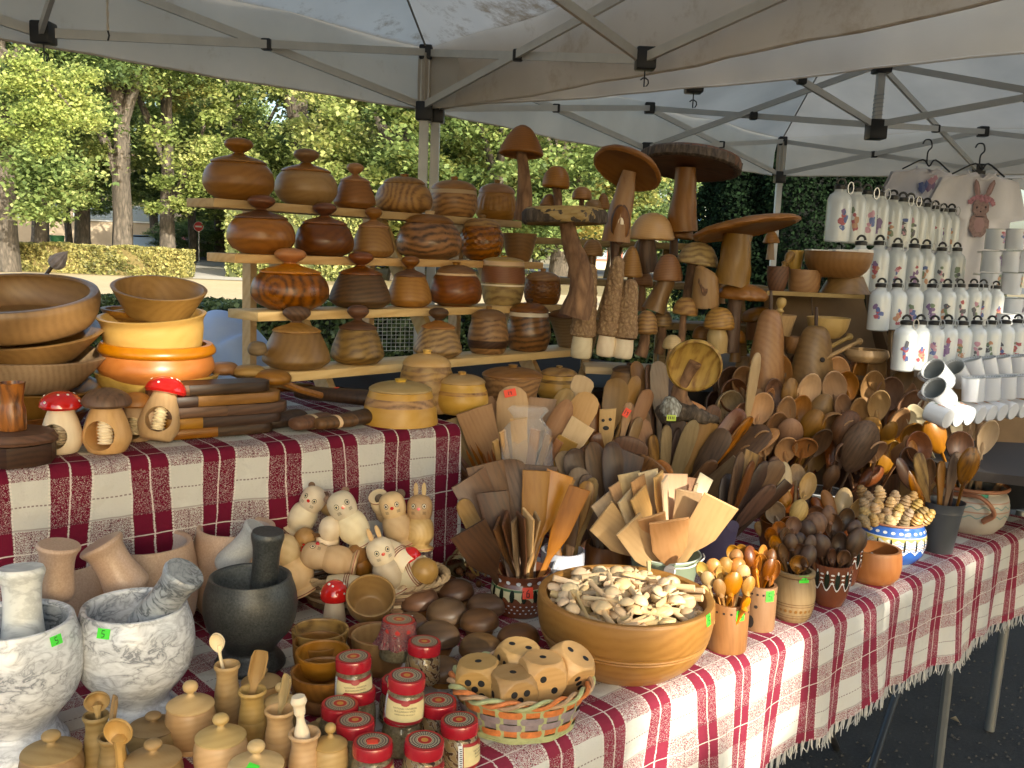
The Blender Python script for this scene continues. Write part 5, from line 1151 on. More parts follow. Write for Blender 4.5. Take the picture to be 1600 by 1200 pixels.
# white carton under back row
for i, (x, y, w_, h_) in enumerate([(1278, 396, 32, 19), (1316, 396, 34, 16), (1346, 396, 24, 16)]):
    P = at_y(x, y, 2.93); s = mpp(P)
    tag(link('carton', mk(*box(w_*s, .07, h_*s, bev=.001), smooth=False), mat=WHITEPAINT, loc=tuple(P-Vector((0, 0, h_*s*.5-.012)))), ['plain white carton at the left end below the tall bottles', 'second white carton below the tall bottles', 'third white carton behind the short bottle cap'][i], 'carton', 'white cartons')
# mugs: ceramic stacks at the right edge, enamel mugs tipped in rows
MUGW = plain('mug_white', (.66, .67, .70), .2, coat=.4); MUGIN = plain('mug_inside', (.36, .37, .36), .4)
def mug_parts(enamel):
    R, H = .041, .09
    b = mk(*lathe([(0, 0), (R*.96, 0), (R, H*.04), (R, H), (R*.95, H), (R*.93, H*.9)], 28)); 
    inn = mk(*lathe([(R*.945, H*.985), (R*.92, H*.4), (R*.9, H*.08), (0, H*.06)], 24))
    rim = mk(*tube([(R*1.0*math.cos(a), R*math.sin(a), H) for a in [2*PI*j/28 for j in range(29)]], .0016, 5, cap=False))
    hd = mk(*tube([(R*.95+.028*math.sin(a), 0, H*.52-.030*math.cos(a)) for a in [PI*j/9 for j in range(10)]], .0048, 7, flat=1.4))
    return b, inn, rim, hd
MUG = mug_parts(0)
def mug(P, label, group, rot=None, sc_=1, seed=0, inside=None, dark=False):
    t = thing('mug', label, 'mug', tuple(P), group, rot); t.scale = (sc_,)*3
    link('body', MUG[0], t, MUGW); link('inside', MUG[1], t, MUGIN)
    link('rim', MUG[2], t, BLACKPLASTIC if dark else MUGIN); link('handle', MUG[3], t, MUGW)
    if 100+seed not in PROTO: PROTO[100+seed] = bottle_parts(100+seed, .0412, .16)
    link('print', PROTO[100+seed][3], t)
n_ = 0
for r_, (y, xs, Y) in enumerate([(390, [1553, 1583], 3.6), (425, [1547, 1575, 1598], 3.5), (460, [1545, 1578], 3.4), (500, [1580, 1604], 3.3), (525, [1568, 1597], 3.2)]):
    for i, x in enumerate(xs):
        P = at_y(x, y, Y); mug(P, f'white printed mug, {ORD[i]} in {["top", "second", "third", "fourth", "fifth"][r_]} tier of the right edge stack', 'stacked white mugs', Quaternion((0, 0, 1), .6+.3*i), .84, r_)
    A = at_y(xs[0]-16, y+2, Y); tag(link('mug_shelf', mk(*box(.5, .1, .006, (.25, .0, 0)), smooth=False), bs, WHITEPAINT, (A.x, Y, A.z-.004)))
k = 0
for r_, (y0, xs, Y) in enumerate([(598, [1476, 1502, 1524, 1545, 1566, 1590], 2.55), (628, [1478, 1520, 1545, 1570, 1594], 2.45)]):
    for i, x in enumerate(xs):
        P = at_y(x, y0-(i*2), Y+i*.06); tl = Quaternion((0, 1, 0), -.75 if (i % 2 or r_) and not (i == 0) else -.9) @ Quaternion((1, 0, 0), .45) @ Quaternion((0, 0, 1), 2.2+i)
        if i > 1 or (r_ and i): tl = Quaternion((0, 1, 0), -.42+.05*i if not r_ else -.08) @ Quaternion((1, 0, 0), .0) @ Quaternion((0, 0, 1), PI/2)
        mug(P-Vector((0, 0, .0)), f'white enamel mug, {ORD[i]} in the {["upper", "lower"][r_]} row of tipped mugs', 'tipped enamel mugs', tl, .70 if i else .78, 5+i, dark=True)
for i in range(8):
    P = at_y(1482+i*17, 655-i*2, 2.35+.05*i)
    mug(P, f'plain white mug lying on its side in the front line, {ORD[i]}', 'white mugs lying on their sides', Quaternion((0, 0, 1), .6) @ Quaternion((1, 0, 0), -1.35), .62, 20)
t2 = thing('folding_table', 'second table with a white cover carrying the bottle stand', 'table', (0, 0, 0))
q0 = at_y(1400, 660, 2.45); 
Vt = [(1.16, 2.45, .975), (1.55, 2.30, .975), (3.1, 3.2, .975), (2.7, 4.3, .975), (1.2, 3.6, .975)]
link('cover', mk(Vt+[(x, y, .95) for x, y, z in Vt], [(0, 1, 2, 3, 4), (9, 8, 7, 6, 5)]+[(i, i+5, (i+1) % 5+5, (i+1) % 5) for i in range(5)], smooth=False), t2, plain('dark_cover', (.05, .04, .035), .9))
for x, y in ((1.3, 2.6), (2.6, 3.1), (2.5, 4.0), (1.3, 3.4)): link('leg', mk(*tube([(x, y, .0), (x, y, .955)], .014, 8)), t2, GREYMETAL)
# T-shirts
SHIRT = plain('shirt_white', (.74, .72, .76), .9, var=.06, vscale=5, bump=.006, bscale=9); SKINP = plain('print_mauve', (.26, .13, .14), .7, var=.35, vscale=60)
def shirt(cx, ytop, Y, wpx, hpx, label, pr, yaw=0):
    P = at_y(cx, ytop, Y); s = mpp(P); t = thing('t_shirt', label, 'shirt', tuple(P), 'hanging printed shirts'); t.rotation_euler.z = yaw
    W = wpx*s/2; H = hpx*s
    def outline(u): pass
    nx, nz = 36, 40; V = []; Fc = []; idx = {}
    def hw(v):     # half width at depth v (0 top .. 1)
        if v < .06: return W*(.36+.36*v/.06)
        if v < .33: return W*(.72+.28*(v-.06)/.27)
        return W*(.66+.02*math.sin(v*9))
    for side in (-1, 1):
        b0 = len(V)
        for j in range(nz+1):
            v = j/nz
            for i in range(nx+1):
                u = i/nx*2-1; x = u*hw(v); z = -v*H
                if v < .06: z = -H*.02 - abs(u)*.035*H*(1-v/.06)+ -v*H*.9
                if abs(u) < .36 and v < .06: z -= .05*H*(1-(u/.36)**2)*(1 if side < 0 else .4)*(1-v/.06)
                y = side*(.012+.02*(1-u*u))+.008*math.sin(u*9+v*5)+.006*math.sin(v*17+u*3)
                V.append((x, y, z))
        for j in range(nz):
            for i in range(nx):
                k = b0+j*(nx+1)+i; f = (k, k+nx+1, k+nx+2, k+1) if side < 0 else (k, k+1, k+nx+2, k+nx+1); Fc.append(f)
    link('fabric', mk(V, Fc, ang=0), t, SHIRT)
    yf = -.042
    rb = tube([(W*.27*math.cos(a), yf+.018, -H*.02-.06*H*math.sin(a)) for a in [PI*j/14 for j in range(15)]], .004, 6)
    link('collar', mk(*rb), t, SHIRT)
    hk = [(0, 0, .0), (0, 0, 18*s), (6*s, 0, 26*s), (3*s, 0, 36*s), (-6*s, 0, 36*s), (-10*s, 0, 30*s)]
    h = link('hanger', mk(*tube(sm(hk, 4), .0035, 6)), t, BLACKPLASTIC)
    link('hanger_arm', mk(*tube(sm([(-W*.5, -.0, -H*.05), (-12*s, -.02, 5*s), (0, -.02, -4*s), (10*s, -.02, 6*s), (W*.5, 0, -H*.05)], 4), .004, 6)), t, BLACKPLASTIC)
    def blob(x, z, rx, rz2, m_, d=0, n=20, rot=0, irr=.06):
        V = [(x, yf-.002-d, z)]
        for j in range(n):
            a = 2*PI*j/n; q = 1+irr*math.sin(j*2.4+x*90); X = rx*q*math.cos(a); Z = rz2*q*math.sin(a); V.append((x+X*math.cos(rot)-Z*math.sin(rot), yf-d, z+X*math.sin(rot)+Z*math.cos(rot)))
        return V, [(0, (j+1) % n+1, j+1) for j in range(n)]
    if pr == 'rabbit':
        fur = plain('print_fur', (.30, .20, .19), .8, var=.35, vscale=70); dk = plain('print_dark', (.04, .025, .03), .7); pk = plain('print_rose', (.42, .20, .24), .8, var=.3, vscale=60); lt_ = plain('print_ear', (.40, .25, .25), .8)
        L = [blob(0, -88*s, 17*s, 20*s, fur), blob(0, -62*s, 14*s, 15*s, fur, .0006), blob(-9*s, -34*s, 5*s, 15*s, fur, 0, 16, .25), blob(13*s, -33*s, 5*s, 15*s, fur, 0, 16, -.4)]
        link('print', mk(*join(L), smooth=False), t, fur)
        link('print', mk(*join([blob(-9*s, -33*s, 2.6*s, 11*s, 0, .0012, 14, .25), blob(13*s, -32*s, 2.6*s, 11*s, 0, .0012, 14, -.4), blob(0, -88*s, 9*s, 12*s, 0, .0012)]), smooth=False), t, lt_)
        link('print', mk(*join([blob(x*s, z*s, 4.5*s, 4*s, 0, .0018, 12, x, .2) for x, z in ((-15, -50), (-9, -47), (-2, -46), (5, -46), (12, -48), (17, -51), (-19, -54), (20, -55), (0, -50), (8, -51))]), smooth=False), t, pk)
        link('print', mk(*join([blob(-7*s, -62*s, 1.7*s, 2*s, 0, .0024, 10), blob(8*s, -61*s, 1.7*s, 2*s, 0, .0024, 10), blob(0, -68*s, 1.6*s, 1.2*s, 0, .0024, 8), blob(0, -76*s, 9*s, .9*s, 0, .0020, 10)]), smooth=False), t, dk)
    else:
        for c_, L in (('print_blue', [(-14, -38, 6, 9, .3), (-6, -34, 4, 7, 0)]), ('print_pink', [(2, -28, 7, 6, .5), (8, -22, 4, 4, 0)]), ('print_purple', [(-2, -36, 6, 8, -.4), (6, -34, 4, 6, 0)])):
            link('print', mk(*join([blob(x*s, z*s, a*s, b*s, 0, .0008, 14, r, .15) for x, z, a, b, r in L]), smooth=False), t, [m for m in PRINTS if m.name == c_][0])
shirt(1530, 262, 4.3, 178, 235, 'white shirt with a brown rabbit in a pink flower wreath, hanging from the canopy bar', 'rabbit', .15)
shirt(1448, 256, 4.6, 165, 200, 'white shirt with a small blue and pink print, hanging behind the rabbit shirt', 'x', .2)

# ================================================================== PERSON behind the stall, bent forward
p = at_y(352, 560, 3.3); 
pt = thing('person', 'person in a light blue grey t-shirt bending down behind the bowls', 'person', (p.x, 3.3, 0))
def remesh(parts, vox, sm_=6):        # fuse closed tubes into one continuous smooth surface
    o = bpy.data.objects.new('s', mk(*join(parts), smooth=False)); COL.objects.link(o)
    md = o.modifiers.new('r', 'REMESH'); md.mode = 'VOXEL'; md.voxel_size = vox; m2 = o.modifiers.new('s', 'SMOOTH'); m2.iterations = sm_; m2.factor = .5
    r = bpy.data.meshes.new_from_object(o.evaluated_get(bpy.context.evaluated_depsgraph_get())); bpy.data.objects.remove(o); r.shade_smooth(); return r
def limb(P, R, n=14, flat=1): P = sm([tuple(p_) for p_ in P], 4); R = [r[0] for r in sm([(r,) for r in R], 4)]; return tube(P, R, n, flat=flat)
def ball(c, r, s_=(1, 1, 1)): return xf(lathe([(math.cos(a), math.sin(a)) if abs(a) < 1.5 else (0, math.sin(a)) for a in [-PI/2+PI*j/12 for j in range(13)]], 16), Matrix.Translation(c) @ Matrix.Diagonal((r*s_[0], r*s_[1], r*s_[2], 1)))
SKIN = plain('skin', (.42, .24, .16), .5)
SPN = [(.06, .14, .70), (.05, .10, .86), (.02, .03, 1.02), (-.05, -.03, 1.13), (-.12, -.07, 1.17)]
ARM_R = [(.06, -.09, 1.14), (.13, -.13, 1.04), (.155, -.15, .93), (.15, -.26, .85), (.12, -.34, .80)]
ARM_L = [(-.10, .08, 1.14), (-.19, .12, 1.03), (-.22, .08, .92), (-.20, -.06, .85), (-.16, -.14, .80)]
LEGS = [[(.14, .12, .66), (.16, -.10, .66), (.17, -.31, .62), (.17, -.31, .36), (.17, -.29, .10), (.17, -.40, .05)], [(-.05, .14, .66), (-.06, -.10, .66), (-.06, -.30, .62), (-.06, -.29, .36), (-.06, -.27, .10), (-.06, -.38, .05)]]
HC = (-.25, -.13, 1.15)
bd = [limb(SPN, [.12, .12, .13, .11, .055]), limb([(-.10, -.06, 1.16), (-.18, -.10, 1.165), HC], [.055, .05, .06]), ball(HC, .095, (1.05, .85, 1.1)), ball((-.31, -.18, 1.11), .022), ball((-.235, -.055, 1.14), .022, (1, .5, 1.5)), ball((-.235, -.215, 1.14), .02, (1, .5, 1.5))]
for A_ in (ARM_R, ARM_L):
    bd.append(limb(A_, [.05, .046, .040, .034, .026])); h = Vector(A_[-1]); bd.append(ball(h+Vector((-.01, -.03, -.01)), .04, (.8, 1.1, .5)))
    for k in range(4): bd.append(limb([h+Vector((-.03+.018*k, -.06, -.015)), h+Vector((-.032+.019*k, -.095, -.03)), h+Vector((-.032+.019*k, -.105, -.06-.004*k))], [.009, .0085, .007], 8))
    bd.append(limb([h+Vector((.02, -.03, -.01)), h+Vector((.045, -.06, -.03)), h+Vector((.045, -.085, -.045))], [.011, .010, .008], 8))
for L_ in LEGS: bd.append(limb(L_, [.08, .075, .06, .055, .04, .035]))
link('body', remesh(bd, .009, 3), pt, SKIN)
link('t_shirt', remesh([limb(SPN[:4]+[(-.10, -.06, 1.165)], [.155, .15, .165, .145, .075]), limb(ARM_R[:2]+[(.145, -.145, .985)], [.085, .075, .075]), limb(ARM_L[:2]+[(-.205, .105, .975)], [.085, .075, .075])], .014, 5), pt, plain('shirt_blue', (.40, .47, .62), .9, bump=.02, bscale=9))
link('hair', remesh([ball((-.245, -.13, 1.19), .098, (1.1, .92, .8)), ball((-.19, -.12, 1.17), .08, (.9, 1, 1))], .01), pt, plain('hair', (.03, .02, .015), .6))
link('trousers', remesh([limb([(.05, .16, .74), (.05, .15, .62)], [.16, .15])]+[limb(L_[:5], [.11, .105, .085, .075, .065]) for L_ in LEGS], .016), pt, plain('trousers', (.03, .035, .05), .9))
t = thing('stool', 'low dark stool under the bending person', 'stool', (p.x+.06, 3.42, 0))
link('seat', mk(*lathe([(0, .50), (.18, .50), (.18, .535), (0, .535)], 20)), t, wood('dark'))
for a in range(4): link('leg', mk(*tube([(.13*math.cos(a*PI/2+.7), .13*math.sin(a*PI/2+.7), .505), (.17*math.cos(a*PI/2+.7), .17*math.sin(a*PI/2+.7), 0)], .013, 8)), t, DARKIRON)
# ================================================================== SPOONS, SPATULAS AND THEIR POTS
def spoon_vf(L, w, h, depth=.28, round_=False, hr=.0055, lip=.0022):
    R = w/2; Hh = h/2; zc = L-Hh; V = []; Fc = []; n = 20; D = depth*w
    def shp(a, rho):
        x = R*rho*math.cos(a); z = Hh*rho*math.sin(a)
        if not round_ and z < 0: x *= (1+.28*z/Hh*rho)      # egg outline, narrower to the handle
        return x, z
    rings = [(0, D, 0), (.45, D*.82, 0), (.75, D*.45, 0), (.90, D*.05, 0), (.96, -.0005, 0), (1.0, .0006, 1), (1.0, .003, 1), (.90, D*.32+lip, 1), (.6, D*.85+lip, 1), (0, D*1.08+lip, 1)]
    prev = None
    for rho, y, _ in rings:
        if rho == 0: cur = [len(V)]; V.append((0, y, zc))
        else:
            cur = []
            for i in range(n):
                x, z = shp(2*PI*i/n, rho); cur.append(len(V)); V.append((x, y, zc+z))
        if prev:
            for i in range(n):
                j = (i+1) % n
                if len(prev) == 1: Fc.append((prev[0], cur[i], cur[j]))
                elif len(cur) == 1: Fc.append((prev[j], prev[i], cur[0]))
                else: Fc.append((prev[i], cur[i], cur[j], prev[j]))
        prev = cur
    Lh = zc-Hh*.86
    hd = tube([(0, .003, 0), (0, .003, Lh*.5), (0, .003, Lh*.85), (0, .004, Lh), (0, .006, Lh+Hh*.22), (0, D*.7, Lh+Hh*.5)], [hr*1.1, hr*.95, hr*.9, hr*1.15, hr*1.6, hr*.6], 8, flat=.75)
    return join([(V, Fc), hd])
def flat_vf(L, prof, t=.005, slant=0.0):   # prof: [(z fraction, half width)]
    V = []; n = len(prof)
    for s, q in ((-1, .86), (-.55, 1), (.55, 1), (1, .86)):
        for (z, hw) in prof:
            for sx in (-1, 1): V.append((sx*hw*q, s*t/2, z*L+(slant*sx*hw if z > .99 else 0)-(.0012 if q < 1 and z > .99 else 0)))
    m_ = 2*n; Fc = []
    for a in range(n-1):
        k = a*2; Fc.append((k, k+1, k+3, k+2)); o = 3*m_; Fc.append((o+k+2, o+k+3, o+k+1, o+k))
    for l in range(3):
        o = l*m_
        for a in range(n-1):
            k = a*2; Fc.append((o+k, o+k+2, o+m_+k+2, o+m_+k)); Fc.append((o+k+3, o+k+1, o+m_+k+1, o+m_+k+3))
        Fc.append((o+m_-2, o+m_-1, o+2*m_-1, o+2*m_-2)); Fc.append((o+1, o, o+m_, o+m_+1))
    return V, Fc
def ut_mesh(kind, L, w, h, g):
    f = h/L; hr = max(.0055, w*.11)
    if kind in ('sp', 'sb'): return spoon_vf(L, w, h, .26)
    if kind == 'lad': return spoon_vf(L, w, h, .42, True, .0065, .003)
    if kind == 'fl':  # square ended turner
        b = 1-f; return flat_vf(L, [(0, hr), (b*.6, hr), (b*.92, hr*1.2), (b+f*.12, w*.32), (b+f*.3, w*.44), (1, w*.5)], .0055, g.choice([0, 0, .12, -.12]))
    if kind == 'st':  # plain stick slab
        return flat_vf(L, [(0, w*.4), (.5, w*.45), (1, w*.5)], .006)
    if kind == 'ro':  # rounded paddle
        b = 1-f; return flat_vf(L, [(0, hr), (b*.7, hr), (b*.95, hr*1.3), (b+f*.15, w*.36), (b+f*.4, w*.48), (b+f*.75, w*.5), (b+f*.9, w*.42), (b+f*.97, w*.26), (1, w*.08)], .007)
    if kind == 'fork':
        b = 1-f; A = flat_vf(L*(b+f*.35), [(0, hr), (.75, hr), (.9, w*.36), (1, w*.48)], .006)
        T = [xf(flat_vf(L*f*.68, [(0, w*.13), (.6, w*.10), (1, w*.015)], .005), Matrix.Translation((x*w, 0, L*(b+f*.32)))) for x in (-.34, 0, .34)]
        return join([A]+T)
    if kind == 'dip':
        pr = [(0, 0), (hr*.9, 0), (hr*.8, L*(1-f))]
        for i in range(33):
            u = i/32; pr.append((w*.5*(max(.05, math.sin(PI*(.12+.80*u)))**.7)*(1-.22*(.5+.5*math.cos(u*2*PI*5))), L*(1-f)+h*u))
        return lathe(pr+[(0, L)], 16)
WN = {'brown': 'mid brown', 'russet': 'russet', 'beech': 'pale beech', 'rosybeech': 'rosy beech', 'pale': 'pale', 'cream': 'cream', 'honey': 'honey brown', 'tan': 'tan', 'orange': 'orange brown', 'cherry': 'reddish', 'walnut': 'walnut', 'dark': 'dark', 'olive': 'streaked olive wood', 'oliverich': 'dark streaked', 'oak': 'oak', 'grey': 'grey brown', 'boxwood': 'light tan', 'yellow': 'yellowish', 'spalted': 'blotched', 'pine': 'pine'}
KN = {'sp': 'front facing spoon', 'sb': 'back facing spoon', 'lad': 'deep ladle', 'fl': 'square ended turner', 'st': 'flat stick', 'ro': 'rounded paddle', 'fork': 'three pronged fork', 'dip': 'honey dipper'}
NM = {'sp': 'wooden_spoon', 'sb': 'wooden_spoon', 'lad': 'wooden_ladle', 'fl': 'wooden_spatula', 'st': 'wooden_stick', 'ro': 'wooden_spatula', 'fork': 'wooden_fork', 'dip': 'honey_dipper'}
CT = {'sp': 'spoon', 'sb': 'spoon', 'lad': 'ladle', 'fl': 'spatula', 'st': 'stick', 'ro': 'spatula', 'fork': 'fork', 'dip': 'honey dipper'}
ALLU = []
def utensil(foot, px, py, Y, kind, w, h, wk, yaw=0, where='', grp='', spread=.02, mat2=None):
    """px,py: middle of the head in the photo; w,h head size in photo pixels"""
    C = at_y(px, py, Y); s = mpp(C); f = Vector(foot); f = f+Vector((random.uniform(-spread, spread), random.uniform(-spread, spread), 0)); d = (C-f)
    L = d.length + h*s/2; d.normalize(); hh = min(h*s, L*.8)
    if kind in ('sp', 'sb', 'lad') : yaw *= .55
    zc = d; yc = Vector((0, 1, -.12)); yc = (yc-zc*yc.dot(zc)).normalized(); xc = yc.cross(zc)
    if kind in ('sb',): xc = -xc; yc = -yc
    M = Matrix((xc, yc, zc)).transposed(); q = M.to_quaternion() @ Quaternion((0, 0, 1), yaw)
    g = random.Random(int(px*7+py)); me = mk(*ut_mesh(kind, L, w*s, hh, g), ang=45)
    me.materials.append(mat2 or wood(wk)); o = bpy.data.objects.new(NM[kind], me); COL.objects.link(o); o.location = f; o.rotation_mode = 'QUATERNION'; o.rotation_quaternion = q
    o['category'] = CT[kind]; o['group'] = grp or ('utensils standing '+where)
    ALLU.append((o, px, where, kind, wk)); return o
def finish_labels():
    D = {}
    for o, px, where, kind, wk in ALLU: D.setdefault((where, kind, wk), []).append((px, o))
    NUM = ['leftmost', 'second', 'third', 'fourth', 'fifth', 'sixth', 'seventh', 'eighth', 'ninth', 'tenth', 'eleventh', 'twelfth', 'thirteenth', 'fourteenth', 'fifteenth', 'sixteenth', 'seventeenth', 'eighteenth']
    for (where, kind, wk), L in D.items():
        L.sort(key=lambda a: a[0])
        for i, (_, o) in enumerate(L):
            a = f'{WN[wk]} {KN[kind]}'
            if len(L) == 1: o['label'] = f'the one {a} standing {where}'
            elif i == len(L)-1: o['label'] = f'{a} {where}, rightmost of its kind'
            else: o['label'] = f'{a} {where}, {NUM[i]}{" of its kind" if i == 0 else " of its kind from left"}'
def table_pt(px, py): return on_z(px, py, TZ)
# ---- containers
BROWNGLAZE = plain('brown_glaze', (.17, .055, .025), .22, coat=.4, var=.15); TERRA = plain('terracotta', (.40, .17, .085), .6, var=.1)
CREAMGL = plain('cream_glaze', (.60, .52, .30), .3, coat=.3); BLUEGL = plain('blue_glaze', (.04, .13, .48), .2, coat=.4); WHITEGL = plain('white_glaze', (.72, .72, .72), .3, coat=.3); BLACKGL = plain('black_glaze', (.012, .02, .012), .25, coat=.3)
GREENB = plain('bucket_green', (.26, .32, .22), .45); PURPLE = plain('bucket_purple', (.10, .085, .16), .4); GREYB = plain('bucket_grey', (.075, .08, .088), .4, .2)
def at_r(prof, z):
    for (r0, z0), (r1, z1) in zip(prof, prof[1:]):
        if z0 <= z <= z1 and z1 > z0: return r0+(r1-r0)*(z-z0)/(z1-z0)
    return prof[-1][0]
def patch(prof, ac, zc, shape, off=.0007):    # small flat figure wrapped on a turned surface; shape in metres
    V = []
    for (x, z) in [(0, 0)]+shape:
        r = at_r(prof, zc+z)+off; a = ac+x/max(r, .01); V.append((r*math.cos(a), r*math.sin(a), zc+z))
    n = len(shape); return V, [(0, i+1, (i+1) % n+1) for i in range(n)]
def drop(w, h): return [(w*.5*math.cos(a), h*.5*math.sin(a)*(1.0 if math.sin(a) > 0 else 1)) for a in [2*PI*j/10 for j in range(10)]]
def ring_patches(prof, n, z, shape, a0=0): return join([patch(prof, a0+2*PI*i/n, z, shape) for i in range(n)])
def strip(prof, f0, f1, n=96, off=.0006):      # band between two wavy heights
    V = []; Fc = []
    for i in range(n+1):
        a = 2*PI*i/n
        for s in (0, .5, 1):
            z = f0(a)*(1-s)+f1(a)*s; r = at_r(prof, z)+off; V.append((r*math.cos(a), r*math.sin(a), z))
    for i in range(n):
        for j in (0, 1): k = i*3+j; Fc.append((k, k+3, k+4, k+1))
    return V, Fc
def container(name, P, outer, label, cat, mat, wall=.004, seg=48, wob=None, group=None):
    t = thing(name, label, cat, tuple(P), group)
    inn = [(max(.002, r-wall), max(z, .006)) for r, z in outer[::-1]]
    link('body', mk(*lathe([(0, 0)]+outer+inn+[(0, .006)], seg, wob=wob)), t, mat); return t
def vtag(t, prof, ac, z, w, h, m_, tilt=0, name='price_tag', digit=None):
    sh = [(-w/2, -h/2), (0, -h/2), (w/2, -h/2), (w/2, h/2), (0, h/2), (-w/2, h/2)]
    link(name, mk(*patch(prof, ac, z, sh, .0012), smooth=False), t, m_)
    ST = {'5': [(-1, 2, 1, 2), (-1, 2, -1, 0), (-1, 0, .8, 0), (.8, 0, .8, -1.6), (.8, -1.7, -1, -2)], '6': [(.5, 2, -.8, .5), (-.8, .5, -.8, -2), (-.8, -2, .8, -2), (.8, -2, .8, 0), (.8, 0, -.8, 0)], '3': [(-1, 2, 1, 2), (1, 2, 0, .2), (0, .2, 1, -1), (1, -1, -1, -2)], '7': [(-1, 2, 1, 2), (1, 2, -.3, -2), (-.6, 0, .8, 0)]}[digit or '5']
    u = h*.16; L = []
    for x0, z0, x1, z1 in ST:
        dx, dz = x1-x0, z1-z0; l = math.hypot(dx, dz); nx, nz = -dz/l*.22, dx/l*.22
        L.append(patch(prof, ac, z, [((x0+nx)*u, (z0+nz)*u), ((x1+nx)*u, (z1+nz)*u), ((x1-nx)*u, (z1-nz)*u), ((x0-nx)*u, (z0-nz)*u)], .0016))
        v = L[-1][0]; v[0] = tuple(sum(v[k][i] for k in (1, 2, 3, 4))/4 for i in range(3))
    link('tag_writing', mk(*join(L), smooth=False), t, INK)
FRONT = lambda P: math.atan2(-P.y, -P.x)      # bearing from P to the camera

def B_(px, py): p = table_pt(px, py); return p
# 1 painted clay pot with the dark fan
P = B_(812, 962); s = mpp(P); P = P+Vector((0, .03, 0)); Rp = 47*s; Hp = 68*s
prof = [(Rp*.80, 0)]+[(r*Rp, z*Hp) for r, z in sm([(.84, .03), (.98, .3), (1.0, .5), (.96, .7), (.90, .82), (.93, .9), (1.0, 1)], 4)]
c1 = container('clay_pot', P, prof, 'brown glazed clay pot with cream and green drip pattern and an orange tag', 'pot', BROWNGLAZE)
link('glaze_band', mk(*strip(prof, lambda a: Hp*(.42+.10*abs(math.sin(a*8))), lambda a: Hp*.72)), c1, CREAMGL)
link('glaze_drops', mk(*ring_patches([(r+.0006, z) for r, z in prof], 16, Hp*.56, drop(Rp*.17, Hp*.30), .1)), c1, BLACKGL)
link('glaze_drops', mk(*ring_patches(prof, 16, Hp*.85, drop(Rp*.16, Hp*.09), .3)), c1, WHITEGL)
link('glaze_drops', mk(*join([ring_patches([(r+.0009, z) for r, z in prof], 32, Hp*(.34-.09*j), drop(Rp*.07, Hp*.035), .1*j) for j in range(3)])), c1, WHITEGL)
link('glaze_band', mk(*strip([(r+.0005, z) for r, z in prof], lambda a: Hp*(.66), lambda a: Hp*.71)), c1, plain('green_glaze', (.06, .13, .05), .3))
vtag(c1, [(r+.001, z) for r, z in prof], FRONT(P)+.25, Hp*.66, 17*s, 17*s, REDTAG, digit='6')
F1 = (P.x, P.y, TZ+.012)
# 2 white mug
P = B_(878, 935)+Vector((0, .04, 0)); s = mpp(P); Rm = 34*s; Hm = 68*s
prof = [(Rm*.96, 0), (Rm, Hm*.05), (Rm, Hm)]
c2 = container('mug', P, prof, 'pale lilac white mug with a small print holding slim walnut spatulas', 'mug', plain('mug_lilac', (.52, .53, .60), .2, coat=.4))
link('handle', mk(*tube(sm([(-Rm*.35, -Rm*.93, Hm*.82), (-Rm*.45, -Rm*1.55, Hm*.80), (-Rm*.45, -Rm*1.6, Hm*.35), (-Rm*.35, -Rm*.93, Hm*.2)], 5), .0048, 8, flat=1.5)), c2, MUGW)
link('print', mk(*join([patch(prof, FRONT(P)+.65, Hm*.35, drop(.016, .016)), patch(prof, FRONT(P)+.62, Hm*.52, drop(.012, .006))]), smooth=False), c2, PRINTS[5])
F2 = (P.x, P.y, TZ+.01)
# 3 dark turned pot
P = B_(952, 925)+Vector((0, .05, 0)); s = mpp(P); prof = [(r*38*s, z*66*s) for r, z in sm([(.85, 0), (.93, .1), (1, .4), (1, .8), (.96, 1)], 3)]
c3 = container('wooden_pot', P, prof, 'dark brown turned pot in the shade between the mug and the green bucket', 'pot', wood('cherry'))
F3 = (P.x, P.y, TZ+.012)
# 4 green bucket with handle
P = B_(1040, 950)+Vector((0, .05, 0)); s = mpp(P); Rb = 55*s; Hb = 76*s
prof = [(Rb*.74, 0), (Rb*.97, Hb*.93), (Rb*1.0, Hb*.95), (Rb*1.0, Hb)]
c4 = container('metal_bucket', P, prof, 'pale green metal bucket with a wire handle full of beech turners', 'bucket', GREENB, .0015)
link('rim', mk(*tube([(Rb*math.cos(a), Rb*math.sin(a), Hb) for a in [2*PI*j/36 for j in range(37)]], .002, 6, cap=False)), c4, plain('rim_pale', (.5, .55, .45), .4))
link('handle', mk(*tube(sm([(-Rb*.1, -Rb*1.02, Hb*.9), (Rb*.5, -Rb*1.1, Hb*.97), (Rb*.95, -Rb*.7, Hb*1.06), (Rb*1.08, 0, Hb*1.0)], 5), .0017, 6)), c4, WHITEPAINT)
link('ear', mk(*xf(lathe([(0, 0), (9*s, 0), (9*s, .003), (0, .004)], 14), Matrix.Translation((-Rb*.02, -Rb*1.0, Hb*.86)) @ RX)), c4, WHITEPAINT)
F4 = (P.x, P.y, TZ+.012)
# 5 purple bucket
P = B_(1132, 905)+Vector((0, .12, 0)); s = mpp(P); prof = [(25*s, 0), (34*s, 62*s), (35*s, 66*s)]
c5 = container('metal_bucket', P, prof, 'dark purple metal bucket with a round ear behind the little spoon cups', 'bucket', PURPLE, .0015)
link('ear', mk(*xf(lathe([(0, 0), (9*s, 0), (9*s, .003), (0, .004)], 14), Matrix.Translation((18*s, -31*s, 68*s)) @ RX)), c5, PURPLE)
F5 = (P.x, P.y, TZ+.01)
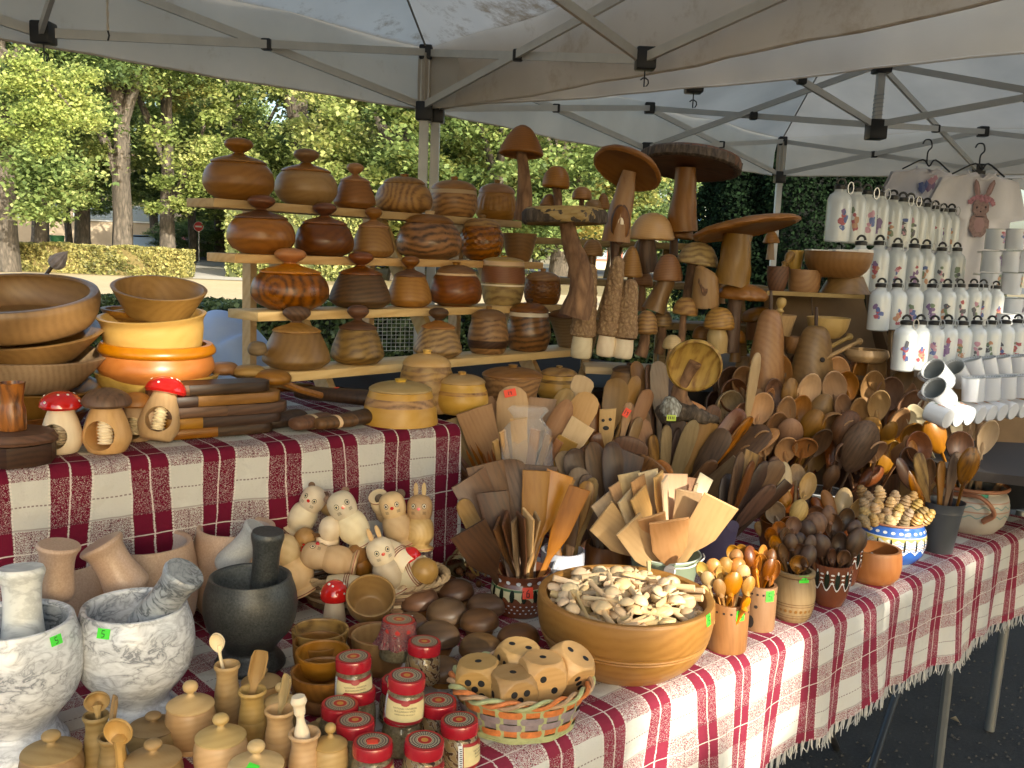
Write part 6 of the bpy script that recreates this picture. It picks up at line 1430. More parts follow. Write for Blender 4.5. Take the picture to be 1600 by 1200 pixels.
# 6, 7 drilled wooden cups
def drilled(px, py, w, h, label, wk, knot=None, dy=.0, dg='3'):
    P = B_(px, py)+Vector((0, .02+dy, 0)); s = mpp(P); R = w/2*s; H = h*s; prof = [(R*.97, 0), (R, H*.05), (R, H*.97), (R*.97, H)]
    t = container('wooden_cup', P, prof, label, 'cup', wood(wk), .006)
    link('holes', mk(*ring_patches(prof, 18, H*.86, drop(.0045, .0045), .1)), t, plain('hole_dark', (.02, .01, .006), .8))
    if knot: link('knot', mk(*join([patch(prof, FRONT(P)-.5, H*.22, drop(.016, .026)), patch(prof, FRONT(P)-.2, H*.58, drop(.007, .007))])), t, plain('knot_dark', (.02, .012, .008), .8))
    vtag(t, prof, FRONT(P)+.62, H*.84, 14*s, 17*s, GREENTAG, digit=dg); return (P.x, P.y, TZ+.01)
F6 = drilled(1137, 1018, 64, 76, 'orange toned cup with drilled holes and green tag, nearer of the two', 'orange' if 0 else 'honey')
F7 = drilled(1192, 992, 50, 70, 'reddish cup with drilled holes and a knot, right behind the nearer one', 'rosybeech', True, .02, '5')
# 8 turned pot
P = B_(1243, 974)+Vector((0, .03, 0)); s = mpp(P); prof = [(r*32*s, z*78*s) for r, z in [(.72, 0), (.76, .02)]+sm([(.90, .1), (1.02, .35), (1.03, .6), (.96, .8), (.88, .9)], 3)+[(.94, .92), (.95, .99), (.9, 1)]]
c8 = container('wooden_pot', P, prof, 'olive brown turned pot with incised rings and a green tag', 'pot', wood('oak'), .006)
for zf in (.12, .17, .36, .41, .92): link('ring', mk(*strip(prof, lambda a: 78*s*zf, lambda a: 78*s*(zf+.012)), ang=0), c8, wood('walnut'))
link('pressed_band', mk(*ring_patches(prof, 26, 78*s*.27, drop(.006, .007))), c8, wood('tan'))
vtag(c8, prof, FRONT(P)+.5, 78*s*.93, 16*s, 11*s, GREENTAG, digit='7'); F8 = (P.x, P.y, TZ+.01)
# 9 brown drip glazed pots
for i, (px, py, w, h, dy, lb) in enumerate([(1302, 950, 60, 66, .03, 'brown glazed clay pot with white and black drips holding dark spoons'), (1330, 925, 52, 70, .06, 'second drip glazed brown pot just behind the first')]):
    P = B_(px, py)+Vector((0, dy, 0)); s = mpp(P); R = w/2*s; H = h*s
    prof = [(r*R, z*H) for r, z in [(.70, 0), (.74, .03)]+sm([(.86, .2), (.98, .5), (1.0, .75), (1.0, 1)], 4)]
    t = container('clay_pot', P, prof, lb, 'pot', BROWNGLAZE)
    nd = 12
    link('glaze_drips', mk(*strip(prof, lambda a: H*(.62-.20*abs(math.cos(a*nd/2))**1.5), lambda a: H*(.66-.20*abs(math.cos(a*nd/2))**1.5), 144)), t, WHITEGL)
    link('glaze_drops', mk(*ring_patches([(r+.0003, z) for r, z in prof], nd, H*.68, drop(R*.26, H*.42))), t, BLACKGL)
    link('glaze_drops', mk(*join([ring_patches([(r+.0007, z) for r, z in prof], nd, H*(.62+.1*j), drop(R*.20, H*.04), PI/nd) for j in range(3)])), t, WHITEGL)
    link('glaze_drops', mk(*ring_patches([(r+.0009, z) for r, z in prof], nd, H*.87, drop(R*.09, H*.09))), t, WHITEGL)
    if i == 0: F9 = (P.x, P.y, TZ+.01)
# 10 orange bowl with cutlery
P = B_(1372, 915)+Vector((0, .04, 0)); s = mpp(P); prof = [(r*42*s, z*52*s) for r, z in [(.72, 0), (.78, .03)]+sm([(.94, .2), (1, .5), (.97, .85), (.94, 1)], 4)]
c10 = container('wooden_bowl', P, prof, 'glossy orange brown wooden bowl holding a little tin, before the blue pot', 'bowl', wood('orange'), .007)
tg = thing('whisk', 'small glinting wire whisk lying in the orange bowl', 'whisk', (P.x-.01, P.y, P.z+.03))
link('wires', mk(*join([tube([(0, 0, .0), (.012*math.cos(a), .012*math.sin(a), .02), (.005*math.cos(a), .005*math.sin(a)-.0, .045)], .0012, 5) for a in (0, 1, 2, 3, 4, 5)])), tg, STEEL); link('handle', mk(*tube([(0, 0, 0), (.03, .01, .012)], .003, 6)), tg, STEEL)
tg.rotation_euler = (.3, -.9, 0)
# 11 blue painted pot
P = B_(1405, 884)+Vector((0, .06, 0)); s = mpp(P); R = 50*s; H = 62*s
prof = [(r*R, z*H) for r, z in [(.72, 0), (.78, .03)]+sm([(.95, .22), (1.0, .5), (.97, .78), (.88, .95), (.90, 1)], 5)]
c11 = container('clay_pot', P, prof, 'blue painted pot with white and yellow waves full of honey dippers', 'pot', BLUEGL, seg=60)
link('glaze_band', mk(*strip(prof, lambda a: H*(.30+.10*abs(math.sin(a*8))), lambda a: H*.74, 144)), c11, WHITEGL)
link('glaze_band', mk(*strip([(r+.0004, z) for r, z in prof], lambda a: H*(.66+.03*math.sin(a*24)), lambda a: H*(.72+.0*a), 144)), c11, plain('yellow_glaze', (.62, .50, .14), .3))
for j, m_ in ((0, BLUEGL), (1, plain('brown_line', (.25, .07, .04), .4)), (2, BLUEGL), (3, plain('yellow_glaze', (.62, .50, .14), .3))):
    link('glaze_line', mk(*strip([(r+.0006, z) for r, z in prof], lambda a: H*(.40+.065*j+.018*math.sin(a*32)), lambda a: H*(.418+.065*j+.018*math.sin(a*32)), 200)), c11, m_)
link('glaze_drops', mk(*ring_patches([(r+.0008, z) for r, z in prof], 16, H*.54, drop(R*.06, H*.32))), c11, BLACKGL)
link('glaze_drops', mk(*ring_patches(prof, 26, H*.84, drop(R*.13, H*.07))), c11, WHITEGL)
link('rim', mk(*tube([(R*.89*math.cos(a), R*.89*math.sin(a), H) for a in [2*PI*j/40 for j in range(41)]], .003, 6, cap=False)), c11, TERRA)
F11 = Vector((P.x, P.y, TZ+.01)); H11 = H; R11 = R
# 12 grey bucket
P = B_(1476, 868)+Vector((0, .04, 0)); s = mpp(P); Rb = 32*s; Hb = 80*s; prof = [(Rb*.66, 0), (Rb*.92, Hb*.80), (Rb*.95, Hb*.81), (Rb*.94, Hb*.85), (Rb*1.0, Hb*.97), (Rb*1.03, Hb)]
c12 = container('metal_bucket', P, prof, 'small dark grey metal bucket with two pressed ribs holding walnut spoons', 'bucket', GREYB, .0015)
F12 = (P.x, P.y, TZ+.01)
# 13 glazed casserole
P = B_(1538, 842)+Vector((0, .10, 0)); s = mpp(P); R = 56*s; H = 70*s
prof = [(r*R, z*H) for r, z in [(.66, 0), (.72, .03)]+sm([(.90, .2), (1.0, .5), (.95, .8), (.84, .93), (.92, 1)], 5)]
c13 = container('clay_casserole', P, prof, 'beige glazed casserole with a terracotta rim and thick looped handle', 'pot', plain('beige_glaze', (.46, .41, .33), .35, coat=.3, var=.1), seg=60)
link('rim', mk(*tube([(R*.92*math.cos(a), R*.92*math.sin(a), H) for a in [2*PI*j/40 for j in range(41)]], .0055, 8, cap=False)), c13, TERRA)
for j, m_ in enumerate((plain('teal_line', (.20, .30, .28), .4), plain('rust_line', (.42, .24, .17), .4), plain('teal_line', (.20, .30, .28), .4), plain('rust_line', (.42, .24, .17), .4))):
    link('glaze_line', mk(*strip(prof, lambda a: H*(.44+.10*j+.03*math.sin(a*18)*(j % 2 == 0)), lambda a: H*(.47+.10*j+.03*math.sin(a*18)*(j % 2 == 0)), 160)), c13, m_)
link('handle', mk(*tube(sm([(-R*.75, -R*.55, H*.88), (-R*.35, -R*1.25, H*.95), (R*.05, -R*1.25, H*.62), (-R*.1, -R*1.0, H*.38)], 5), .010, 8, flat=.6)), c13, TERRA)
vtag(c13, [(r, z) for r, z in prof], FRONT(P)+.4, H*.93, 10*s, 7*s, plain('teal_tag', (.1, .4, .25), .5)); F13 = (P.x, P.y, TZ+.02)
# 14 glass bowl + a few hidden jugs that carry the rear bunches
GL = plain('clear_glass', (.75, .8, .82), .05, trans=.85)
P = B_(1285, 822)+Vector((0, .03, 0)); s = mpp(P); prof = [(18*s, 0)]+[(r*s, z*s) for r, z in sm([(24, 6), (34, 30), (36, 52)], 4)]
c14 = container('glass_jar', P, prof, 'patterned glass jar holding the big walnut spoons', 'jar', GL, .003)
link('rim', mk(*tube([(36*s*math.cos(a), 36*s*math.sin(a), 52*s) for a in [2*PI*j/30 for j in range(31)]], .002, 6, cap=False)), c14, WHITEGL); F14 = (P.x, P.y, TZ+.01)
def rear_pot(px, py, r, h, lb, m_=None, dy=0):
    P = B_(px, py)+Vector((0, dy, 0)); s = mpp(P); container('storage_pot', P, [(r*s*.85, 0), (r*s, h*s*.5), (r*s, h*s)], lb, 'pot', m_ or wood('dark')); return (P.x, P.y, TZ+.012)
FA = rear_pot(805, 850, 52, 95, 'dark wooden tub under the pale wrapped spatulas')
FB = rear_pot(925, 842, 60, 90, 'dark wooden tub holding rounded walnut paddles behind the clay pot')
FC = rear_pot(1030, 825, 60, 80, 'dark tub holding brown paddles behind the beech turners')
FD = rear_pot(1150, 800, 50, 70, 'dark tub holding ladles at the back of the table')
FE = rear_pot(1215, 800, 52, 74, 'brown tub holding oval spoons in front of the pear carvings', wood('cherry'))
FG = rear_pot(1350, 795, 48, 66, 'dark tub holding the large beech spoons by the bottles')
FH = rear_pot(1235, 880, 40, 56, 'small dark tub holding mixed spoons behind the olive brown pot', wood('cherry'), .06)
FI = rear_pot(1320, 865, 42, 60, 'small dark tub holding light honey spoons behind the dark spoons', wood('cherry'), .05)

W = {'A': 'in the wrapped spatula tub', '1': 'in the painted clay pot', '2': 'in the lilac mug', '3': 'in the dark turned pot', '4': 'in the green bucket', 'B': 'in the walnut paddle tub', 'C': 'in the tub behind the turners',
     '5': 'in the purple bucket', 'D': 'in the ladle tub', 'E': 'in the oval spoon tub', 'G': 'in the bottle side tub', '6': 'in the nearer drilled cup', '7': 'in the reddish drilled cup', '8': 'in the olive brown pot', '9': 'in the drip glazed pot',
     'H': 'in the mixed spoon tub', 'I': 'in the honey spoon tub', 'b': 'in the blue painted pot', 'g': 'in the grey bucket', 'k': 'in the beige casserole', 'j': 'in the glass jar'}
FT = {'A': FA, '1': F1, '2': F2, '3': F3, '4': F4, 'B': FB, 'C': FC, '5': F5, 'D': FD, 'E': FE, 'G': FG, '6': F6, '7': F7, '8': F8, '9': F9, 'H': FH, 'I': FI, 'b': tuple(F11), 'g': F12, 'k': F13, 'j': F14}
# (bunch, px, py, kind, w, h, wood, yaw, dY from the foot)
U = [
 # pale spatulas, left
 ('A', 722, 700, 'fl', 50, 88, 'beech', .5, .00), ('A', 732, 692, 'fl', 54, 90, 'oak', .4, -.02), ('A', 752, 678, 'fl', 58, 86, 'rosybeech', .15, -.05), ('A', 800, 655, 'ro', 50, 104, 'beech', 0, .06), ('A', 778, 662, 'fl', 40, 90, 'beech', .2, .1), ('A', 841, 660, 'fl', 44, 80, 'beech', .1, .1),
 ('A', 870, 668, 'sb', 38, 96, 'rosybeech', .2, .04), ('A', 902, 655, 'ro', 44, 92, 'beech', -.2, .06), ('A', 893, 690, 'fl', 42, 70, 'pale', -.3, 0), ('A', 908, 606, 'ro', 36, 40, 'pale', .1, .18), ('A', 880, 630, 'sb', 34, 50, 'oak', .1, .14), ('A', 768, 640, 'fl', 36, 60, 'rosybeech', .1, .15), ('A', 822, 640, 'fl', 34, 70, 'pale', .0, .16),
 ('A', 748, 722, 'fork', 26, 70, 'cherry', .1, -.12), ('A', 768, 728, 'fork', 22, 60, 'cherry', .4, -.13), ('A', 722, 735, 'ro', 30, 80, 'cherry', .7, -.08), ('A', 730, 745, 'fork', 24, 70, 'walnut', .5, -.10), ('A', 883, 695, 'st', 34, 22, 'yellow', .1, -.03),
 # wrapped slim sticks
 ('A', 812, 695, 'st', 26, 100, 'beech', .1, -.10), ('A', 790, 705, 'st', 12, 80, 'beech', .6, -.11), ('A', 832, 705, 'st', 16, 80, 'rosybeech', -.3, -.10), ('A', 848, 712, 'st', 12, 80, 'beech', -.6, -.11), ('A', 860, 716, 'st', 14, 70, 'rosybeech', -.4, -.10), ('A', 778, 716, 'st', 12, 70, 'oak', .7, -.12),
 # painted clay pot
 ('1', 748, 782, 'fl', 62, 80, 'brown', .3, .06), ('1', 768, 768, 'fl', 60, 90, 'walnut', .2, .08), ('1', 798, 762, 'ro', 62, 90, 'walnut', 0, .09), ('1', 776, 802, 'fl', 50, 70, 'dark', .15, .01), ('1', 750, 858, 'fl', 62, 84, 'dark', .1, -.05), ('1', 736, 812, 'ro', 34, 70, 'oak', .8, .03), ('1', 835, 790, 'fl', 44, 110, 'honey', .1, .05), ('1', 862, 782, 'fl', 44, 90, 'orange', .1, .07),
 ('1', 884, 812, 'fl', 34, 110, 'honey', -.1, .0), ('1', 786, 846, 'fl', 40, 70, 'walnut', 1.25, -.02), ('1', 797, 842, 'fl', 40, 76, 'walnut', 1.3, -.02), ('1', 806, 848, 'fl', 40, 80, 'grey', 1.35, -.03), ('1', 816, 845, 'fl', 44, 90, 'walnut', -1.3, -.03), ('1', 825, 838, 'fl', 36, 88, 'beech', -1.1, -.04), ('1', 832, 842, 'fl', 34, 80, 'grey', -1.3, -.03), ('1', 840, 752, 'fl', 60, 50, 'walnut', .1, .10), ('1', 870, 770, 'fl', 40, 60, 'tan', -.1, .09),
 # lilac mug
 ('2', 905, 798, 'ro', 30, 100, 'olive', -.3, .02), ('2', 893, 812, 'ro', 26, 100, 'walnut', -.4, 0), ('2', 917, 790, 'ro', 24, 90, 'oak', -.3, .04), ('2', 902, 765, 'ro', 34, 70, 'grey', .1, .06), ('2', 868, 850, 'st', 16, 60, 'tan', .2, 0),
 # dark pot + tub B
 ('3', 905, 750, 'ro', 42, 100, 'dark', .2, .05), ('3', 933, 745, 'ro', 34, 110, 'walnut', .3, .05), ('3', 958, 745, 'ro', 34, 110, 'dark', .1, .04), ('3', 890, 738, 'ro', 34, 70, 'grey', .4, .08), ('3', 922, 790, 'ro', 34, 100, 'walnut', .5, .0), ('3', 975, 760, 'fl', 44, 110, 'dark', .0, .06),
 ('B', 975, 724, 'ro', 62, 96, 'walnut', .0, -.08), ('B', 958, 724, 'ro', 26, 92, 'yellow', .15, -.075), ('B', 1012, 738, 'ro', 60, 50, 'oliverich', -.2, -.10), ('B', 1028, 742, 'ro', 36, 52, 'honey', -.2, -.09),
 ('B', 925, 668, 'ro', 34, 92, 'cherry', .1, .02), ('B', 948, 668, 'fl', 26, 60, 'boxwood', 0, .0), ('B', 960, 628, 'ro', 40, 76, 'tan', .1, .1), ('B', 985, 620, 'ro', 26, 70, 'tan', .5, .12), ('B', 1002, 640, 'ro', 24, 70, 'rosybeech', .1, .1), ('B', 980, 648, 'ro', 16, 40, 'olive', 0, .0), ('B', 904, 710, 'ro', 40, 60, 'tan', .2, .0), ('B', 940, 700, 'ro', 40, 50, 'cherry', .1, .0),
 ('B', 918, 735, 'ro', 34, 90, 'walnut', .3, -.06), ('B', 990, 680, 'ro', 20, 60, 'tan', .5, .03),
 # tub C
 ('C', 1006, 664, 'ro', 24, 50, 'tan', .1, .05), ('C', 1007, 694, 'ro', 30, 84, 'rosybeech', 0, 0), ('C', 1022, 712, 'ro', 18, 70, 'olive', .3, -.02), ('C', 1040, 706, 'ro', 20, 90, 'grey', .4, -.02), ('C', 1068, 706, 'ro', 26, 110, 'grey', .1, -.03), ('C', 1052, 712, 'ro', 16, 90, 'dark', .5, -.0), ('C', 1090, 700, 'fl', 30, 90, 'tan', .1, .0), ('C', 1112, 706, 'ro', 36, 84, 'walnut', -.5, -.02),
 ('C', 1126, 752, 'fl', 40, 96, 'oak', .0, -.10), ('C', 1096, 745, 'ro', 24, 80, 'tan', .3, -.08), ('C', 1134, 676, 'ro', 32, 90, 'cherry', .1, .06), ('C', 1144, 690, 'ro', 20, 100, 'oliverich', .6, .04), ('C', 1082, 640, 'ro', 44, 26, 'orange', 0, .12), ('C', 1030, 605, 'ro', 32, 90, 'grey', .3, .2), ('C', 1016, 610, 'ro', 22, 90, 'walnut', .7, .2), ('C', 1045, 620, 'ro', 22, 80, 'dark', .3, .22), ('C', 1000, 600, 'ro', 24, 80, 'tan', .2, .22),
 ('C', 1165, 700, 'ro', 40, 96, 'walnut', -.6, .04), ('C', 1178, 700, 'ro', 24, 96, 'honey', -.5, .05),
 # green bucket of beech turners
 ('4', 962, 832, 'fl', 56, 80, 'beech', .2, -.06), ('4', 1001, 850, 'fl', 50, 104, 'beech', .15, -.09), ('4', 1022, 838, 'fl', 44, 100, 'beech', .1, -.08), ('4', 1046, 845, 'fl', 62, 96, 'beech', .0, -.11), ('4', 1104, 818, 'fl', 58, 96, 'beech', -.05, -.07),
 ('4', 955, 802, 'fl', 50, 60, 'pale', .5, -.02), ('4', 975, 780, 'fl', 54, 60, 'beech', .9, .0), ('4', 988, 768, 'fl', 54, 60, 'pale', .8, .02), ('4', 1002, 775, 'fl', 50, 60, 'beech', 1.0, -.01), ('4', 1015, 765, 'fl', 50, 60, 'pale', .8, .03), ('4', 1030, 770, 'fl', 44, 60, 'beech', 1.1, .0), ('4', 1040, 778, 'fl', 40, 66, 'pale', 1.2, -.02), ('4', 1054, 772, 'fl', 44, 64, 'beech', .3, .03), ('4', 1066, 776, 'fl', 40, 64, 'rosybeech', .1, .04), ('4', 1080, 790, 'fl', 34, 70, 'pale', 1.3, .0), ('4', 1090, 776, 'fl', 24, 70, 'cream', .1, .04), ('4', 1071, 800, 'fl', 40, 74, 'beech', -.2, -.03), ('4', 985, 800, 'fl', 48, 60, 'pale', .9, -.04), ('4', 1005, 795, 'fl', 46, 60, 'beech', .8, -.04), ('4', 968, 815, 'fl', 46, 60, 'rosybeech', .6, -.03),
 # purple bucket: long dark spatulas
 ('5', 1190, 760, 'ro', 36, 100, 'walnut', .2, .0), ('5', 1175, 765, 'ro', 26, 100, 'dark', .4, -.01), ('5', 1160, 770, 'ro', 18, 110, 'cherry', .6, -.02), ('5', 1148, 760, 'ro', 22, 110, 'walnut', .6, .0), ('5', 1168, 735, 'fl', 26, 60, 'olive', .2, .04), ('5', 1200, 740, 'ro', 20, 60, 'walnut', .3, .04), ('5', 1155, 730, 'sb', 18, 30, 'cream', .1, .06), ('5', 1135, 790, 'ro', 30, 100, 'dark', .3, .02), ('5', 1180, 790, 'ro', 24, 90, 'walnut', .2, -.04), ('5', 1208, 778, 'fl', 20, 70, 'dark', .3, .0),
 # ladles
 ('D', 1176, 600, 'ro', 26, 100, 'pale', .75, -.05), ('D', 1145, 600, 'lad', 56, 56, 'walnut', .8, .06), ('D', 1148, 618, 'lad', 54, 54, 'walnut', .8, .02), ('D', 1142, 640, 'lad', 54, 62, 'grey', .7, -.02), ('D', 1120, 640, 'lad', 40, 60, 'dark', .9, .05), ('D', 1200, 588, 'sb', 40, 44, 'oak', .2, .08), ('D', 1192, 598, 'sp', 28, 50, 'boxwood', .5, .06), ('D', 1190, 572, 'sp', 26, 30, 'oak', .2, .15),
 ('D', 1200, 630, 'sp', 20, 50, 'rosybeech', .7, .0), ('D', 1186, 640, 'sp', 20, 50, 'tan', .6, .0),
 ('E', 1238, 600, 'lad', 44, 54, 'dark', .1, .12), ('E', 1221, 585, 'sb', 36, 48, 'oak', .1, .16), ('E', 1268, 612, 'sp', 42, 58, 'grey', .2, .10), ('E', 1276, 655, 'lad', 46, 76, 'cherry', .1, .04), ('E', 1272, 712, 'lad', 48, 84, 'honey', .2, -.05), ('E', 1192, 670, 'sb', 30, 68, 'rosybeech', .1, -.02), ('E', 1218, 664, 'sp', 25, 66, 'rosybeech', .1, -.03), ('E', 1243, 657, 'sb', 28, 66, 'rosybeech', -.1, -.02), ('E', 1232, 645, 'sb', 24, 50, 'tan', .2, .03), ('E', 1205, 630, 'sb', 22, 50, 'rosybeech', .3, .04), ('E', 1255, 640, 'sb', 24, 46, 'cherry', .2, .05),
 ('E', 1248, 572, 'sb', 34, 40, 'walnut', .1, .2), ('E', 1262, 582, 'sb', 26, 40, 'dark', .3, .18), ('E', 1278, 562, 'sb', 32, 40, 'dark', .1, .22), ('E', 1292, 600, 'ro', 22, 70, 'walnut', .7, .12),
 ('G', 1316, 590, 'sp', 36, 76, 'rosybeech', .15, .06), ('G', 1344, 593, 'sp', 38, 76, 'rosybeech', .0, .05), ('G', 1360, 595, 'sp', 30, 76, 'tan', .3, .07), ('G', 1375, 610, 'sp', 28, 70, 'rosybeech', .4, .08), ('G', 1384, 622, 'sp', 32, 52, 'rosybeech', .1, .10), ('G', 1416, 622, 'sp', 31, 56, 'rosybeech', -.1, .10), ('G', 1400, 610, 'sb', 24, 34, 'walnut', .1, .15), ('G', 1355, 640, 'sb', 32, 40, 'orange', .1, .03), ('G', 1320, 630, 'sb', 30, 34, 'honey', .2, .06),
 ('G', 1372, 662, 'lad', 42, 48, 'honey', .3, -.02), ('G', 1395, 660, 'sb', 24, 42, 'orange', .1, -.02), ('G', 1409, 664, 'lad', 30, 44, 'cherry', .2, .0), ('G', 1378, 688, 'sb', 26, 36, 'honey', .1, -.06), ('G', 1355, 672, 'sp', 24, 44, 'honey', .3, -.03), ('G', 1300, 640, 'sp', 20, 30, 'rosybeech', .1, .1), ('G', 1410, 690, 'sp', 24, 30, 'orange', -.1, -.02), ('G', 1376, 725, 'sb', 40, 60, 'tan', -.2, -.08), ('G', 1392, 705, 'sp', 28, 40, 'yellow', -.1, -.05),
 ('j', 1322, 672, 'sb', 50, 66, 'walnut', .1, -.02), ('j', 1342, 698, 'sb', 56, 92, 'walnut', -.2, -.06), ('j', 1300, 700, 'sp', 24, 60, 'cherry', .4, .0), ('j', 1310, 720, 'sp', 20, 50, 'rosybeech', .3, .02),
 ('G', 1296, 575, 'sp', 34, 62, 'rosybeech', .1, .16), ('G', 1368, 580, 'sb', 30, 60, 'oak', .2, .14), ('G', 1392, 590, 'sp', 26, 50, 'tan', .2, .18), ('G', 1405, 640, 'sb', 28, 44, 'honey', .1, .05), ('G', 1335, 620, 'sb', 32, 40, 'honey', .1, .02), ('G', 1310, 650, 'sp', 30, 46, 'rosybeech', .2, .03), ('G', 1290, 630, 'sb', 28, 50, 'tan', .1, .08), ('G', 1420, 660, 'sp', 26, 44, 'rosybeech', .1, .06), ('E', 1168, 655, 'sb', 28, 60, 'walnut', .1, .02), ('E', 1206, 612, 'sp', 30, 50, 'grey', .1, .1), ('E', 1230, 690, 'sb', 26, 50, 'tan', .1, -.03), ('E', 1256, 690, 'sp', 24, 50, 'rosybeech', .2, -.02), ('E', 1285, 690, 'sb', 26, 50, 'cherry', .1, .02), ('E', 1180, 712, 'sb', 24, 50, 'rosybeech', .1, -.02), ('D', 1165, 575, 'sb', 34, 40, 'tan', .1, .2), ('D', 1215, 560, 'sb', 32, 36, 'oak', .1, .25), ('D', 1128, 600, 'sb', 34, 50, 'brown', .1, .12), ('C', 1060, 660, 'ro', 26, 70, 'brown', .2, .08), ('C', 1105, 665, 'ro', 28, 70, 'walnut', .2, .08), ('B', 890, 690, 'ro', 30, 70, 'brown', .2, .04), ('j', 1298, 745, 'sb', 26, 44, 'walnut', .1, -.02), ('j', 1360, 745, 'sb', 28, 50, 'cherry', .1, .03),
 # casserole, pale spoons
 ('k', 1433, 655, 'sp', 32, 50, 'cream', .1, .02), ('k', 1453, 646, 'sp', 42, 50, 'cream', -.1, .05), ('k', 1460, 682, 'sb', 40, 66, 'honey', -.1, -.05), ('k', 1494, 664, 'fl', 22, 40, 'cream', .1, .03), ('k', 1482, 665, 'ro', 22, 50, 'oak', .1, .06), ('k', 1520, 664, 'sp', 14, 40, 'pale', .8, .04), ('k', 1543, 684, 'sp', 33, 60, 'pale', .0, -.03), ('k', 1530, 690, 'st', 12, 60, 'rosybeech', .1, .02), ('k', 1510, 730, 'st', 12, 60, 'pale', .1, .02), ('k', 1560, 760, 'st', 12, 50, 'beech', .2, .0),
 ('g', 1437, 700, 'lad', 44, 54, 'cherry', .3, .02), ('g', 1424, 722, 'lad', 38, 50, 'walnut', .4, .0), ('g', 1422, 700, 'sb', 24, 40, 'honey', .3, .05), ('g', 1440, 740, 'ro', 22, 76, 'olive', .2, -.03), ('g', 1452, 738, 'sp', 22, 48, 'walnut', -.2, -.02), ('g', 1412, 740, 'sb', 24, 60, 'dark', .6, -.02), ('g', 1500, 698, 'sp', 45, 50, 'walnut', .0, .02), ('g', 1512, 728, 'sb', 34, 66, 'oliverich', -.1, -.04), ('g', 1490, 735, 'ro', 22, 60, 'walnut', .2, .0), ('g', 1430, 760, 'sb', 20, 60, 'oliverich', .5, -.02), ('g', 1470, 745, 'ro', 16, 50, 'tan', .3, .0),
 # mixed spoons mid right
 ('H', 1225, 752, 'sb', 26, 66, 'pale', .1, .10), ('H', 1246, 742, 'sp', 30, 40, 'oak', .2, .12), ('H', 1262, 760, 'sp', 28, 48, 'boxwood', .0, .08), ('H', 1210, 745, 'sb', 26, 36, 'rosybeech', .2, .12), ('H', 1212, 802, 'sp', 34, 42, 'grey', .1, .0), ('H', 1247, 800, 'sb', 30, 42, 'spalted', .1, .02), ('H', 1272, 806, 'sp', 28, 36, 'walnut', .1, .02), ('H', 1230, 822, 'sp', 28, 36, 'cherry', .1, -.03), ('H', 1245, 830, 'sb', 30, 38, 'honey', .3, -.04), ('H', 1226, 780, 'sb', 24, 30, 'honey', .3, .05), ('H', 1195, 830, 'sb', 24, 40, 'oak', .4, .0),
 ('I', 1296, 788, 'sb', 22, 48, 'honey', .3, .04), ('I', 1317, 786, 'sb', 30, 50, 'boxwood', .0, .04), ('I', 1342, 798, 'sp', 28, 50, 'boxwood', -.1, .0), ('I', 1278, 790, 'sb', 20, 30, 'cherry', .2, .05), ('I', 1262, 785, 'sp', 24, 30, 'walnut', .2, .06),
]
for (b, px, py, kd, w_, h_, wk, yaw, dY) in U:
    f = FT[b]; utensil(f, px, py, f[1]+dY, kd, w_, h_, wk, yaw, W[b], spread=.022)
# bank of big spoons at the back right
gg = random.Random(3)
for r_ in range(5):
    for c_ in range(9):
        px = 1165+c_*30+(r_ % 2)*14+gg.uniform(-6, 6); py = 582+r_*30+gg.uniform(-9, 9)+(14 if c_ in (0, 8) else 0)
        if abs(px-1264) < 26 and py < 600 or abs(px-1192) < 22 and py < 590: continue
        b = 'D' if px < 1190 else 'E' if px < 1295 else 'G'; f = FT[b]
        utensil(f, px, py, 2.68-.04*r_+gg.uniform(-.02, .02), gg.choice(['sp', 'sb', 'sp', 'lad']), gg.uniform(31, 43), gg.uniform(50, 66), gg.choice(['rosybeech', 'tan', 'beech', 'honey', 'rosybeech', 'walnut']), gg.uniform(-.5, .5), W[b], spread=.03)
# denser small spoons
def scatter(b, spec, kinds, woods, dy, yawr=.5):
    f = FT[b]
    for i, (px, py, w_, h_) in enumerate(spec):
        utensil(f, px, py, f[1]+dy+((py-spec[0][1])*-.0008), kinds[i % len(kinds)], w_, h_, woods[i % len(woods)], random.uniform(-yawr, yawr), W[b], spread=.014)
scatter('6', [(1144, 912, 32, 46), (1124, 918, 20, 36), (1100, 925, 16, 28), (1098, 892, 20, 30), (1115, 885, 24, 28), (1133, 884, 24, 30), (1106, 905, 22, 30), (1126, 898, 18, 30), (1152, 885, 26, 30), (1168, 915, 22, 36), (1160, 895, 24, 30), (1140, 890, 16, 30), (1165, 942, 12, 26), (1150, 870, 22, 26)], ['sb', 'sb', 'sb', 'sp'], ['orange', 'honey', 'boxwood', 'yellow'], -.02)
scatter('7', [(1210, 892, 18, 36), (1200, 890, 20, 40), (1190, 885, 22, 40), (1180, 880, 22, 40), (1172, 872, 24, 40), (1160, 868, 24, 36), (1192, 868, 18, 34), (1205, 872, 16, 30), (1146, 866, 22, 30)], ['sp', 'sb', 'sp'], ['orange', 'cherry', 'honey'], .0, .7)
scatter('8', [(1224, 866, 16, 36), (1212, 850, 22, 28), (1236, 848, 22, 30), (1250, 862, 22, 26), (1248, 882, 30, 30), (1262, 870, 26, 40), (1228, 838, 20, 28), (1205, 838, 20, 28), (1265, 850, 20, 30), (1240, 822, 26, 30), (1218, 828, 24, 28)], ['sp', 'sp', 'sb'], ['walnut', 'oliverich', 'dark'], 0)
